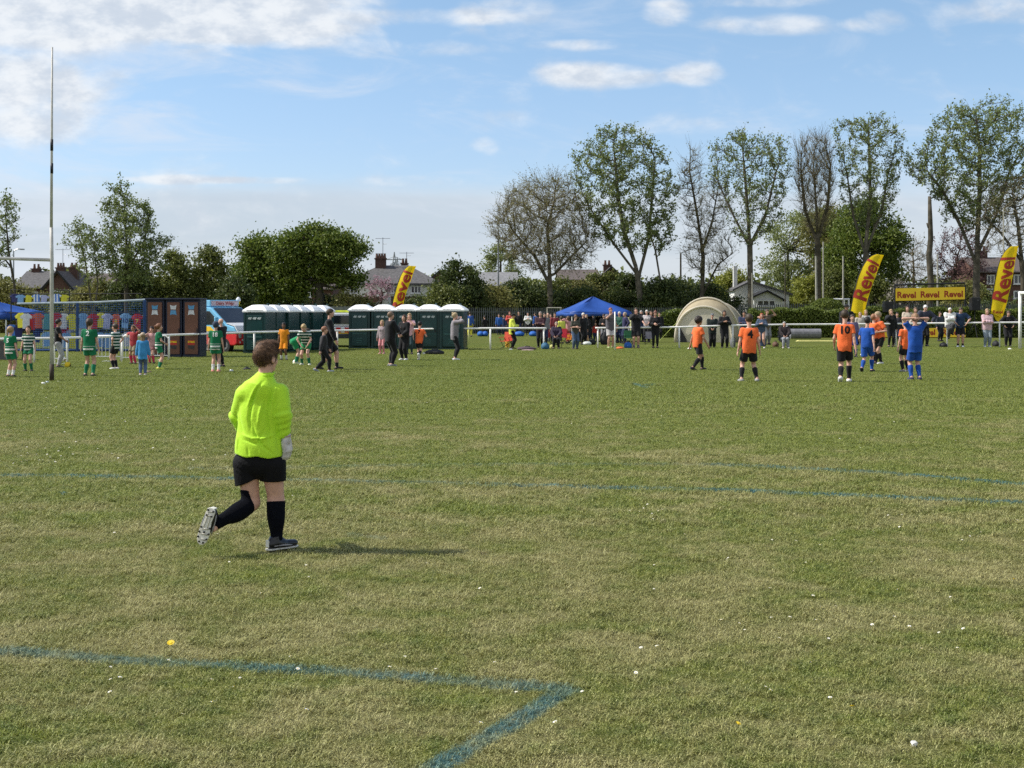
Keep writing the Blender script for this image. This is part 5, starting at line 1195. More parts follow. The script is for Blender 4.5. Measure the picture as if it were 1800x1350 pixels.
for i, (b, c) in enumerate(((knL, anL), (knR, anR))):
    e = b + (c - b) * (.10 if i == 0 else .04)
    so_ = k_part('sock', lambda p, i=i, e=e, b=b, c=c: s_max(s_max(k_leg(p, i, .007) + .001 * waves(p, 31, 30), -(p - e) @ unit(c - b), .004), s_cone(p, b, c, .12, .09)), np.minimum(b, c) - .11, np.maximum(b, c) + .11, .006, SOCK)
# boots: upper, sole, studs, laces
BOOT = mat('boot_black', (0.012, 0.012, 0.014), rough=.35, var=.2, spec=.5); BOOT_G = mat('boot_grey', (0.32, 0.31, 0.31), rough=.4, var=.2); SOLE = mat('boot_sole', (0.82, 0.80, 0.72), rough=.5, var=.18, scale=25); STUD = mat('boot_stud', (0.03, 0.03, 0.03), rough=.4); SOLE_G = mat('boot_sole_shade', (.60, .58, .50), rough=.5)  # sole ribs get a duller tone than the sole
def boot(parent, orig, M):
    """foot frame: x right, y toes, z up from the sole; orig under the ankle"""
    tw = lambda p: (p - orig) @ M
    def up(p):
        u = tw(p); d = s_cone(u * [1, 1, 1.05], (0, -.045, .040), (0, .03, .042), .037, .036); d = s_min(d, s_cone(u * [1, 1, 1.35], (0, .03, .046), (-.004, .145, .038), .038, .034), .03)
        d = s_min(d, s_cone(u, (0, -.012, .05), (0, -.014, .098), .037, .040), .03); d = s_max(d, .008 - u[:, 2]); return s_max(d, u[:, 2] - .098 - u[:, 1] * .2, .004)
    lo, hi = orig - .24, orig + .24; bt = k_part('boot', up, lo, hi, .0055, BOOT, parent)
    out = [(-.030, -.075), (-.018, -.084), (.0, -.087), (.018, -.084), (.030, -.075), (.034, -.055), (.031, -.02), (.029, .01), (.034, .05), (.042, .09), (.043, .12), (.036, .155), (.018, .178), (-.004, .184), (-.024, .176), (-.038, .15), (-.043, .12), (-.041, .08), (-.033, .04), (-.029, .0), (-.032, -.045)]
    Mx = Matrix([list(r_) for r_ in M]).to_4x4(); Mx.translation = Vector(orig)
    b = MB(); n = len(out)
    V = [(x * .93, y * .98, -.002) for x, y in out] + [(x * .96, y, .009) for x, y in out]; b.raw(V, [tuple(range(n - 1, -1, -1)), tuple(range(n, 2 * n))] + [(i, (i + 1) % n, (i + 1) % n + n, i + n) for i in range(n)])
    so_ = b.build('sole', SOLE, bt, M=Mx, bevel=.002)
    r_ = MB()
    for x in (-.011, .011): r_.tube([(x * 1.4, -.045, -.004), (x, .0, -.005), (x * 1.3, .055, -.004)], .003, 5)
    for a_, b_ in (((-.02, -.055), (.02, -.062)), ((-.018, -.025), (.018, -.035)), ((-.025, .075), (.03, .055)), ((-.03, .105), (.032, .1)), ((-.026, .14), (.026, .14))): r_.tube([(a_[0], a_[1], -.004), (b_[0], b_[1], -.004)], .0045, 5)
    r_.build('sole_rib', SOLE_G, bt, M=Mx, smooth=True)
    for x, y in ((-.020, -.066), (.020, -.066), (-.018, -.030), (.018, -.030), (-.031, .060), (.031, .052), (-.034, .095), (.0, .088), (.035, .092), (-.031, .130), (.032, .130), (-.014, .160), (.016, .160)):
        MB().lathe([(.0075, -.001), (.0062, -.011), (.0055, -.013)], (x, y, 0), 8).build('stud', STUD, bt, M=Mx)
    l = MB()
    for k in range(4): y = .035 + k * .016; z = .082 - k * .009; l.tube([(-.016, y, z - .006), (0, y + .004, z + .001), (.016, y + .008, z - .006)], .0028, 5)
    l.build('laces', BOOT_G, bt, M=Mx, smooth=True)
    s = MB()   # pale flash along the side
    for sx in (-1, 1):
        P2 = [(sx * .036, -.045, .028), (sx * .040, .0, .03), (sx * .0425, .05, .028), (sx * .045, .10, .024)]; s.tube(P2, [.004, .006, .0075, .004], 6)
    s.build('side_flash', BOOT_G, bt, M=Mx, smooth=True); MB().box((0, -.078, .045), (.034, .012, .05)).build('heel_patch', SOLE, bt, M=Mx, bevel=.004)
    return bt
yw = -46; Mr = rot('Z', yw); boot(keeper, anR + A3(0, 0, -.062) * [1, 1, 1] + A3(0, 0, -.004), Mr)
# raised left boot: sole turned towards the camera
ty = unit(K(366, 944, -.29) - K(384, 888, -.30)); tz = unit(A3(.22, 1.0, .12)); tz = unit(tz - ty * (tz @ ty)); tx = np.cross(ty, tz); Ml = np.stack([tx, ty, tz], 1)
boot(keeper, K(383, 902, -.325), Ml)
# gloves
GLV = mat('glove_cloth', (0.66, 0.63, 0.61), rough=.8, var=.25, scale=25, bump=.4); GLV2 = mat('glove_palm', (0.42, 0.30, 0.27), rough=.7, var=.2, scale=20)
def glove(w_, dirn, inw, sgn, sc=.19, curl=.32):
    def f(p):
        d = s_box(p, (0, 0, -.24), (.105, .225, .25), r=.10)
        for k, (y, L) in enumerate(((.16, .44), (.055, .50), (-.05, .47), (-.155, .38))):
            a = A3(0, y, -.44); ang = 0
            for j, fr in enumerate((.42, .32, .26)):
                ang += curl * (.9 if j == 0 else 1.1); b = a + L * fr * A3(-math.sin(ang), 0, -math.cos(ang)); d = s_min(d, s_cone(p, a, b, .066 - .006 * j, .062 - .006 * j), .01); a = b
        d = s_min(d, s_cone(p, (-.03, .17, -.06), (-.10, .30, -.27), .085, .075), .03); d = s_min(d, s_cone(p, (-.10, .30, -.27), (-.19, .29, -.48), .066, .055), .015)
        cuff = s_cone(p, (0, 0, .22), (0, 0, -.06), .17, .16); cuff = s_max(cuff, p[:, 2] - .22, .01); return s_min(d, cuff, .03) + .008 * waves(p, 5, 9)
    v, q = tpl(('glove', curl), f, (-.65, -.45, -1.1), (.3, .55, .32), .028); v = v * [1, sgn, 1]
    q = q if sgn > 0 else q[:, ::-1]; z = -unit(dirn); x = -unit(np.array(inw) - z * (np.array(inw) @ z)); y = np.cross(z, x); fr = np.stack([x, y, z], 1)
    o = npmesh('glove', (v * sc) @ fr.T + w_, q, GLV, keeper)
    st = MB(); st.tube([tuple(w_ + fr @ (A3(.165 * math.cos(t), .165 * math.sin(t) * sgn, .10) * sc)) for t in np.linspace(0, 6.283, 17)], .0055, 6); st.build('wrist_strap', GLV2, o, smooth=True)
glove(wR + A3(.012, -.005, .0), unit(A3(.10, .06, -1)), A3(-.85, .45, 0), 1, .205, .42)
glove(wL, unit(wL - eL), A3(.7, .3, -.5), -1)
# hair: cap of hair plus many short strands
HAIR_K = mat('keeper_hair', (0.155, 0.088, 0.050), rough=.65, var=.4, scale=30, spec=.25, col2=(.075, .045, .029))
def k_hair(p):
    d = s_ell(p, (0, -.070, .13), (.398, .500, .41)); d = d + .012 * waves(p * [1.6, .8, .5], 3, 10) + .004 * waves(p * [2, 2, .6], 6, 30)
    d = s_min(d, s_ell(p, (.0, .20, .44), (.26, .25, .13)), .06) + .01 * waves(p, 9, 25)
    d = s_max(d, p @ unit((0, .80, -.62)) - .13, .03)
    for sx in (-1, 1): d = s_max(d, -s_ell(p, (sx * .40, .02, -.06), (.10, .13, .17)), .02)
    return s_max(d, -(p[:, 2] + .42 + .10 * p[:, 1]), .03)
v, q = surfnet(k_hair, (-.62, -.8, -.6), (.62, .7, .75), .02); hk = npmesh('hair', kx(v), q, HAIR_K, keeper)
rg = np.random.RandomState(12); fc = v[q].mean(1); a_, b_ = v[q[:, 1]] - v[q[:, 0]], v[q[:, 2]] - v[q[:, 0]]; nr = np.cross(a_, b_); nr /= np.maximum(np.linalg.norm(nr, axis=1, keepdims=True), 1e-9)
ok = (np.einsum('ij,ij->i', nr, fc) > 0) & (fc[:, 2] > -.33); ids = rg.choice(np.where(ok)[0], 3800); 
flow = np.stack([fc[ids, 0] * -.5 + .25, fc[ids, 1] * 0 + .45, np.full(len(ids), -.25)], 1); flow[fc[ids, 2] < .15] = [0, .05, -1]; flow[(fc[ids, 2] > .4) & (fc[ids, 0] < -.1)] = [-.9, .1, .35]
dr = nr[ids] * .22 + flow * .9 + rg.normal(size=(len(ids), 3)) * .16; dr /= np.linalg.norm(dr, axis=1, keepdims=True); ln = rg.uniform(.05, .12, len(ids))[:, None]
A_, B_ = kx(fc[ids]), kx(fc[ids] + dr * ln); V, Q = tubes_mesh(A_, B_, np.full(len(ids), .0011), np.full(len(ids), .0003), 3); npmesh('hair_strands', V, Q, HAIR_K, hk, smooth=False)

# ------------------------------------------------------------------ players and spectators
BLACK = (.012, .012, .014); WHITE = (.78, .78, .76); NAVY = (.02, .03, .08); GREY = (.22, .22, .24); ORANGE = (.92, .17, .045); AMBER = (.85, .30, .015); BLUE = (.015, .085, .40); GREEN = (.015, .20, .09); RED = (.55, .03, .03)
HBR = ('short', (.06, .04, .025)); HBK = ('short', (.02, .015, .012)); HGR = ('short', (.42, .40, .38)); HLB = ('long', (.10, .06, .035)); HBL = ('long', (.45, .32, .16)); PBL = ('pony', (.42, .28, .13)); PBR = ('pony', (.07, .045, .03)); BALD = ('bald', (0, 0, 0))
JEAN = (.07, .11, .19); PINK = (.75, .45, .50)
HOOP = striped('green_hoops', (.012, .17, .075), (.75, .75, .72), (.55, .80), .088, .5); HOOPALL = striped('green_hoops_all', (.010, .075, .045), (.62, .64, .60), (.6, 1.12), .088, .42)
T_G = 'young rugby players in green and white'; O_G = 'boys in orange football kit'; SP = 'spectators behind the white rail'; FAR = 'people far off beyond the blue gazebo'
SH = lambda c, *a: (c, .62, -.07, .012) + a
# green side, left
person('blonde ponytail girl in green and white hooped shirt standing at the left edge', 18, 664, 574, -20, 'stand', True, 0, PBL, top=SH(HOOP), bottom=(GREEN, 'shorts', .55), socks=(WHITE, .55), number=('5', .12, WHITE, .74), group=T_G)
person('girl in dark green striped shirt facing the camera beside the left gazebo', 50, 654, 573, 180, 'stand2', True, 0, PBR, top=SH(HOOPALL), bottom=(GREEN, 'shorts', .5), socks=(GREEN, .3), group=T_G)
person('man in black t-shirt and pale grey trousers browsing shirts behind the goal post', 102, 647, 561, -75, 'hold', False, 1, HBK, top=SH(BLACK), bottom=((.42, .42, .42), 'trousers'), shoes=(.1, .1, .1))
person('tall girl with number 2 on green hooped shirt, dark ponytail, right of the goal post', 157, 663, 560, -6, 'stand2', True, 0, PBR, top=SH(HOOP), bottom=(GREEN, 'shorts', .5), socks=(GREEN, .25), number=('2', .12, WHITE, .76), group=T_G)
person('young player in green hoops facing left beside the crowd barrier', 203, 650, 569, 70, 'hips', True, 0, HBR, top=SH(HOOPALL), bottom=(BLACK, 'shorts', .6), socks=(BLACK, .3), shoes=WHITE, group=T_G)
person('child in red shirt, khaki shorts and pink socks raising an arm by the barrier', 235, 641, 571, 160, 'armsup', True, 1, HBR, top=SH((.42, .05, .06)), bottom=((.30, .25, .16), 'shorts', .7), socks=((.75, .06, .14), .15))
person('small child with long brown hair, blue jacket and side striped trousers', 251, 661, 585, 10, 'stand', True, 0, ('long', (.30, .20, .11)), hat=('beanie', (.50, .40, .30)), top=((.06, .30, .62), 2, -.13, .016), bottom=((.10, .15, .26), 'trousers'), shoes=(.5, .5, .5))
person('child in pale pink top and pink socks standing before the brown cabinets', 267, 640, 574, 170, 'oneup', True, 0, HBK, top=((.62, .36, .36), .9, -.15, .014), bottom=((.35, .14, .15), 'shorts', .5), socks=((.75, .06, .14), .15))
person('auburn haired girl in green and white kit and yellow boots facing right', 279, 650, 569, -70, 'hold', True, 0, ('pony', (.22, .09, .04)), top=SH(HOOP), bottom=(GREEN, 'shorts', .55), socks=(GREEN, .45), shoes=(.7, .75, .1), number=('9', .11, WHITE, .78), group=T_G)
person('player number 18 in green hoops, dark headguard and pink boots', 379, 655, 565, 0, 'stand', True, 0, HBR, hat=('helmet', (.04, .06, .10)), top=SH(HOOP), bottom=(GREEN, 'shorts', .5), socks=(WHITE, .5), shoes=(.75, .30, .26), number=('18', .115, WHITE, .755), group=T_G)
person('bald man in black jacket standing behind player number 18', 389, 646, 560, 60, 'hold', False, 0, BALD, top=(BLACK, 2, -.10, .018, 'jacket'), bottom=(BLACK, 'trousers'))
person('boy in full orange amber kit in front of the left toilets', 499, 634, 567, 172, 'stand2', True, 2, HBK, top=SH(AMBER), bottom=(AMBER, 'shorts', .85), socks=(WHITE, .55), group=O_G)
person('boy in plain bright green kit bending forward with a football at his feet', 521, 641, 570, -68, 'bend', True, 0, HBR, top=((.015, .30, .11), 2, -.06, .012), bottom=((.015, .24, .08), 'shorts', .6), socks=(GREEN, .4), shoes=(.6, .65, .4), H=1.45, group=T_G)
person('fair haired boy in green hoops leaning beside the bent player in bright green', 538, 643, 569, 172, 'crouchlean', True, 0, ('short', (.50, .36, .18)), top=SH(HOOPALL), bottom=((.015, .24, .08), 'shorts', .6), socks=(GREEN, .4), shoes=(.75, .75, .6), H=1.48, group=T_G)
person('tall man in black jacket and black shorts striding right near the left toilets', 577, 651, 543, -82, 'walk', False, 0, HBR, top=(BLACK, 2, -.10, .020, 'jacket'), bottom=(BLACK, 'shorts', .85), socks=(BLACK, .65))
person('child in dark hooded top walking on the near side of the tall man in black', 568, 655, 574, -80, 'walk2', True, 0, ('short', (.30, .14, .08)), top=((.035, .033, .038), 2, -.07, .018, 'jacket'), bottom=(BLACK, 'trousers'), shoes=(.35, .4, .45))
person('coach in black tracksuit clapping in front of the right toilets', 686, 645, 548, -58, 'clap', False, 0, ('short', (.22, .15, .10)), top=(BLACK, 2, -.06, .016, 'jacket'), bottom=(BLACK, 'trousers'), shoes=(.25, .25, .25), fat=1.12)
person('girl with bare pink legs half hidden behind the clapping coach', 672, 623, 563, 160, 'stand', True, 0, HBL, top=((.42, .34, .36), 2, -.08, .014), bottom=((.75, .30, .32), 'leggings'), shoes=(.7, .35, .35), fem=True)
person('woman in long black coat and white shoes right of the coach', 711, 634, 554, 150, 'hold', False, 0, ('long', (.10, .05, .03)), top=(BLACK, 2, -.22, .022, 'coat'), bottom=(BLACK, 'trousers'), shoes=WHITE, fem=True)
person('blonde girl in pale pink top hand to face behind the woman in black coat', 720, 624, 551, 175, 'face', False, 0, HBL, top=(PINK, .9, -.05, .012), bottom=((.03, .06, .07), 'leggings'), fem=True)
person('boy in orange shirt number 7 jogging away in front of the toilets', 737, 634, 565, -8, 'run', True, 0, HBK, top=SH(ORANGE), bottom=(BLACK, 'shorts', .65), socks=(BLACK, .25), shoes=WHITE, number=('7', .13, BLACK, .755), group=O_G, fold=1.9)
person('blonde woman in grey jacket and black leggings with white trainers, hands at her face', 799, 634, 550, -78, 'shade', False, 0, ('bun', (.50, .38, .22)), top=((.26, .24, .26), 2, -.08, .016, 'jacket'), bottom=(BLACK, 'leggings'), shoes=WHITE, fem=True)
# orange and blue, right
person('boy in orange shirt with curly dark hair walking right with his head turned away', 1226, 652, 557, -62, 'walk', True, 1, ('curly', (.03, .02, .015)), top=SH(ORANGE), bottom=(BLACK, 'shorts', .7), socks=(BLACK, .1), group=O_G, fold=1.9)
person('boy in orange shirt number 4 standing with legs apart, back to the camera', 1317, 672, 552, 2, 'wide', True, 0, HBR, top=SH(ORANGE), bottom=(BLACK, 'shorts', .72), socks=(BLACK, .25), shoes=(.35, .35, .34), number=('4', .16, BLACK, .735), fat=1.08, group=O_G, h=.013, fold=1.9)
person('boy in orange shirt number 10 stepping away with white boots', 1485, 673, 545, -16, 'walk2', True, 0, HBR, top=SH(ORANGE), bottom=(BLACK, 'shorts', .75), socks=(BLACK, .2), shoes=WHITE, number=('10', .15, BLACK, .75), group=O_G, h=.013, fold=1.9)
person('man in wide black hat and black coat behind boy number 10', 1488, 616, 535, 175, 'hold', False, 1, HBK, hat=('wide', BLACK), top=(BLACK, 2, -.20, .02, 'coat'), bottom=(BLACK, 'trousers'))
person('boy with brown hair and purple top behind boy number 10', 1498, 629, 553, 178, 'stand2', True, 0, HBR, top=((.16, .13, .25), 2, -.08, .014), bottom=(BLUE, 'shorts', .9), socks=(BLUE, .3))
person('boy in blue kit with a white sleeve walking left of the hugging orange pair', 1524, 655, 557, -30, 'walk2', True, 0, HBK, top=(BLUE, .62, -.06, .014), bottom=(BLUE, 'shorts', .80), socks=(BLUE, .22), shoes=BLACK, group='boys in blue football kit', fold=1.9)
person('boy in orange with light hair, back half of the hugging pair', 1536, 641, 552, -70, 'clap', True, 0, ('short', (.35, .17, .09)), top=SH(ORANGE), bottom=(BLACK, 'shorts', .7), socks=(BLACK, .1), group=O_G, fold=1.9)
person('blond boy in orange with one leg kicked up, front half of the hugging pair', 1547, 641, 548, 110, 'kneeup', True, 0, ('short', (.45, .33, .2)), top=SH(ORANGE), bottom=(BLACK, 'shorts', .65), socks=(BLACK, .2), shoes=WHITE, group=O_G)
person('boy in orange standing mostly hidden behind the boy with hands on his head', 1592, 655, 562, 20, 'stand', True, 0, ('short', (.40, .26, .14)), top=SH(ORANGE), bottom=(BLACK, 'shorts', .65), socks=(BLACK, .2), shoes=(.3, .3, .3), group=O_G, fold=1.9)
person('boy in blue kit standing with both hands on his head', 1609, 669, 551, 4, 'headhands', True, 0, ('short', (.30, .18, .10)), top=(BLUE, .6, -.10, .016), bottom=(BLUE, 'shorts', .82), socks=(BLUE, .20), shoes=(.05, .05, .1), group='boys in blue football kit', h=.013, fold=1.9)
# spectators
person('steward in yellow jacket and black cap checking a phone by the rail', 900, 614, 551, -80, 'phone', False, 1, HBK, hat=('cap', BLACK), top=((.72, .80, .10), 2, -.10, .02, 'jacket'), bottom=(BLACK, 'trousers'), group=SP)
person('man in dark maroon jumper standing at the end of the left rail', 950, 612, 548, 170, 'cross', False, 0, ('short', (.35, .30, .26)), top=((.06, .025, .035), 2, -.06, .018), bottom=(BLACK, 'trousers'), fat=1.12, group=SP)
person('man in grey close beside the maroon jumper', 957, 607, 550, 190, 'stand', False, 0, HBR, top=(GREY, 2, -.06, .016), bottom=(NAVY, 'trousers'), group=SP)
person('seated woman in dark coat and lilac scarf in a camping chair', 978, 614, 572, 176, 'sit', False, 0, ('short', (.38, .32, .26)), top=((.035, .025, .05), 2, -.12, .022, 'coat'), bottom=(BLACK, 'trousers'), H=1.62, fem=True, group=SP)
person('woman in olive top and jeans looking down at her phone at the open gap', 1011, 615, 554, -160, 'phone', False, 0, ('bun', (.12, .07, .04)), top=((.07, .07, .055), .9, -.08, .016), bottom=(JEAN, 'trousers'), fem=True, group=SP)
person('white haired woman in black beside the olive top woman', 1025, 606, 550, -150, 'stand', False, 0, ('short', (.72, .70, .66)), top=(BLACK, 2, -.10, .018), bottom=(BLACK, 'trousers'), fem=True, fat=1.1, group=SP)
person('long haired blonde woman in black with pink calves', 1031, 604, 553, 160, 'hold', False, 0, ('long', (.34, .25, .15)), top=(BLACK, 2, -.08, .014), bottom=(BLACK, 'shorts', .95), fem=True, group=SP)
person('woman in black vest and white cap under the blue gazebo edge', 1053, 600, 549, 170, 'stand', False, 0, HBR, hat=('cap', WHITE), top=(BLACK, .3, -.04, .01), bottom=(GREY, 'shorts', .7), fem=True, group=SP)
person('red haired woman in grey shirt and white shorts hand at her chin', 1073, 613, 541, -165, 'oneup', False, 0, ('short', (.28, .09, .05)), top=((.13, .12, .14), .8, -.08, .02), bottom=((.50, .48, .48), 'shorts', .8), shoes=(.4, .5, .2), fem=True, fat=1.1, group=SP)
person('woman with white hair and green scarf at the end of the right rail', 1089, 603, 548, 150, 'hold', False, 0, ('short', (.75, .74, .70)), top=((.03, .10, .07), 2, -.10, .016), bottom=(NAVY, 'trousers'), fem=True, group=SP)
person('man in navy jumper looking left near the green scarf woman', 1099, 604, 549, 110, 'hips', False, 0, ('short', (.45, .38, .30)), top=((.03, .03, .09), 2, -.06, .016), bottom=(NAVY, 'trousers'), group=SP)
person('man in black jacket and shorts drinking with hand at his mouth behind the rail', 1118, 613, 541, 178, 'face', False, 0, HBR, top=((.02, .02, .024), 2, -.10, .018, 'jacket'), bottom=(BLACK, 'shorts', .85), socks=(GREY, .75), shoes=(.25, .18, .14), fat=1.08, group=SP)
person('grey haired woman in white top behind the camping chairs', 1137, 602, 545, 170, 'hold', False, 0, ('short', (.70, .68, .64)), top=((.60, .55, .56), .8, -.06, .014), bottom=(BLACK, 'trousers'), fem=True, group=SP)
person('brown haired woman close beside the grey haired woman in white', 1144, 601, 547, 190, 'clap', False, 0, ('long', (.12, .05, .04)), top=((.20, .06, .07), 2, -.06, .014), bottom=(BLACK, 'trousers'), fem=True, group=SP)
person('woman in black fleece holding her phone up left of the beige tent', 1152, 613, 547, 175, 'phone', False, 0, ('bun', (.20, .08, .05)), top=(BLACK, 2, -.08, .018), bottom=(BLACK, 'leggings'), shoes=BLACK, fem=True, fat=1.12, group=SP)
person('man in grey flat cap and dark green jacket in front of the beige tent', 1252, 612, 551, 178, 'hold', False, 0, HGR, hat=('cap', (.16, .17, .18)), top=((.022, .032, .03), 2, -.10, .020, 'jacket'), bottom=(BLACK, 'wide'), fat=1.15, group=SP)
person('woman with long dark hair in black clapping in front of the beige tent', 1273, 613, 546, 182, 'clap', False, 1, ('long', (.035, .022, .02)), top=(BLACK, 2, -.10, .018), bottom=(BLACK, 'trousers'), fem=True, fat=1.1, group=SP)
person('man in navy fleece right of the tent behind boy number 4', 1308, 612, 547, 170, 'cross', False, 1, HBK, top=((.03, .04, .09), 2, -.06, .018), bottom=(NAVY, 'trousers'), fat=1.15, group=SP)
person('red haired woman in denim jacket and long navy skirt clapping at the rail', 1339, 613, 551, 165, 'clap', False, 0, ('long', (.50, .13, .06)), top=((.07, .10, .16), 2, -.04, .016, 'jacket'), bottom=((.05, .075, .13), 'skirt', 1.75), shoes=(.7, .68, .66), fem=True, group=SP)
person('woman scratching her head right of the red haired woman', 1348, 606, 544, 200, 'armsup', False, 0, ('short', (.10, .06, .04)), top=((.13, .10, .07), .7, -.10, .014), bottom=(GREY, 'trousers'), fem=True, group=SP)
person('person in dark coat and grey trousers seated in a camping chair by the hedge', 1379, 613, 573, 178, 'sit', False, 0, HGR, top=((.03, .022, .025), 2, -.10, .022, 'coat'), bottom=((.30, .31, .34), 'trousers'), shoes=(.4, .4, .4), H=1.62, fat=1.05, group=SP)
person('blonde spectator in white peeping behind the hugging boys', 1522, 606, 545, 175, 'stand', False, 0, HBL, top=((.6, .58, .55), .8, -.06, .014), bottom=(BLACK, 'trousers'), fem=True, group=SP)
person('light haired woman in black coat with hand at mouth behind the rail', 1566, 611, 544, 178, 'oneup', False, 0, HBL, top=(BLACK, 2, -.22, .022, 'coat'), bottom=(BLACK, 'leggings'), fem=True, group=SP)
person('dark haired woman in cream top under the banner frame', 1595, 607, 538, 170, 'hold', False, 0, ('long', (.09, .045, .03)), top=((.55, .47, .38), 2, -.06, .014), bottom=(BLACK, 'trousers'), fem=True, group=SP)
person('white haired man in navy jacket under the banner frame', 1625, 610, 533, 182, 'leanrail', False, 0, ('short', (.72, .70, .68)), top=((.045, .05, .075), 2, -.08, .02, 'jacket'), bottom=(BLACK, 'trousers'), fat=1.08, group=SP)
person('person in white hoodie and sunglasses sitting on the rail with crossed arms', 1669, 598, 532, 176, 'railsit', False, 0, ('short', (.75, .73, .70)), top=(WHITE, 2, -.06, .024, 'hoodie'), bottom=((.05, .05, .055), 'wide'), shoes=BLACK, fat=1.15, Y=G(0, 611).y - .1, H=1.72, z0=.34, group=SP)
person('man in navy shirt and black shorts leaning on the rail beside the white hoodie', 1688, 611, 537, 172, 'leanrail', False, 0, HBR, top=((.03, .06, .13), .9, -.08, .018), bottom=(BLACK, 'shorts', .85), socks=(BLACK, .75), shoes=(.3, .35, .4), group=SP)
person('woman in pink patterned jumper and pale jeans left of the right yellow flag', 1735, 611, 543, 178, 'cross', False, 0, HBL, top=((.66, .46, .50), 2, -.06, .022), bottom=((.28, .33, .38), 'trousers'), shoes=WHITE, fem=True, fat=1.2, group=SP)
person('woman in black coat leaning on the rail at the right end', 1772, 610, 544, 170, 'leanrail', False, 0, ('pony', (.10, .06, .045)), top=(BLACK, 2, -.16, .022, 'coat'), bottom=(BLACK, 'trousers'), fem=True, group=SP)
# far people
FP = [('person in blue top with a yellow flag bag far right of the toilets', 826, 592, 548, (.04, .10, .35), (.6, .55, .05), HBR, 'stand', 0), ('person in black far behind the rail, leftmost of the far group', 852, 588, 555, BLACK, BLACK, HBK, 'hips', 40),
 ('person in bright blue jacket far behind the rail', 877, 589, 552, (.03, .12, .42), NAVY, HBR, 'stand', 180), ('person in navy beside the bright blue jacket', 886, 588, 553, (.02, .035, .10), NAVY, HBK, 'stand', 150),
 ('far woman in red headband and yellow top behind the steward', 896, 590, 548, (.55, .08, .06), BLACK, ('long', (.2, .05, .04)), 'clap', 180), ('far man in black with reddish scarf right of the steward', 912, 590, 547, BLACK, NAVY, HBK, 'stand', 170),
 ('far person in white top right of the steward', 928, 589, 549, WHITE, BLACK, HBK, 'clap', 180), ('far child in royal blue sweatshirt', 941, 588, 550, (.03, .12, .45), NAVY, HBR, 'stand', 60),
 ('dark clothed person with a bag left of the gazebo pole', 968, 600, 552, (.04, .04, .045), GREY, ('long', (.1, .07, .05)), 'hold', 180), ('person in maroon left of the gazebo pole', 975, 602, 550, (.22, .04, .05), (.4, .3, .3), HBR, 'stand', 190),
 ('child in yellow top and trousers under the gazebo', 987, 604, 556, (.70, .72, .12), (.60, .62, .12), HBR, 'stand', 20), ('girl in pink hooded top under the gazebo', 999, 603, 556, (.62, .30, .30), (.5, .08, .08), ('long', (.12, .06, .04)), 'shade', 60),
 ('person in black under the middle of the gazebo', 1042, 596, 551, BLACK, BLACK, HBK, 'stand', 160), ('person in dark coat and white hood under the gazebo', 1006, 600, 552, (.03, .03, .035), BLACK, HGR, 'hold', 180),
 ('person in yellow vest right behind the gazebo pole', 1108, 592, 552, (.65, .65, .35), GREY, HBL, 'stand', 180), ('dark figure behind the woman in black fleece', 1159, 596, 549, BLACK, BLACK, HBK, 'stand', 180),
 ('person in grey far behind the short hedge', 1174, 588, 548, (.3, .33, .33), GREY, HGR, 'stand', 180), ('tall person in grey far behind the short hedge', 1187, 588, 542, (.25, .27, .3), NAVY, HGR, 'stand', 180),
 ('spectator with light hair between boy number 10 and the yellow flag', 1512, 608, 549, (.5, .45, .4), BLACK, HBL, 'stand', 175), ('dark clothed spectator right of the white haired man', 1652, 600, 548, (.04, .05, .07), BLACK, HBR, 'stand', 200)]
FP += [('woman in dark green coat under the left half of the gazebo', 1017, 601, 550, (.03, .06, .045), BLACK, ('long', (.16, .09, .05)), 'hold', 190), ('man in charcoal shirt facing away under the gazebo', 1034, 599, 548, (.06, .06, .07), NAVY, HBK, 'stand', 10),
 ('teenager in black hoodie right of the white capped woman', 1062, 603, 552, BLACK, GREY, HBR, 'phone', 160), ('woman in burgundy coat behind the red haired woman in grey', 1082, 600, 549, (.14, .02, .03), BLACK, ('long', (.06, .04, .03)), 'stand', 200),
 ('man in dark blue polo behind the drinking man', 1127, 601, 546, (.03, .05, .13), BLACK, HGR, 'cross', 185), ('small child in red under the gazebo peak', 1047, 601, 567, (.5, .05, .04), NAVY, HBR, 'stand', 170),
 ('bald man in black far left of the dark clothed person with a bag', 963, 598, 550, BLACK, BLACK, BALD, 'hips', 180), ('woman in grey cardigan between banner post and white haired man', 1609, 606, 541, (.2, .2, .22), BLACK, ('long', (.20, .12, .07)), 'cross', 180),
 ('teenager in dark jacket right of the black clothed woman by the banner', 1577, 607, 549, (.04, .04, .05), NAVY, HBK, 'stand', 170), ('man in brown jacket right of the seated person by the hedge', 1400, 602, 545, (.10, .07, .05), BLACK, HGR, 'stand', 180)][:9]
for lb, px, pb, pt, c1, c2, hr, ps, fc in FP:
    person(lb, px, pb, pt, fc, ps, pt > 552, 0, hr, top=(c1, 2, -.07, .016), bottom=(c2, 'trousers'), group=FAR if pb < 593 else SP, fold=.6)

# ================================================================== things on the field
PAINT_W = mat('white_paint', (0.93, 0.92, 0.88), rough=.5, var=.12, scale=4); BLACKP = mat('black_paint', (0.015, 0.015, 0.018), rough=.5, var=.2)
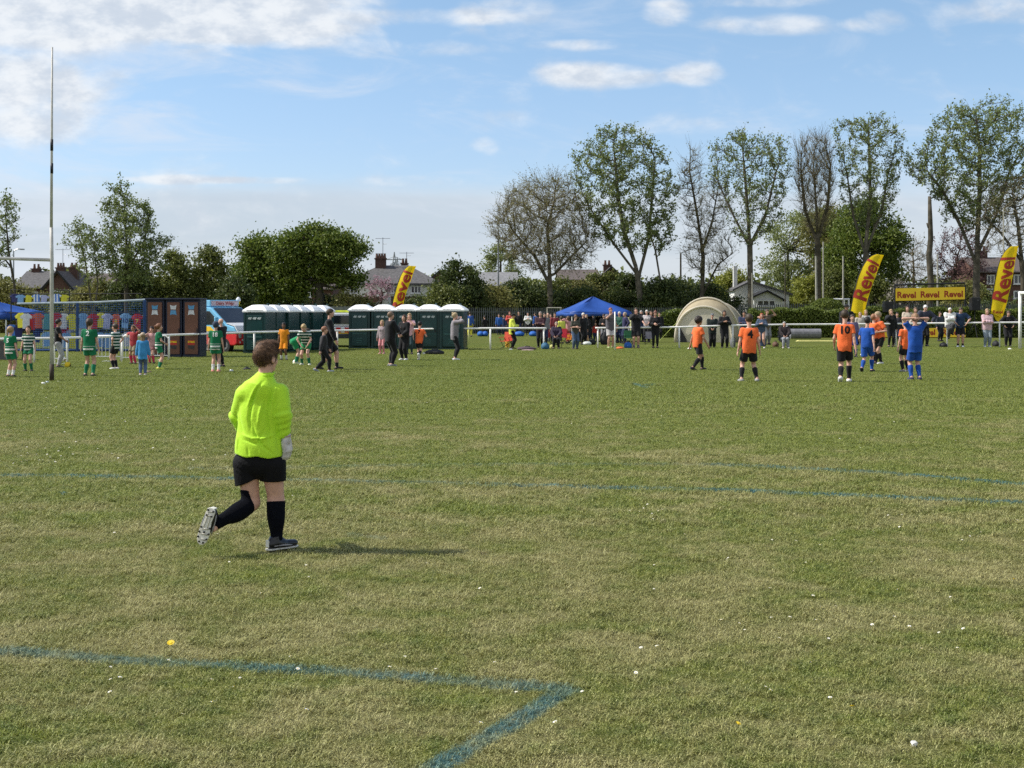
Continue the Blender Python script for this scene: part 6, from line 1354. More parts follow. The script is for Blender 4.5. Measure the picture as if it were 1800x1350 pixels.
# rugby post and crossbar
POSTG = mat('post_offwhite', (.60, .59, .56), rough=.6, var=.25, scale=3)
g = G(91, 671); o = empty('rugby_post', g, 'tall white rugby post with black tape rings and its crossbar leaving the left edge', 'goal post'); s_ = g.y / F
zt = PZ(83, g.y); MB().tube([(0, 0, 0), (0, 0, (671 - 455) * s_), (-.01, 0, (671 - 400) * s_)], [.047, .044, .040], 14).build('lower_post', POSTG, o, smooth=True)
MB().tube([(-.01, 0, (671 - 400) * s_), (0, 0, (671 - 240) * s_), (.01, 0, zt)], [.036, .029, .022], 12).build('upper_post', POSTG, o, smooth=True)
MB().tube([(0, 0, 0), (0, 0, .42)], .054, 14).build('ground_sleeve', mat('rusty_dark', (.06, .045, .03)), o, smooth=True)
for a, b in ((305, 287), (265, 245)): MB().tube([(0, 0, (671 - a) * s_), (0, 0, (671 - b) * s_)], .036, 12).build('black_band', BLACKP, o, smooth=True)
MB().tube([(-4.5, .8, (671 - 448) * s_ + .05), (-.01, 0, (671 - 457) * s_)], .040, 12).build('crossbar', POSTG, o, smooth=True)
# white rail: three runs of top rail on posts
RL = [(-40, 597, 641), (60, 595, 639), (118, 594, 638), (215, 591, 634), (297, 589, 631), (447, 584, 625), (593, 581, 618), (770, 578, 615), (862, 577, 616), (956, 577, 615)]
RR = [(1051, 576.5, 613), (1194, 575, 613), (1288, 572, 613), (1383, 570.5, 612), (1480, 570, 612), (1575, 569, 611), (1665, 568, 611), (1757, 567, 611), (1850, 566.5, 611), (1940, 566, 611)]
def rail(name, label, run, r=.032):
    P0 = G(run[0][0], run[0][2]); o = empty(name, P0, label, 'railing', 'white perimeter rail of the pitch'); tp = []
    for px, pr, pb in run:
        q = G(px, pb); t = CH - (pr - HZ) * q.y / F; tp.append(Vector((q.x - P0.x, q.y - P0.y, t)))
        MB().tube([(q.x - P0.x, q.y - P0.y, 0), (q.x - P0.x, q.y - P0.y, t - .02)], .036, 8).build('post', PAINT_W, o, smooth=True)
    e0 = tp[0] + (tp[0] - tp[1]).normalized() * .12; e1 = tp[-1] + (tp[-1] - tp[-2]).normalized() * .12
    MB().tube([e0] + tp + [e1], r + .008, 8).build('top_rail', PAINT_W, o, smooth=True)
rail('railing', 'white rail on posts running from the left edge to the gap before the blue gazebo', RL); rail('railing', 'white rail on posts running from the gap rightwards to the right edge', RR)
for px, pt, pb, m, lb in [(1081, 548, 617, PAINT_W, 'tall white slalom pole stuck in the grass by the end of the right rail'), (1108.5, 560, 602, mat('pole_yellow', (.72, .72, .35)), 'pale yellow pole behind the right rail beside the blue bag'),
                          (1100, 582, 600, PAINT_W, 'short white stake left of the pale yellow pole'), (824, 560, 607, mat('pole_yellow', (.72, .72, .35)), 'yellow pole close right of the green toilets')]:
    q = G(px, pb); tag(MB().tube([(0, 0, 0), (0, 0, (pb - pt) * q.y / F)], .028, 8).build('marker_pole', m, loc=q, smooth=True), lb, 'pole')
# crowd barriers, left
def barrier(label, xa, xb, pb, pt):
    a, b = G(xa, pb), G(xb, pb); L = (b - a).length; h = (pb - pt) * a.y / F; o = empty('crowd_barrier', (a + b) / 2, label, 'barrier', 'crowd barriers by the shirt stall'); z0 = .18
    MB().tube([(-L / 2, 0, .02), (-L / 2, 0, h - .1), (-L / 2 + .1, 0, h), (L / 2 - .1, 0, h), (L / 2, 0, h - .1), (L / 2, 0, .02)], .022, 7).build('frame', PAINT_W, o, smooth=True)
    MB().tube([(-L / 2, 0, z0), (L / 2, 0, z0)], .018, 6).build('lower_rail', PAINT_W, o)
    p = MB(); n = int(L / .12)
    for k in range(1, n): p.tube([(-L / 2 + k * L / n, 0, z0), (-L / 2 + k * L / n, 0, h)], .009, 5)
    p.build('bars', PAINT_W, o)
    for s in (-1, 1): MB().box((s * (L / 2 - .35), 0, .02), (.05, .6, .03)).build('foot', PAINT_W, o)
barrier('white crowd barrier between girl number 2 and the auburn haired girl', 214, 262, 638, 589); barrier('white crowd barrier behind the boy in green hoops', 166, 212, 636, 590); barrier('white crowd barrier before the brown cabinets', 264, 296, 634, 590)
barrier('low white barrier section behind the goal post', 96, 118, 640, 594); barrier('white barrier beside the ice cream van front wheel', 334, 370, 622, 584)

# lettering laid on a surface
def lettering(parent, word, size, fn, m, bold=.02, name='lettering', spacing=1.0):
    v, f = text_mesh(word, size, size * bold, spacing=spacing); P = [tuple(fn(x, y)) for x, y in v]
    me = bpy.data.meshes.new(name); me.from_pydata(P, [], f); me.materials.append(m); o = bpy.data.objects.new(name, me); COL.objects.link(o); o.parent = parent; return o
FLAG = mat('banner_yellow', (1.0, 0.80, 0.02), rough=.55, var=.05, scale=1.2, trans=.5); MAROON = mat('banner_maroon', (0.38, 0.035, 0.015), rough=.6, var=.05); BANY = mat('banner_amber', (1.0, 0.66, 0.03), rough=.5, var=.05, scale=1)
def feather(label, left, right, pbase, Y, word_at, small=None, tail=None):
    """left and right edges of the cloth from bottom to top, as seen"""
    gx0 = PXY(left[0][0], Y); o = empty('feather_flag', (gx0, Y, 0), label, 'flag', 'yellow feather flags')
    li = lambda e, t: np.array([np.interp(t, np.linspace(0, 1, len(e)), [q[0] for q in e]), np.interp(t, np.linspace(0, 1, len(e)), [q[1] for q in e])])
    def sm(e, t): return sum(li(e, min(1, max(0, t + d))) for d in (-.04, -.02, 0, .02, .04)) / 5
    def at(t, u, off=0.0):
        a, b = sm(left, t), sm(right, t); q = a + (b - a) * u; return A3(PXY(q[0], Y) - gx0, -.16 * math.sin(math.pi * u) * (1 - .4 * t) - .05 * math.sin(9 * t + 4 * u) - off, PZ(q[1], Y))
    N1, N2 = 40, 10; V = [at(i / N1, j / N2) for i in range(N1 + 1) for j in range(N2 + 1)] + [at(i / N1, j / N2, -.012) for i in range(N1 + 1) for j in range(N2 + 1)]
    K_ = (N1 + 1) * (N2 + 1); Q = []
    for i in range(N1):
        for j in range(N2): a = i * (N2 + 1) + j; Q += [(a, a + 1, a + N2 + 2, a + N2 + 1), (K_ + a, K_ + a + N2 + 1, K_ + a + N2 + 2, K_ + a + 1)]
    b = MB(); b.raw(V, Q); b.build('flag_cloth', FLAG, o, smooth=True)
    pole_ = [A3(PXY(pbase[0], Y) - gx0, .02, 0)] + [at(t, -.015, -.01) for t in np.linspace(0, 1, 18)]
    MB().tube(pole_, [.028] * 12 + [.02] * 7, 8).build('flag_pole', BLACKP, o, smooth=True)
    MB().box((pole_[0][0], 0, .03), (.55, .55, .05)).build('base_plate', BLACKP, o)
    t0, t1, word, usz = word_at; v, f = text_mesh(word, 1.0, .028, 'LEFT'); w0, w1 = v[:, 0].min(), v[:, 0].max(); yl = .36
    P = [tuple(at(t0 + (t1 - t0) * (x - w0) / (w1 - w0), .52 - y / yl * usz * .5, .02)) for x, y in v]
    me = bpy.data.meshes.new('lettering'); me.from_pydata(P, [], f); me.materials.append(MAROON); lo_ = bpy.data.objects.new('lettering', me); COL.objects.link(lo_); lo_.parent = o
    if tail:
        tp = [(PXY(x, Y) - gx0, PZ(y, Y)) for x, y in tail]; MB().prism(tp, -.05, -.035).build('flag_tail', FLAG, o)
    if small: lettering(o, small[0], small[3], lambda x, y: (PXY(small[1], Y) - gx0 + x, -.26, PZ(small[2], Y) + y), MAROON, .03)
YF = 91
feather('yellow feather flag with maroon lettering behind the hugging orange boys', [(1495, 551), (1498, 530), (1501, 516), (1504.5, 503), (1508, 490), (1513, 478), (1518, 467), (1525, 456), (1533, 449), (1542, 446.5)],
        [(1519, 556), (1522, 540), (1526, 524), (1530, 511), (1534, 499), (1538, 489), (1542, 478), (1546, 468), (1550, 457), (1554, 447.5)], (1495, 606), YF, (.17, .80, 'Revel', .95), tail=[(1504, 548), (1519, 551), (1512, 572), (1504, 566)])
feather('yellow feather flag at the right edge with a small second name near its foot', [(1741, 552), (1741.5, 544), (1743.6, 528), (1745.5, 515), (1748, 503), (1750.5, 490), (1753, 478), (1756, 465), (1759.5, 453), (1767, 440), (1778, 432)],
        [(1762, 560), (1764, 553), (1769.5, 536), (1772, 522), (1776, 505), (1779, 490), (1782, 475), (1784.5, 463), (1786.5, 452), (1788.5, 441), (1790.5, 431)], (1741, 606), YF, (.22, .80, 'Revel', .95), small=('Revel', 1752, 548.5, .30), tail=[(1746, 553), (1763, 556), (1756, 568), (1750, 562)])
feather('yellow feather flag leaning right behind the right row of green toilets', [(688, 553), (690.7, 534), (692, 525), (694, 516.5), (697, 505), (701, 494), (705, 484.5), (709, 477), (714, 471), (720, 466.5)],
        [(703, 553), (706, 543), (709.4, 532.5), (712.5, 521), (715.6, 511), (719, 501), (722.7, 491.6), (725.5, 483), (728, 475.6), (732, 467)], (687, 605), 88, (.0, .82, 'Revel', .95))
# banner frame with three names
Y = 92; gx0 = PXY(1634, Y); o = empty('banner_frame', (gx0, Y, 0), 'black frame holding an amber banner with three names above the spectators', 'banner frame'); X = lambda p: PXY(p, Y) - gx0; Z = lambda p: PZ(p, Y)
for px in (1573, 1696.5): MB().tube([(X(px), 0, 0), (X(px), 0, Z(500))], .06, 8).build('post', BLACKP, o)
MB().tube([(X(1573), 0, Z(501)), (X(1696), 0, Z(497.5))], .055, 8).build('top_bar', BLACKP, o); MB().tube([(X(1573), .1, Z(529.5)), (X(1696), .1, Z(526.5))], .04, 8).build('lower_bar', BLACKP, o)
MB().prism([(X(1574), Z(507)), (X(1695.5), Z(504.5)), (X(1695.5), Z(526)), (X(1574), Z(529))], -.07, -.05).build('banner', BANY, o)
for c in (1593, 1634, 1675.5): lettering(o, 'Revel', .56, lambda x, y, c=c: (X(c) + x, -.078, Z(518.2 - (c - 1634) * .02) + y), MAROON, .03)
# ground banners
def ground_banner(label, xa, xb, Yb, zt_, col, words, tcol, sz, zb=.04):
    a, b = PXY(xa, Yb), PXY(xb, Yb); c = (a + b) / 2; o = empty('ground_banner', (c, Yb, 0), label, 'banner'); w_ = b - a
    MB().box((0, 0, (zt_ + zb) / 2), (w_, .03, zt_ - zb)).build('banner_sheet', col, o); MB().tube([(-w_ / 2, .04, zt_), (w_ / 2, .04, zt_)], .025, 6).build('top_tube', BLACKP, o)
    for s in (-1, 0, 1): MB().tube([(s * (w_ / 2 - .05), .05, 0), (s * (w_ / 2 - .05), .05, zt_)], .025, 6).build('leg', BLACKP, o)
    for wx, tx in words: lettering(o, tx, sz, lambda x, y: (PXY(wx, Yb) - c + x, -.022, (zt_ + zb) / 2 + y), tcol, .03)
ground_banner('low amber banner on the grass below the banner frame', 1553, 1697, 91, .62, BANY, [(1580, 'Revel'), (1629, 'Revel'), (1671, 'Revel')], MAROON, .5)
ground_banner('red banner with yellow name behind the woman in black coat at the right', 1741, 1800, 92, 1.05, mat('banner_red', (.62, .02, .02), rough=.5, var=.1), [(1759, 'Revel')], YEL, .62)
# speakers
def speaker(label, xc, yt, yb, wpx, Yp):
    w_ = wpx * Yp / F; z1, z0 = PZ(yt, Yp), PZ(yb, Yp); o = empty('loudspeaker', (PXY(xc, Yp), Yp, 0), label, 'loudspeaker')
    MB().box((0, 0, (z0 + z1) / 2), (w_, w_ * .9, z1 - z0)).build('cabinet', BLACKP, o, bevel=.03); MB().box((0, -w_ * .46, (z0 + z1) / 2 - .06), (w_ * .82, .02, (z1 - z0) * .72)).build('grille', mat('speaker_grille', (.03, .03, .035), rough=.9, bump=.6, bscale=90), o)
    MB().prism([(-w_ * .18, z1 - .28), (w_ * .3, z1 - .22), (w_ * .3, z1 - .15), (-w_ * .18, z1 - .2)], -w_ * .475, -w_ * .462).build('horn_opening', mat('speaker_light', (.2, .21, .22)), o)
    MB().tube([(0, 0, .9), (0, 0, z0)], .03, 8).build('stand_pole', BLACKP, o)
    for k in range(3): t = k * 2.09 + .5; MB().tube([(0, 0, .95), (.55 * math.cos(t), .55 * math.sin(t), 0)], .022, 6).build('stand_leg', BLACKP, o)
speaker('black loudspeaker on a stand between banner frame and right yellow flag', 1713.5, 523, 546, 16, 91); speaker('black loudspeaker on a stand just left of the banner frame', 1561, 530, 549, 16, 91)
# gazebos
GZB = mat('gazebo_blue', (0.035, 0.115, 0.46), rough=.5, var=.15, scale=1.5, trans=.3, bump=.3, bscale=3)
def gazebo(label, xc, ypk, ye, wpx, Yp, hv=.22, rz=0.0, dep=None, lm=PAINT_W):
    W_ = wpx * Yp / F; D = dep or W_; zp, ze = PZ(ypk, Yp), PZ(ye, Yp); o = empty('gazebo', (PXY(xc, Yp), Yp, 0), label, 'gazebo', rz=rz); n = 8; V, Q = [], []
    cs = [(-W_ / 2, -D / 2), (W_ / 2, -D / 2), (W_ / 2, D / 2), (-W_ / 2, D / 2)]
    for k in range(4):
        a, b = cs[k], cs[(k + 1) % 4]; base = len(V)
        for i in range(n + 1):
            for j in range(n + 1):
                t = i / n; u = j / n; x = (a[0] + (b[0] - a[0]) * u) * (1 - t); y = (a[1] + (b[1] - a[1]) * u) * (1 - t); sag = -.18 * math.sin(math.pi * t) * math.sin(math.pi * u); z = ze + (zp - ze) * t + sag * .9 + .02 * math.sin(7 * u + 5 * t + k); V.append((x, y, z))
        for i in range(n):
            for j in range(n): q = base + i * (n + 1) + j; Q.append((q, q + 1, q + n + 2, q + n + 1))
        base = len(V)
        for j in range(n + 1): u = j / n; x, y = a[0] + (b[0] - a[0]) * u, a[1] + (b[1] - a[1]) * u; V += [(x * 1.003, y * 1.003, ze - .01), (x * 1.01, y * 1.01, ze - hv - .03 * math.sin(11 * u))]
        for j in range(n): Q.append((base + 2 * j, base + 2 * j + 1, base + 2 * j + 3, base + 2 * j + 2))
    b_ = MB(); b_.raw(V, Q); c_ = b_.build('canopy', GZB, o, smooth=True); md = c_.modifiers.new('thickness', 'SOLIDIFY'); md.thickness = .012; 
    for x, y in cs: MB().tube([(x * .97, y * .97, 0), (x * .97, y * .97, ze)], .028, 6).build('leg', lm, o)
    for k in range(4): a, b = cs[k], cs[(k + 1) % 4]; MB().tube([(a[0] * .97, a[1] * .97, ze - .12), ((a[0] + b[0]) * .485, (a[1] + b[1]) * .485, ze - .10), (b[0] * .97, b[1] * .97, ze - .12)], .015, 5).build('truss_bar', lm, o)
gazebo('bright blue pop up gazebo crowded with spectators in the middle', 1043, 521, 549, 108, 80, rz=R(12)); gazebo('blue gazebo cut by the left edge beside the shirt stall', -20, 526, 549, 140, 62, hv=.32, rz=R(-8))
tb = G(-4, 634); o = empty('stall_table', tb, 'grey table under the left blue gazebo with boxes below', 'table'); MB().box((0, 0, .78), (1.6, .7, .04)).build('tabletop', mat('table_grey', (.3, .3, .3)), o); MB().box((0, -.345, .38), (1.58, .02, .74)).build('table_skirt', mat('table_skirt', (.10, .10, .10)), o)
for x in (-.75, .75): MB().tube([(x, .3, 0), (x, .3, .76)], .02, 5).build('leg', BLACKP, o)
# hanging football shirts
def jersey_mesh(b, w_, h, mi=0):
    out = [(-.16, 1), (-.07, 1.0), (0, .965), (.07, 1.0), (.16, 1), (.50, .80), (.40, .62), (.27, .70), (.27, 0), (-.27, 0), (-.27, .70), (-.40, .62), (-.50, .80)]
    pts = [(x * w_, (z - 1) * h) for x, z in out]; n = len(pts); V = [(x, -.025 * math.cos(x / w_ * 3) , z) for x, z in pts] + [(x, .025 * math.cos(x / w_ * 3), z) for x, z in pts]
    b.raw(V, [tuple(range(n - 1, -1, -1)), tuple(range(n, 2 * n))] + [(i, (i + 1) % n, n + (i + 1) % n, n + i) for i in range(n)], mi)
JC = {'sky': (.22, .42, .72), 'red': (.48, .025, .03), 'navy': (.02, .025, .12), 'yellow': (.70, .66, .05), 'white': (.72, .74, .80), 'lilac': (.45, .48, .72), 'blue': (.03, .14, .50), 'teal': (.10, .32, .34), 'orange': (.62, .13, .06), 'stripe': (.35, .50, .80)}
JN = {'sky': 'sky blue', 'red': 'dark red', 'navy': 'navy', 'yellow': 'bright yellow', 'white': 'white', 'lilac': 'pale lilac', 'blue': 'royal blue', 'teal': 'teal', 'orange': 'orange red', 'stripe': 'blue and white striped'}
jm = {}
for k, c in JC.items():
    if k in ('stripe',):
        m = bpy.data.materials.new('jersey_stripes'); m.use_nodes = True; t = NT(m.node_tree); t.n.clear(); x = t.add('ShaderNodeSeparateXYZ', {0: t.add('ShaderNodeTexCoord').outputs['Object']}).outputs[0]
        p = t.add('ShaderNodeBsdfPrincipled', {'Base Color': t.mix(t.m('LESS_THAN', t.m('FRACT', t.m('MULTIPLY', x, 8.0)), .5), (.08, .22, .62, 1), (.75, .78, .82, 1)), 'Roughness': .7}); t.l.new(p.outputs[0], t.add('ShaderNodeOutputMaterial').inputs[0]); jm[k] = m
    else: jm[k] = mat('jersey_' + k, c, rough=.7, var=.15, bump=.3, bscale=12)
YS = 59.5
rows = [('top', 518, 14, [(25, 'navy'), (37, 'sky'), (51, 'yellow'), (65, 'stripe'), (78, 'lilac'), (100, 'stripe'), (113, 'yellow')], 16, 15),
        ('upper', 551, 26, [(36, 'yellow'), (47, 'white'), (58, 'red'), (68, 'orange'), (84, 'teal'), (99, 'red'), (113, 'white'), (127, 'yellow'), (146, 'sky'), (164, 'red'), (178, 'yellow'), (190, 'lilac'), (204, 'orange'), (222, 'sky'), (241, 'red')], 19, 27),
        ('lower', 585, 26, [(82, 'sky'), (116, 'sky'), (128, 'yellow'), (176, 'sky'), (190, 'sky'), (224, 'white')], 19, 26), ('middle', 572, 26, [(20, 'blue'), (34, 'navy'), (66, 'navy'), (110, 'red'), (120, 'lilac'), (141, 'white'), (160, 'blue')], 20, 28)]
for rn, y0, _, js, wpx, hpx in rows:
    for i, (px, k) in enumerate(js):
        Yj = YS + (.0 if rn == 'top' else -.25 if rn == 'upper' else -.1 if rn == 'middle' else -.35); b = MB(); s_ = Yj / F; jig = (i * 7 % 5 - 2) * .6
        jersey_mesh(b, wpx * s_ * 1.15, (hpx + jig * .5) * s_); o = b.build('football_shirt', jm[k], loc=(PXY(px, Yj), Yj - .05 * (i % 2), PZ(y0 + jig, Yj)), smooth=False)
        o.rotation_euler = (R(-4), R((i * 13 % 9 - 4) * 1.2), R((i * 29 % 15) - 7)); nb = ['left of the goal post', 'right of the goal post'][px > 91]
        tag(o, '%s football shirt hanging in the %s row of the stall, %s' % (JN[k], rn, nb) + ', place %d from the left' % (i + 1) if False else '%s shirt, %s in the %s row of hanging shirts, %s' % (JN[k].replace('blue and white striped', 'striped'), ['first', 'second', 'third', 'fourth', 'fifth', 'sixth', 'seventh', 'eighth', 'ninth', 'tenth', 'eleventh', 'twelfth', 'thirteenth', 'fourteenth', 'fifteenth'][i], rn, nb), 'shirt', 'football shirts hanging in the stall')
        if px in (222, 241, 204): 
            v, f = text_mesh({222: '10', 241: '7', 204: '8'}[px], .26, .008); me = bpy.data.meshes.new('shirt_number'); me.from_pydata([(x, -.034, y - .33) for x, y in v], [], f); me.materials.append(mat('num_' + ('navy' if px == 222 else 'gold'), (.03, .05, .2) if px == 222 else (.7, .55, .1))); tt = bpy.data.objects.new('shirt_number', me); COL.objects.link(tt); tt.parent = o
# rack frame behind the top row, and the blue cage with net
o = empty('shirt_rack', (PXY(66, YS), YS + .3, 0), 'dark metal rack frame carrying the rows of football shirts', 'rack'); X = lambda p: PXY(p, YS) - PXY(66, YS); Z = lambda p: PZ(p, YS)
MB().tube([(X(15), 0, 0), (X(15), 0, Z(509)), (X(118), 0, Z(510)), (X(119), 0, 0)], .03, 6).build('frame', BLACKP, o)
for y in (517, 550, 571, 584): MB().tube([(X(14), -.2, Z(y)), (X(248), -.2, Z(y - 1))], .02, 6).build('hanging_rail', BLACKP, o)
for x in (180, 248): MB().tube([(X(x), -.2, 0), (X(x), -.2, Z(548))], .03, 6).build('upright', BLACKP, o)
CAGE = mat('cage_blue', (.015, .06, .20), rough=.5, var=.2); NETB = mat('net_blue', (.02, .10, .28), rough=.8, var=.2)
Yc = 58.5; o = empty('goal_cage', (PXY(140, Yc), Yc, 0), 'long blue netted goal cage standing in front of the hanging shirts', 'goal'); X = lambda p: PXY(p, Yc) - PXY(140, Yc); Z = lambda p: PZ(p, Yc)
MB().tube([(X(30), 0, Z(534)), (X(168), 0, Z(531.5)), (X(255), 0, Z(527))], .045, 8).build('crossbar', mat('cage_bar', (.35, .42, .48)), o)
for x, y in ((136, 533), (254, 527)): MB().tube([(X(x), 0, 0), (X(x), 0, Z(y))], .06, 8).build('post', CAGE, o)
MB().tube([(X(30), 0, .1), (X(255), 0, .1)], .045, 8).build('ground_bar', CAGE, o); MB().tube([(X(255), 0, Z(527)), (X(257), 1.6, Z(534)), (X(257), 1.6, 0)], .035, 6).build('back_stay', CAGE, o)
n_ = MB(); zt_, zb_ = Z(530), .1
for k in range(52): x = X(56) + (X(254) - X(56)) * k / 51; n_.tube([(x, .06 + .05 * math.sin(k), zt_), (x, .3, zb_)], .006, 3, cap=False)
for k in range(22): z = zb_ + (zt_ - zb_) * k / 21; n_.tube([(X(56), .3 - .24 * k / 21, z), (X(155), .33 - .24 * k / 21, z - .03), (X(254), .3 - .24 * k / 21, z)], .006, 3, cap=False)
for k in range(18): z = zb_ + (zt_ - zb_) * k / 17; n_.tube([(X(254), .1, z), (X(256), 1.6, z * .97)], .006, 3, cap=False)
n_.build('net', NETB, o)
# brown cabinets
BRN = mat('cabinet_brown', (0.16, 0.070, 0.045), rough=.55, var=.12, scale=2); NAVF = mat('cabinet_frame_navy', (0.012, 0.018, 0.045), rough=.5, var=.2)
STK = [mat('sticker_blue', (.12, .35, .62)), mat('sticker_white', (.72, .74, .78)), mat('sticker_red', (.55, .05, .04)), mat('sticker_dark', (.06, .05, .05))]
def sticker(parent, x, y, z, w_, h, top, low):
    """two colour sticker shaped like a wrapped sweet"""
    o_ = [(-.5, .5), (-.2, .42), (.2, .42), (.5, .5), (.38, .06), (-.38, .06)]; l_ = [(-.38, -.02), (.38, -.02), (.5, -.5), (.2, -.42), (-.2, -.42), (-.5, -.5)]
    a = MB().prism([(x + p * w_, z + q * h) for p, q in o_], y - .006, y).build('sticker', top, parent); MB().prism([(x + p * w_, z + q * h) for p, q in l_], y - .006, y).build('sticker_half', low, a)
Yb = G(0, 629).y
for i, (xa, xb, tc_, lc_, dx) in enumerate([(256, 289, 0, 1, 0), (290, 320, 1, 0, 0), (321, 352, 0, 1, 0)]):
    w_ = (xb - xa) * Yb / F; h = (629 - 527) * Yb / F; o = empty('toilet_cabinet', (PXY((xa + xb) / 2, Yb), Yb, 0), ['brown portable cabinet, left one of the three beside the goal net', 'brown portable cabinet standing between the two other brown ones', 'brown portable cabinet, right one of the three next to the ice cream van'][i], 'cabinet', 'brown cabinets beside the ice cream van')
    MB().box((0, 1.0 * .55 + .04, h / 2), (w_ - .02, 1.1, h)).build('shell', NAVF, o, bevel=.02); MB().box((0, 0, h / 2 + .02), (w_ - .17, .06, h - .22)).build('door', BRN, o, bevel=.01)
    MB().box((0, .55, h + .03), (w_ + .02, 1.25, .06)).build('roof', NAVF, o, bevel=.015); MB().box((0, -.02, .06), (w_ - .04, .10, .12)).build('sill', NAVF, o)
    sticker(o, 0, -.033, PZ(545, Yb), 11.5 * Yb / F, 18 * Yb / F, STK[tc_], STK[lc_]); MB().box((w_ * .34, -.05, h * .47), (.03, .05, .16)).build('handle', BLACKP, o)
    if i: 
        c = MB().prism([(-.13, PZ(606, Yb)), (.13, PZ(606, Yb)), (.12, PZ(598, Yb)), (-.12, PZ(598, Yb))], -.036, -.031).build('sticker', STK[2], o)
        lettering(o, 'treat', .13, lambda x, y: (x, -.040, PZ(600.5, Yb) + y), YEL, .03)
        MB().prism([(-.11, PZ(612, Yb)), (.10, PZ(614, Yb)), (.12, PZ(608, Yb)), (-.12, PZ(607.5, Yb))], -.036, -.031).build('sticker', STK[3], o)
# green toilets
GRN = mat('toilet_green', (0.008, 0.042, 0.042), rough=.35, var=.2, scale=2, spec=.5); GRN2 = mat('toilet_green_door', (0.009, 0.050, 0.050), rough=.3, var=.2, scale=2, spec=.5); RFW = mat('toilet_roof_white', (0.95, 0.95, 0.95), rough=.4, var=.04); VENT = mat('vent_white', (.5, .55, .55))
ENG = mat('toilet_light_green', (.06, .16, .15))
def toilet(label, x, y, ang, w_=1.08, d=1.1, h=2.0, sym=0):
    o = empty('portable_toilet', (x, y, 0), label, 'portable toilet', 'green portable toilets', rz=ang)
    MB().box((0, d / 2, h / 2 + .06), (w_, d, h - .12)).build('cabin', GRN, o, bevel=.02); MB().box((0, d / 2, .05), (w_ + .04, d + .04, .1)).build('base_skid', GRN, o)
    for sx in (-1, 1): MB().box((sx * (w_ / 2 - .05), -.02, h / 2 + .05), (.09, .05, h - .12)).build('corner_post', GRN, o)
    dr = MB().box((0, -.015, h / 2 + .02), (w_ - .24, .05, h - .28)).build('door', GRN2, o, bevel=.015)
    for z in (h * .42, h * .40): MB().box((0, -.045, z), (w_ - .34, .02, .018)).build('door_rib', ENG, dr)
    for k in (-1, 0, 1):
        MB().prism([(k * .2 - .08, h - .27), (k * .2 + .05, h - .30), (k * .2 + .10, h - .20), (k * .2 - .04, h - .20)], -.050, -.041).build('vent_slot', VENT, dr)
    r_ = MB()
    for k in range(3): r_.box((0, -.046, h * (.18 + .05 * k)), (.26, .015, .02))
    r_.build('door_emblem', ENG, dr)
    MB().box((w_ * .30, -.055, h * .5), (.05, .04, .12)).build('handle', BLACKP, dr)
    R_ = MB(); a, b = w_ / 2 + .05, d / 2 + .05; lv = [(a, b, h), (a, b, h + .07), (a * .72, b * .78, h + .19), (a * .42, b * .5, h + .285), (a * .1, b * .25, h + .30)]
    V = []; Q = []
    for p, q, z in lv: V += [(-p, d / 2 - q, z), (p, d / 2 - q, z), (p, d / 2 + q, z), (-p, d / 2 + q, z)]
    for i in range(len(lv) - 1): Q += [(4 * i + k, 4 * i + (k + 1) % 4, 4 * i + 4 + (k + 1) % 4, 4 * i + 4 + k) for k in range(4)]
    Q += [(3, 2, 1, 0), (16, 17, 18, 19)]; R_.raw(V, Q); rf = R_.build('roof', RFW, o)
    rb = MB()
    rb.tube([(-w_ * .36, -.055, h + .09), (w_ * .36, -.055, h + .09)], .012, 4)
    for k in range(5): x_ = -w_ * .36 + k * w_ * .18; rb.tube([(x_, -.055 + .0, h + .09), (x_ * .7, .13, h + .205)], .012, 4)
    rb.build('roof_ribs', RFW, rf); MB().tube([(w_ * .22, d - .2, h), (w_ * .22, d - .2, h + .36)], .05, 8).build('vent_pipe', GRN, o)
od = ['first', 'second', 'third', 'fourth', 'fifth', 'sixth']
for k in range(5):
    pxk = [632, 672, 713, 753, 794][k]; Yk = 63.4 - k * .35; sc_ = [39, 40, 41, 41, 43][k] * Yk / F * .98
    toilet('%s green portable toilet from the left in the right row behind the clapping coach' % od[k], PXY(pxk, Yk), Yk + [0, .08, -.03, .05, -.06][k], R([-5, -3.5, -6.5, -4, -7][k]), w_=sc_, d=1.15, h=1.70)
for k in range(6):                     # the left row is seen along its side
    pxk, ypb = 437 + k * 22, 622.5 - k * 1.3; q = G(pxk, ypb)
    toilet('%s green portable toilet from the left in the left row behind the orange boy' % od[k], q.x + .22, q.y + .15, R(-14 + [0, 1.5, -2, 2, -1, 1.5][k]), w_=.86 if k else .95, d=1.0, h=1.66)
# ice cream van
q = G(388, 618); o = empty('ice_cream_van', (q.x, q.y + .2, 0), 'sky blue and red ice cream van with steep windscreen, half hidden by the brown cabinets', 'van', rz=R(-41))
o.scale = (.86, .86, .86)
VB = mat('van_sky_blue', (.18, .48, .72), rough=.25, var=.06, coat=.5); VW = mat('van_white', (.74, .76, .78), rough=.25, var=.06, coat=.5); VR = mat('van_red', (.60, .03, .035), rough=.25, var=.1, coat=.5); VY = mat('van_yellow', (.85, .55, .04), rough=.3, var=.1); RUB = mat('tyre_rubber', (.02, .02, .02), rough=.9); CHR = mat('rim_grey', (.35, .36, .38), rough=.3, metal=.8); LMP = glass_mat('lamp_glass', (.5, .52, .5))
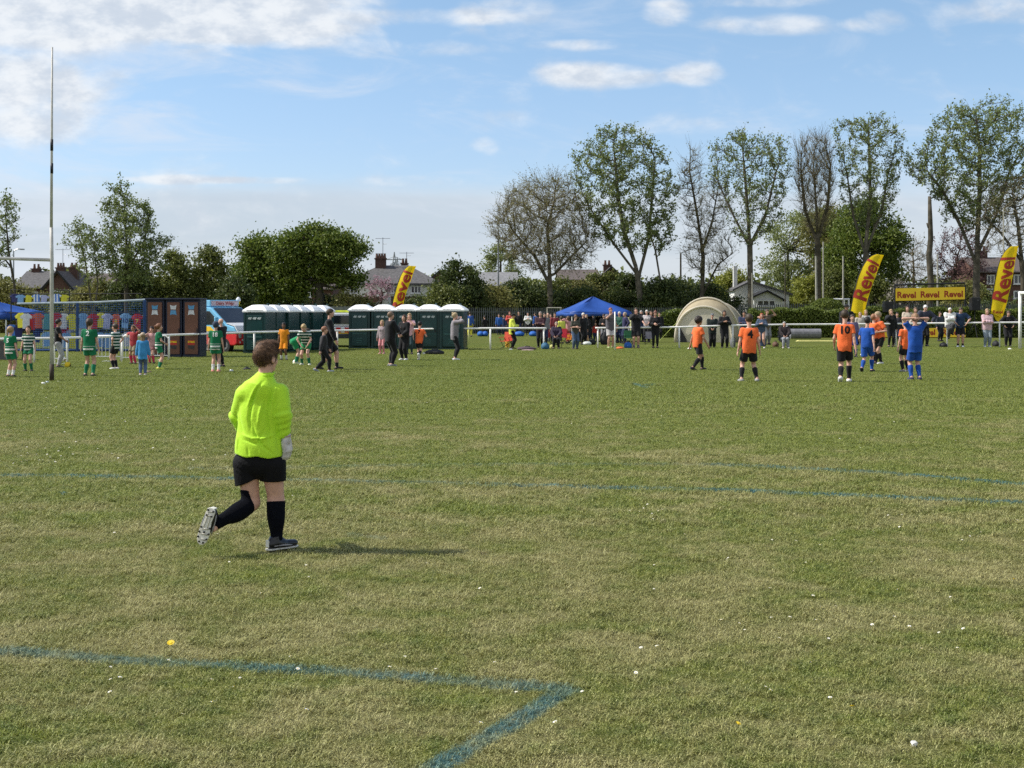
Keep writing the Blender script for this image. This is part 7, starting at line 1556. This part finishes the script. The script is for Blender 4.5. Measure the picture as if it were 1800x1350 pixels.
# side outline in x (front is +x) and z
w_ = 1.9
side = [(-2.9, .35), (-2.9, 2.15), (-.35, 2.2), (.35, 2.16), (1.55, 1.32), (2.15, 1.22), (2.35, .95), (2.38, .42), (2.2, .35)]
lowr = [(-2.9, .34), (-2.9, .98), (2.33, .98), (2.38, .8), (2.38, .42), (2.2, .34)]; uppr = [(-2.9, .985), (-2.9, 2.15), (-.35, 2.2), (.35, 2.16), (1.55, 1.34), (2.15, 1.22), (2.33, .985)]
MB().prism(lowr, -w_ / 2 - .01, w_ / 2 + .01).build('lower_body', VR, o, bevel=.05); MB().prism(uppr, -w_ / 2, w_ / 2).build('upper_body', VB, o, bevel=.05)
MB().prism([(1.50, 1.39), (2.14, 1.26), (2.34, 1.02), (2.40, 1.0), (2.36, 1.06), (2.18, 1.29), (1.55, 1.42)], -w_ / 2 + .05, w_ / 2 - .05).build('bonnet', VW, o)
MB().prism([(.42, 2.08), (1.50, 1.36), (1.545, 1.385), (.47, 2.13)], -w_ / 2 + .12, w_ / 2 - .12).build('windscreen', PANE, o)
for s in (-1, 1):
    y0 = s * (w_ / 2 + .004); MB().prism([(-.30, 1.32), (-.30, 1.98), (.28, 1.98), (1.10, 1.42), (1.10, 1.32)], y0 - .008, y0 + .008).build('side_window', PANE, o)
    MB().prism([(-2.5, 1.25), (-2.5, 1.95), (-.7, 1.95), (-.7, 1.25)], y0 - .008, y0 + .008).build('serving_window', PANE, o)
    MB().prism([(-.45, 1.0), (-.25, 1.25), (.35, 1.24), (.7, 1.0)], y0 - .012, y0 + .012).build('yellow_panel', VY, o)
    m_ = MB().tube([(1.05, s * (w_ / 2), 1.45), (1.15, s * (w_ / 2 + .2), 1.5)], .02, 5).build('mirror_arm', BLACKP, o); MB().box((1.15, s * (w_ / 2 + .25), 1.55), (.1, .2, .28)).build('mirror', VB, m_, bevel=.02)
    MB().box((2.30, s * .68, .78), (.16, .32, .2), rot=Matrix.Rotation(s * -.3, 3, 'Z')).build('headlight', LMP, o, bevel=.03)
MB().box((2.40, 0, .50), (.10, 1.7, .22)).build('bumper', VR, o, bevel=.04); MB().box((2.36, 0, .80), (.06, .8, .16)).build('grille', BLACKP, o)
sg = MB().box((.05, 0, 2.36), (.35, 1.75, .32)).build('roof_sign', VB, o, bevel=.03); MB().box((.235, 0, 2.36), (.02, 1.6, .24)).build('sign_face', mat('sign_pink', (.62, .50, .55)), sg)
v, f = text_mesh('Dairy Whip', .22, .004); me = bpy.data.meshes.new('lettering'); me.from_pydata([(.252, x, 2.36 + y) for x, y in v], [], f); me.materials.append(MAROON); tt = bpy.data.objects.new('lettering', me); COL.objects.link(tt); tt.parent = sg
MB().box((-1.5, 0, 2.27), (2.5, 1.7, .14)).build('roof_box', VW, o, bevel=.03)
cn = MB().lathe([(.02, 0), (.10, .22), (.11, .24)], (.05, .98, 2.22), 10).build('cone', VY, o); MB().lathe([(.11, .24), (.13, .30), (.09, .40), (.03, .46)], (.05, .98, 2.22), 10).build('ice_cream', VW, cn, smooth=True)
for x in (-1.9, 1.55):
    for s in (-1, 1):
        t_ = MB().tube([(x, s * (w_ / 2 - .24), .33), (x, s * (w_ / 2 + .02), .33)], .33, 20).build('wheel', RUB, o); MB().tube([(x, s * (w_ / 2 + .0), .33), (x, s * (w_ / 2 + .03), .33)], .19, 14).build('rim', CHR, t_)
for k in range(12):
    MB().lathe([(.045, 0), (.001, .006)], n=8).build('spot_sticker', VW, o, M=Matrix.Translation((2.452, -.8 + .146 * k, .5 + .05 * (k * 5 % 3))) @ Matrix.Rotation(R(90), 4, 'Y'))
for k in range(16): 
    rg = np.random.RandomState(k); MB().lathe([(.035, 0), (.001, .004)], (0, 0, 0), 6).build('spot_sticker', [VW, VY, VB][k % 3], o, M=Matrix.Translation((rg.uniform(-2, 1.1), -w_ / 2 - .012, rg.uniform(.5, .9))) @ Matrix.Rotation(R(90), 4, 'X'))
# emergency 4x4 seen from behind
q = G(601, 612); o = empty('response_car', (q.x, q.y + .3, 0), 'white four wheel drive car with yellow and red rear markings between the two toilet rows', 'car', rz=R(4)); w_ = 1.72
DK = mat('car_dark', (.05, .055, .06), rough=.35); VYG = mat('marking_yellow_green', (.68, .78, .05), rough=.4); 
MB().prism([(-w_ / 2, .45), (-w_ / 2, .98), (w_ / 2, .98), (w_ / 2, .45)], 0, 4.2).build('body', VW, o, bevel=.06); MB().prism([(-w_ / 2 + .05, .985), (-w_ / 2 + .16, 1.62), (w_ / 2 - .16, 1.62), (w_ / 2 - .05, .985)], .05, 3.0).build('cabin', VW, o, bevel=.05)
MB().prism([(-w_ / 2 + .2, 1.12), (-w_ / 2 + .26, 1.50), (w_ / 2 - .26, 1.50), (w_ / 2 - .2, 1.12)], .015, .045).build('rear_window', PANE, o); MB().box((0, 1.4, 1.69), (1.25, .28, .1)).build('light_bar', VYG, o, bevel=.02)
for x in (-.6, -.2, .2, .6): MB().box((x, -.012, .80), (.22, .02, .30)).build('marking', VYG if abs(x) > .3 else VR, o)
for s in (-1, 1):
    MB().box((s * .76, -.02, .92), (.12, .04, .28)).build('rear_light', VR, o); MB().prism([(0.2, 1.1), (.25, 1.5), (2.6, 1.5), (2.8, 1.1)], s * (w_ / 2 - .09) - .02, s * (w_ / 2 - .09) + .02, axis='x').build('side_window', PANE, o)
    for y in (.75, 3.4): t_ = MB().tube([(s * (w_ / 2 - .22), y, .35), (s * (w_ / 2 + .01), y, .35)], .35, 18).build('wheel', RUB, o); MB().tube([(s * (w_ / 2), y, .35), (s * (w_ / 2 + .02), y, .35)], .2, 12).build('rim', CHR, t_)
MB().box((0, -.04, .55), (1.6, .12, .22)).build('bumper', DK, o, bevel=.03); MB().box((0, -.022, .66), (.5, .02, .11)).build('number_plate', VY, o)
# beige tent
TENT = mat('tent_cream', (0.80, 0.74, 0.60), rough=.7, var=.1, scale=1.5, trans=.3, bump=.4, bscale=5); TENTB = mat('tent_sand', (0.44, 0.37, 0.24), rough=.75, var=.15, scale=1.5, bump=.4, bscale=5, trans=.15)
Yt = G(0, 601).y; s_ = Yt / F; o = empty('tent', (PXY(1243, Yt), Yt, 0), 'large beige dome tent with arched cream front behind the two spectators', 'tent', rz=R(-11)); n = 18
def arch(u, w0, h0, y): t = math.pi * u; return (-w0 * math.cos(t), y, h0 * math.sin(t) ** .82)
def shell(name, a, b, m, prnt, k=8, n=20):
    V = []; Q = []
    for i in range(k + 1):
        f_ = i / k
        for j in range(n + 1):
            w0, h0, y0, x0 = [p + (q_ - p) * f_ for p, q_ in zip(a, b)]; x, y, z = arch(j / n, w0, h0, y0); V.append((x + x0, y + (.25 * math.sin(math.pi * f_)) * 0, z - .05 * math.sin(math.pi * f_) * math.sin(math.pi * j / n)))
    for i in range(k):
        for j in range(n): c = i * (n + 1) + j; Q.append((c, c + 1, c + n + 2, c + n + 1))
    b_ = MB(); b_.raw(V, Q); q_ = b_.build(name, m, prnt, smooth=True); md = q_.modifiers.new('t', 'SOLIDIFY'); md.thickness = .015; return q_
W1, H1 = 57 * s_, (601 - 523.5) * s_
shell('front_porch', (W1 * .86, H1 * .80, -1.3, -.12), (W1 * .98, H1 * .98, .0, 0), TENTB, o); shell('roof_shell', (W1 * .98, H1, .0, 0), (W1 * .9, H1 * .90, 2.2, .4), TENTB, o); shell('rear_shell', (W1 * .9, H1 * .90, 2.2, .4), (W1 * .7, H1 * .35, 3.6, .7), TENTB, o)
b_ = MB(); fan = [arch(j / 20, W1 * .85, H1 * .78, -1.3) for j in range(21)]; V = [(-.12, -1.42, .9)] + [(x - .12, y, z) for x, y, z in fan]; b_.raw(V, [(0, j + 1, j + 2) for j in range(20)] + [(0, 21, 1)]); fp = b_.build('front_wall', TENT, o); md = fp.modifiers.new('t', 'SOLIDIFY'); md.thickness = .012
for (w0, h0, y0, x0, m, r_) in ((W1 * .86, H1 * .80, -1.32, -.12, TENT, .07), (W1 * .985, H1 * 1.0, -.02, 0, TENT, .06), (W1 * .91, H1 * .91, 2.2, .4, TENT, .05)): MB().tube([(lambda p: (p[0] + x0, p[1], p[2]))(arch(j / 24, w0, h0, y0)) for j in range(25)], r_, 6).build('pole_sleeve', m, o, smooth=True)
MB().prism([(W1 * .62 + .25 * math.cos(t), 1.25 + .75 * math.sin(t)) for t in np.linspace(0, 6.0, 14)], 1.1, 1.14).build('side_flap', TENT, o)
MB().prism([(-W1 * .84, .0), (-W1 * .80, .9), (-W1 * .62, .3), (-W1 * .55, 0)], -1.40, -1.37).build('dark_doorway', BLACKP, o)
for p0, p1 in (((-W1 * .8, -.5, 1.3), (-W1 * 1.45, -1.2, 0)), ((W1 * .8, -.2, 1.4), (W1 * 1.15, -.8, 0))): MB().tube([p0, p1], .012, 4).build('guy_rope', mat('rope_yellow_green', (.45, .55, .12)), o)
# grey roll of matting and yellow covers by the hedge
q = G(1412, 597); b = MB().tube([(-.9, 0, .36), (.9, 0, .36)], .30, 18); tag(b.build('mat_roll', mat('mat_grey', (.20, .20, .22), rough=.6), loc=(q.x, q.y - .6, 0), smooth=False), 'long grey roll of matting lying along the hedge', 'roll')
q = G(1440, 600); tag(MB().box((0, 0, .03), (2.6, .5, .06), taper=.9).build('cover_sheet', mat('cover_yellow', (.75, .70, .25)), loc=(q.x, q.y, 0)), 'pale yellow sheet lying on the grass in front of the grey roll', 'sheet')
# goal at the right edge
Yg = G(0, 614).y; zt_ = PZ(515, Yg); o = empty('goal', (PXY(1793, Yg), Yg, 0), 'white football goal cut by the right edge with its net', 'goal', rz=R(-80))
for x in (0, 5.4): MB().tube([(x, 0, 0), (x, 0, zt_)], .07, 10).build('post', PAINT_W, o, smooth=True); MB().tube([(x, 0, zt_), (x, .8, zt_), (x, 1.9, 0)], .03, 6).build('net_support', PAINT_W, o)
MB().tube([(-.06, 0, zt_), (5.46, 0, zt_)], .07, 10).build('crossbar', PAINT_W, o); MB().tube([(0, 1.9, .04), (5.4, 1.9, .04)], .03, 6).build('ground_bar', PAINT_W, o)
n_ = MB()
for k in range(20): z = zt_ * k / 20; e = 1.9 - 1.1 * k / 20; n_.tube([(0, 0, z), (0, e, z), (5.4, e, z), (5.4, 0, z)], .006, 3, cap=False)
for k in range(30): x = 5.4 * k / 29; n_.tube([(x, .8, zt_), (x, 1.9, 0)], .006, 3, cap=False)
for k in range(8): e = 1.9 * k / 8; n_.tube([(0, e, 0), (0, e, zt_ if e < .8 else zt_ * (1.9 - e) / 1.1)], .006, 3, cap=False)
n_.build('net', mat('net_white', (.6, .6, .6)), o)
# balls, bags, chairs, litter
def ball(label, px, pb, rpx, m, m2=None):
    q = G(px, pb); r = rpx * q.y / F; prof = [(r * math.sin(t), r - r * math.cos(t)) for t in np.linspace(.02, 3.12, 14)]; o = MB().lathe(prof, n=20).build('football', m, loc=q, smooth=True); tag(o, label, 'ball')
    if m2:
        b = MB()
        for k in range(8): rg = np.random.RandomState(k); d = unit(rg.normal(size=3)); x = unit(np.cross(d, [0, 0, 1.1])); y = np.cross(d, x); b.raw([d * r * 1.01 + (x * math.cos(t) + y * math.sin(t)) * r * .33 - d * r * .03 + A3(0, 0, r) for t in np.linspace(0, 5.03, 5)], [(0, 1, 2, 3, 4)])
        b.build('ball_panels', m2, o)
ball('bright yellow football lying right of the goal post', 119, 647, 5.6, YEL, BLACKP); ball('white football at the feet of the boy in bright green', 519, 641, 4.5, PAINT_W, BLACKP); ball('white and red football behind the rail left of girl number 2', 110, 636, 5, PAINT_W, STK[2])
def lump(name, label, cat, px, pb, wpx, hpx, m, seed=0, dy=.25, m2=None):
    q = G(px, pb); s_ = q.y / F; w_, h = wpx * s_ / 2, hpx * s_
    f = lambda p: s_max(s_ell(p, (0, 0, h * .42), (w_, dy, h * .58)) + .02 * waves(p, seed, 9), -p[:, 2], .01)
    v, qd = surfnet(f, (-w_ * 1.2, -dy * 1.3, -.02), (w_ * 1.2, dy * 1.3, h * 1.2), max(.02, w_ / 14)); o = npmesh(name, v, qd, m, loc=q); tag(o, label, cat)
    MB().tube([(-w_ * .35, -dy * .2, h * .85), (-w_ * .1, -dy * .3, h * 1.12), (w_ * .2, -dy * .3, h * 1.1), (w_ * .4, -dy * .2, h * .82)], .014, 5).build('strap', m2 or BLACKP, o); return o
BG = lambda n_, c: mat('bag_' + n_, c, rough=.7, var=.3, bump=.4, bscale=8)
lump('sports_bag', 'black holdall on the grass in front of the right toilets', 'bag', 764, 624, 34, 10, BG('black', (.02, .02, .022)), 1); lump('sports_bag', 'small white bag left of the black holdall', 'bag', 746, 624, 8, 5, BG('pale', (.6, .62, .5)), 2, .12)
lump('sports_bag', 'dark boots bag on the grass between number 18 and the keeper', 'bag', 434, 651, 14, 5, BG('black', (.02, .02, .022)), 3, .14); lump('kit_bag', 'bright blue kit bag at the end of the right rail', 'bag', 1104, 613, 14, 12, BG('blue', (.02, .12, .45)), 4)
lump('kit_bag', 'orange cloth lying left of the bright blue kit bag', 'bag', 1090, 614, 13, 5, BG('orange', (.75, .16, .04)), 5); lump('kit_bag', 'pile of black and pink coats by the left rail end', 'bag', 926, 616, 34, 7, BG('coat_pile', (.09, .06, .07)), 6); lump('kit_bag', 'white and pink cloth in front of the coat pile', 'bag', 927, 617, 24, 3, BG('pinkish', (.62, .42, .42)), 16, .15)
lump('kit_bag', 'teal and blue rucksack at the left rail end', 'bag', 958, 615, 15, 13, BG('teal', (.04, .14, .24)), 7); lump('kit_bag', 'pale yellow bag beside the teal rucksack', 'bag', 970, 613, 8, 8, BG('lemon', (.62, .60, .22)), 8, .15)
lump('kit_bag', 'white bag behind the olive top woman', 'bag', 1032, 607, 15, 7, BG('white', (.65, .68, .64)), 9); lump('kit_bag', 'black rucksack right of the white bag', 'bag', 1042, 606, 12, 10, BG('black', (.02, .02, .022)), 10); lump('kit_bag', 'big dark trolley bag under the gazebo', 'bag', 1062, 606, 14, 23, BG('black', (.02, .02, .022)), 11)
lump('kit_bag', 'black rucksack on the grass left of the white hoodie sitter', 'bag', 1658, 611, 13, 9, BG('black', (.02, .02, .022)), 12); lump('kit_bag', 'black boxy bag right of the pink jumper woman', 'bag', 1750, 610, 11, 11, BG('black', (.02, .02, .022)), 13)
lump('kit_bag', 'grey shoulder bag at the tent entrance between two spectators', 'bag', 1288, 611, 10, 18, BG('grey', (.16, .16, .17)), 14); lump('kit_bag', 'brown picnic bag beside the seated person', 'bag', 1363, 611, 11, 11, BG('brown', (.14, .07, .04)), 15)
for i, (px, w_) in enumerate([(845, 12), (853, 11), (913, 18), (937, 14)]): lump('gear_bag', ['blue gear bag farthest left beyond the left rail', 'second blue gear bag beyond the left rail', 'wide blue gear bag right of the steward far away', 'blue gear bag beside the far child in royal blue'][i], 'bag', px, 591, w_, 9, BG('blue', (.02, .12, .45)), 20 + i, .5)
def bottle(name, label, px, pb, wpx, m): q = G(px, pb); w_ = wpx * q.y / F; b = MB().tube([(-w_ / 2, 0, .035), (w_ * .3, .02, .035), (w_ * .42, .02, .03), (w_ / 2, .02, .03)], [.034, .034, .014, .013], 10); tag(b.build(name, m, loc=q, smooth=True), label, 'bottle')
CLR = mat('bottle_clear', (.55, .62, .66), rough=.15, var=.2)
bottle('water_bottle', 'clear water bottle lying right of player number 18', 407, 654, 7, CLR); bottle('water_bottle', 'white bottle lying on the grass below the goal post', 76, 677, 6, PAINT_W); bottle('water_bottle', 'white bottle lying right of the first one below the goal post', 83, 675, 5, CLR)
bottle('water_bottle', 'pale bottle near the boot of the small child with striped trousers', 262, 656, 9, mat('bottle_brown', (.3, .22, .15)))
for px, pb, lb in [(1212, 614, 'white cone on the grass left of the tent spectators'), (1775, 615, 'white marker on the grass at the right end of the rail'), (898, 616, 'pale cap lying below the steward')]:
    q = G(px, pb); tag(MB().lathe([(.13, 0), (.12, .02), (.05, .07), (.04, .08)], n=12).build('marker_cone', PAINT_W, loc=q, smooth=True), lb, 'cone')
def chair(label, px, pb, hpx, m, face=180, arm=True):
    q = G(px, pb); k = hpx * q.y / F / .85; o = empty('camping_chair', (q.x, q.y + .1, 0), label, 'chair', rz=R(face - 180)); T3 = lambda *p: tuple(a * k for a in p)
    MB().box(T3(0, 0, .42), T3(.5, .48, .03)).build('seat', m, o); MB().box(T3(0, .25, .66), T3(.5, .03, .46), rot=Matrix.Rotation(-.15, 3, 'X')).build('backrest', m, o)
    for s in (-1, 1):
        MB().tube([T3(s * .27, -.26, 0), T3(s * -.22, .22, .40)], .012, 5).build('leg', BLACKP, o); MB().tube([T3(s * .27, .26, 0), T3(s * .27, -.24, .60)], .012, 5).build('leg', BLACKP, o)
        MB().tube([T3(s * .27, .27, .40), T3(s * .27, .33, .90)], .012, 5).build('back_tube', BLACKP, o); MB().box(T3(s * .28, 0, .61), T3(.06, .5, .02)).build('armrest', m, o)
CH_ = lambda n_, c: mat('chair_' + n_, c, rough=.8, var=.2)
chair('red and yellow camping chair below the steward', 890, 614, 29, CH_('red', (.62, .09, .05)), 150); chair('dark camping chair carrying the woman with the lilac scarf', 978, 613, 30, CH_('dark', (.03, .03, .04)))
chair('bright pink camping chair right of the seated woman', 992, 607, 28, CH_('pink', (.75, .06, .09)), 200); chair('orange camping chair behind the olive top woman', 1000, 605, 16, CH_('orange', (.75, .28, .03)), 170); chair('maroon folding chair left of the seated woman', 963, 606, 26, CH_('maroon', (.30, .04, .04)), 200)
chair('green camping chair beside the pale yellow pole', 1106, 606, 24, CH_('green', (.04, .16, .07)), 190); chair('grey camping chair left of the woman in black fleece', 1141, 606, 22, CH_('grey', (.13, .13, .16)), 170); chair('dark camping chair carrying the person in grey trousers', 1379, 612, 28, CH_('dark', (.03, .03, .04)))
lump('jacket', 'yellow jacket hung over the red camping chair', 'jacket', 892, 612, 8, 24, mat('jacket_amber', (.80, .45, .05)), 30, .12); lump('sweatshirt', 'white fluffy thing lying low in the grass at the lower right', 'litter', 1606, 1312, 7, 5, mat('litter_white', (.75, .74, .70)), 31, .012, mat('litter_white', (.75, .74, .70)))
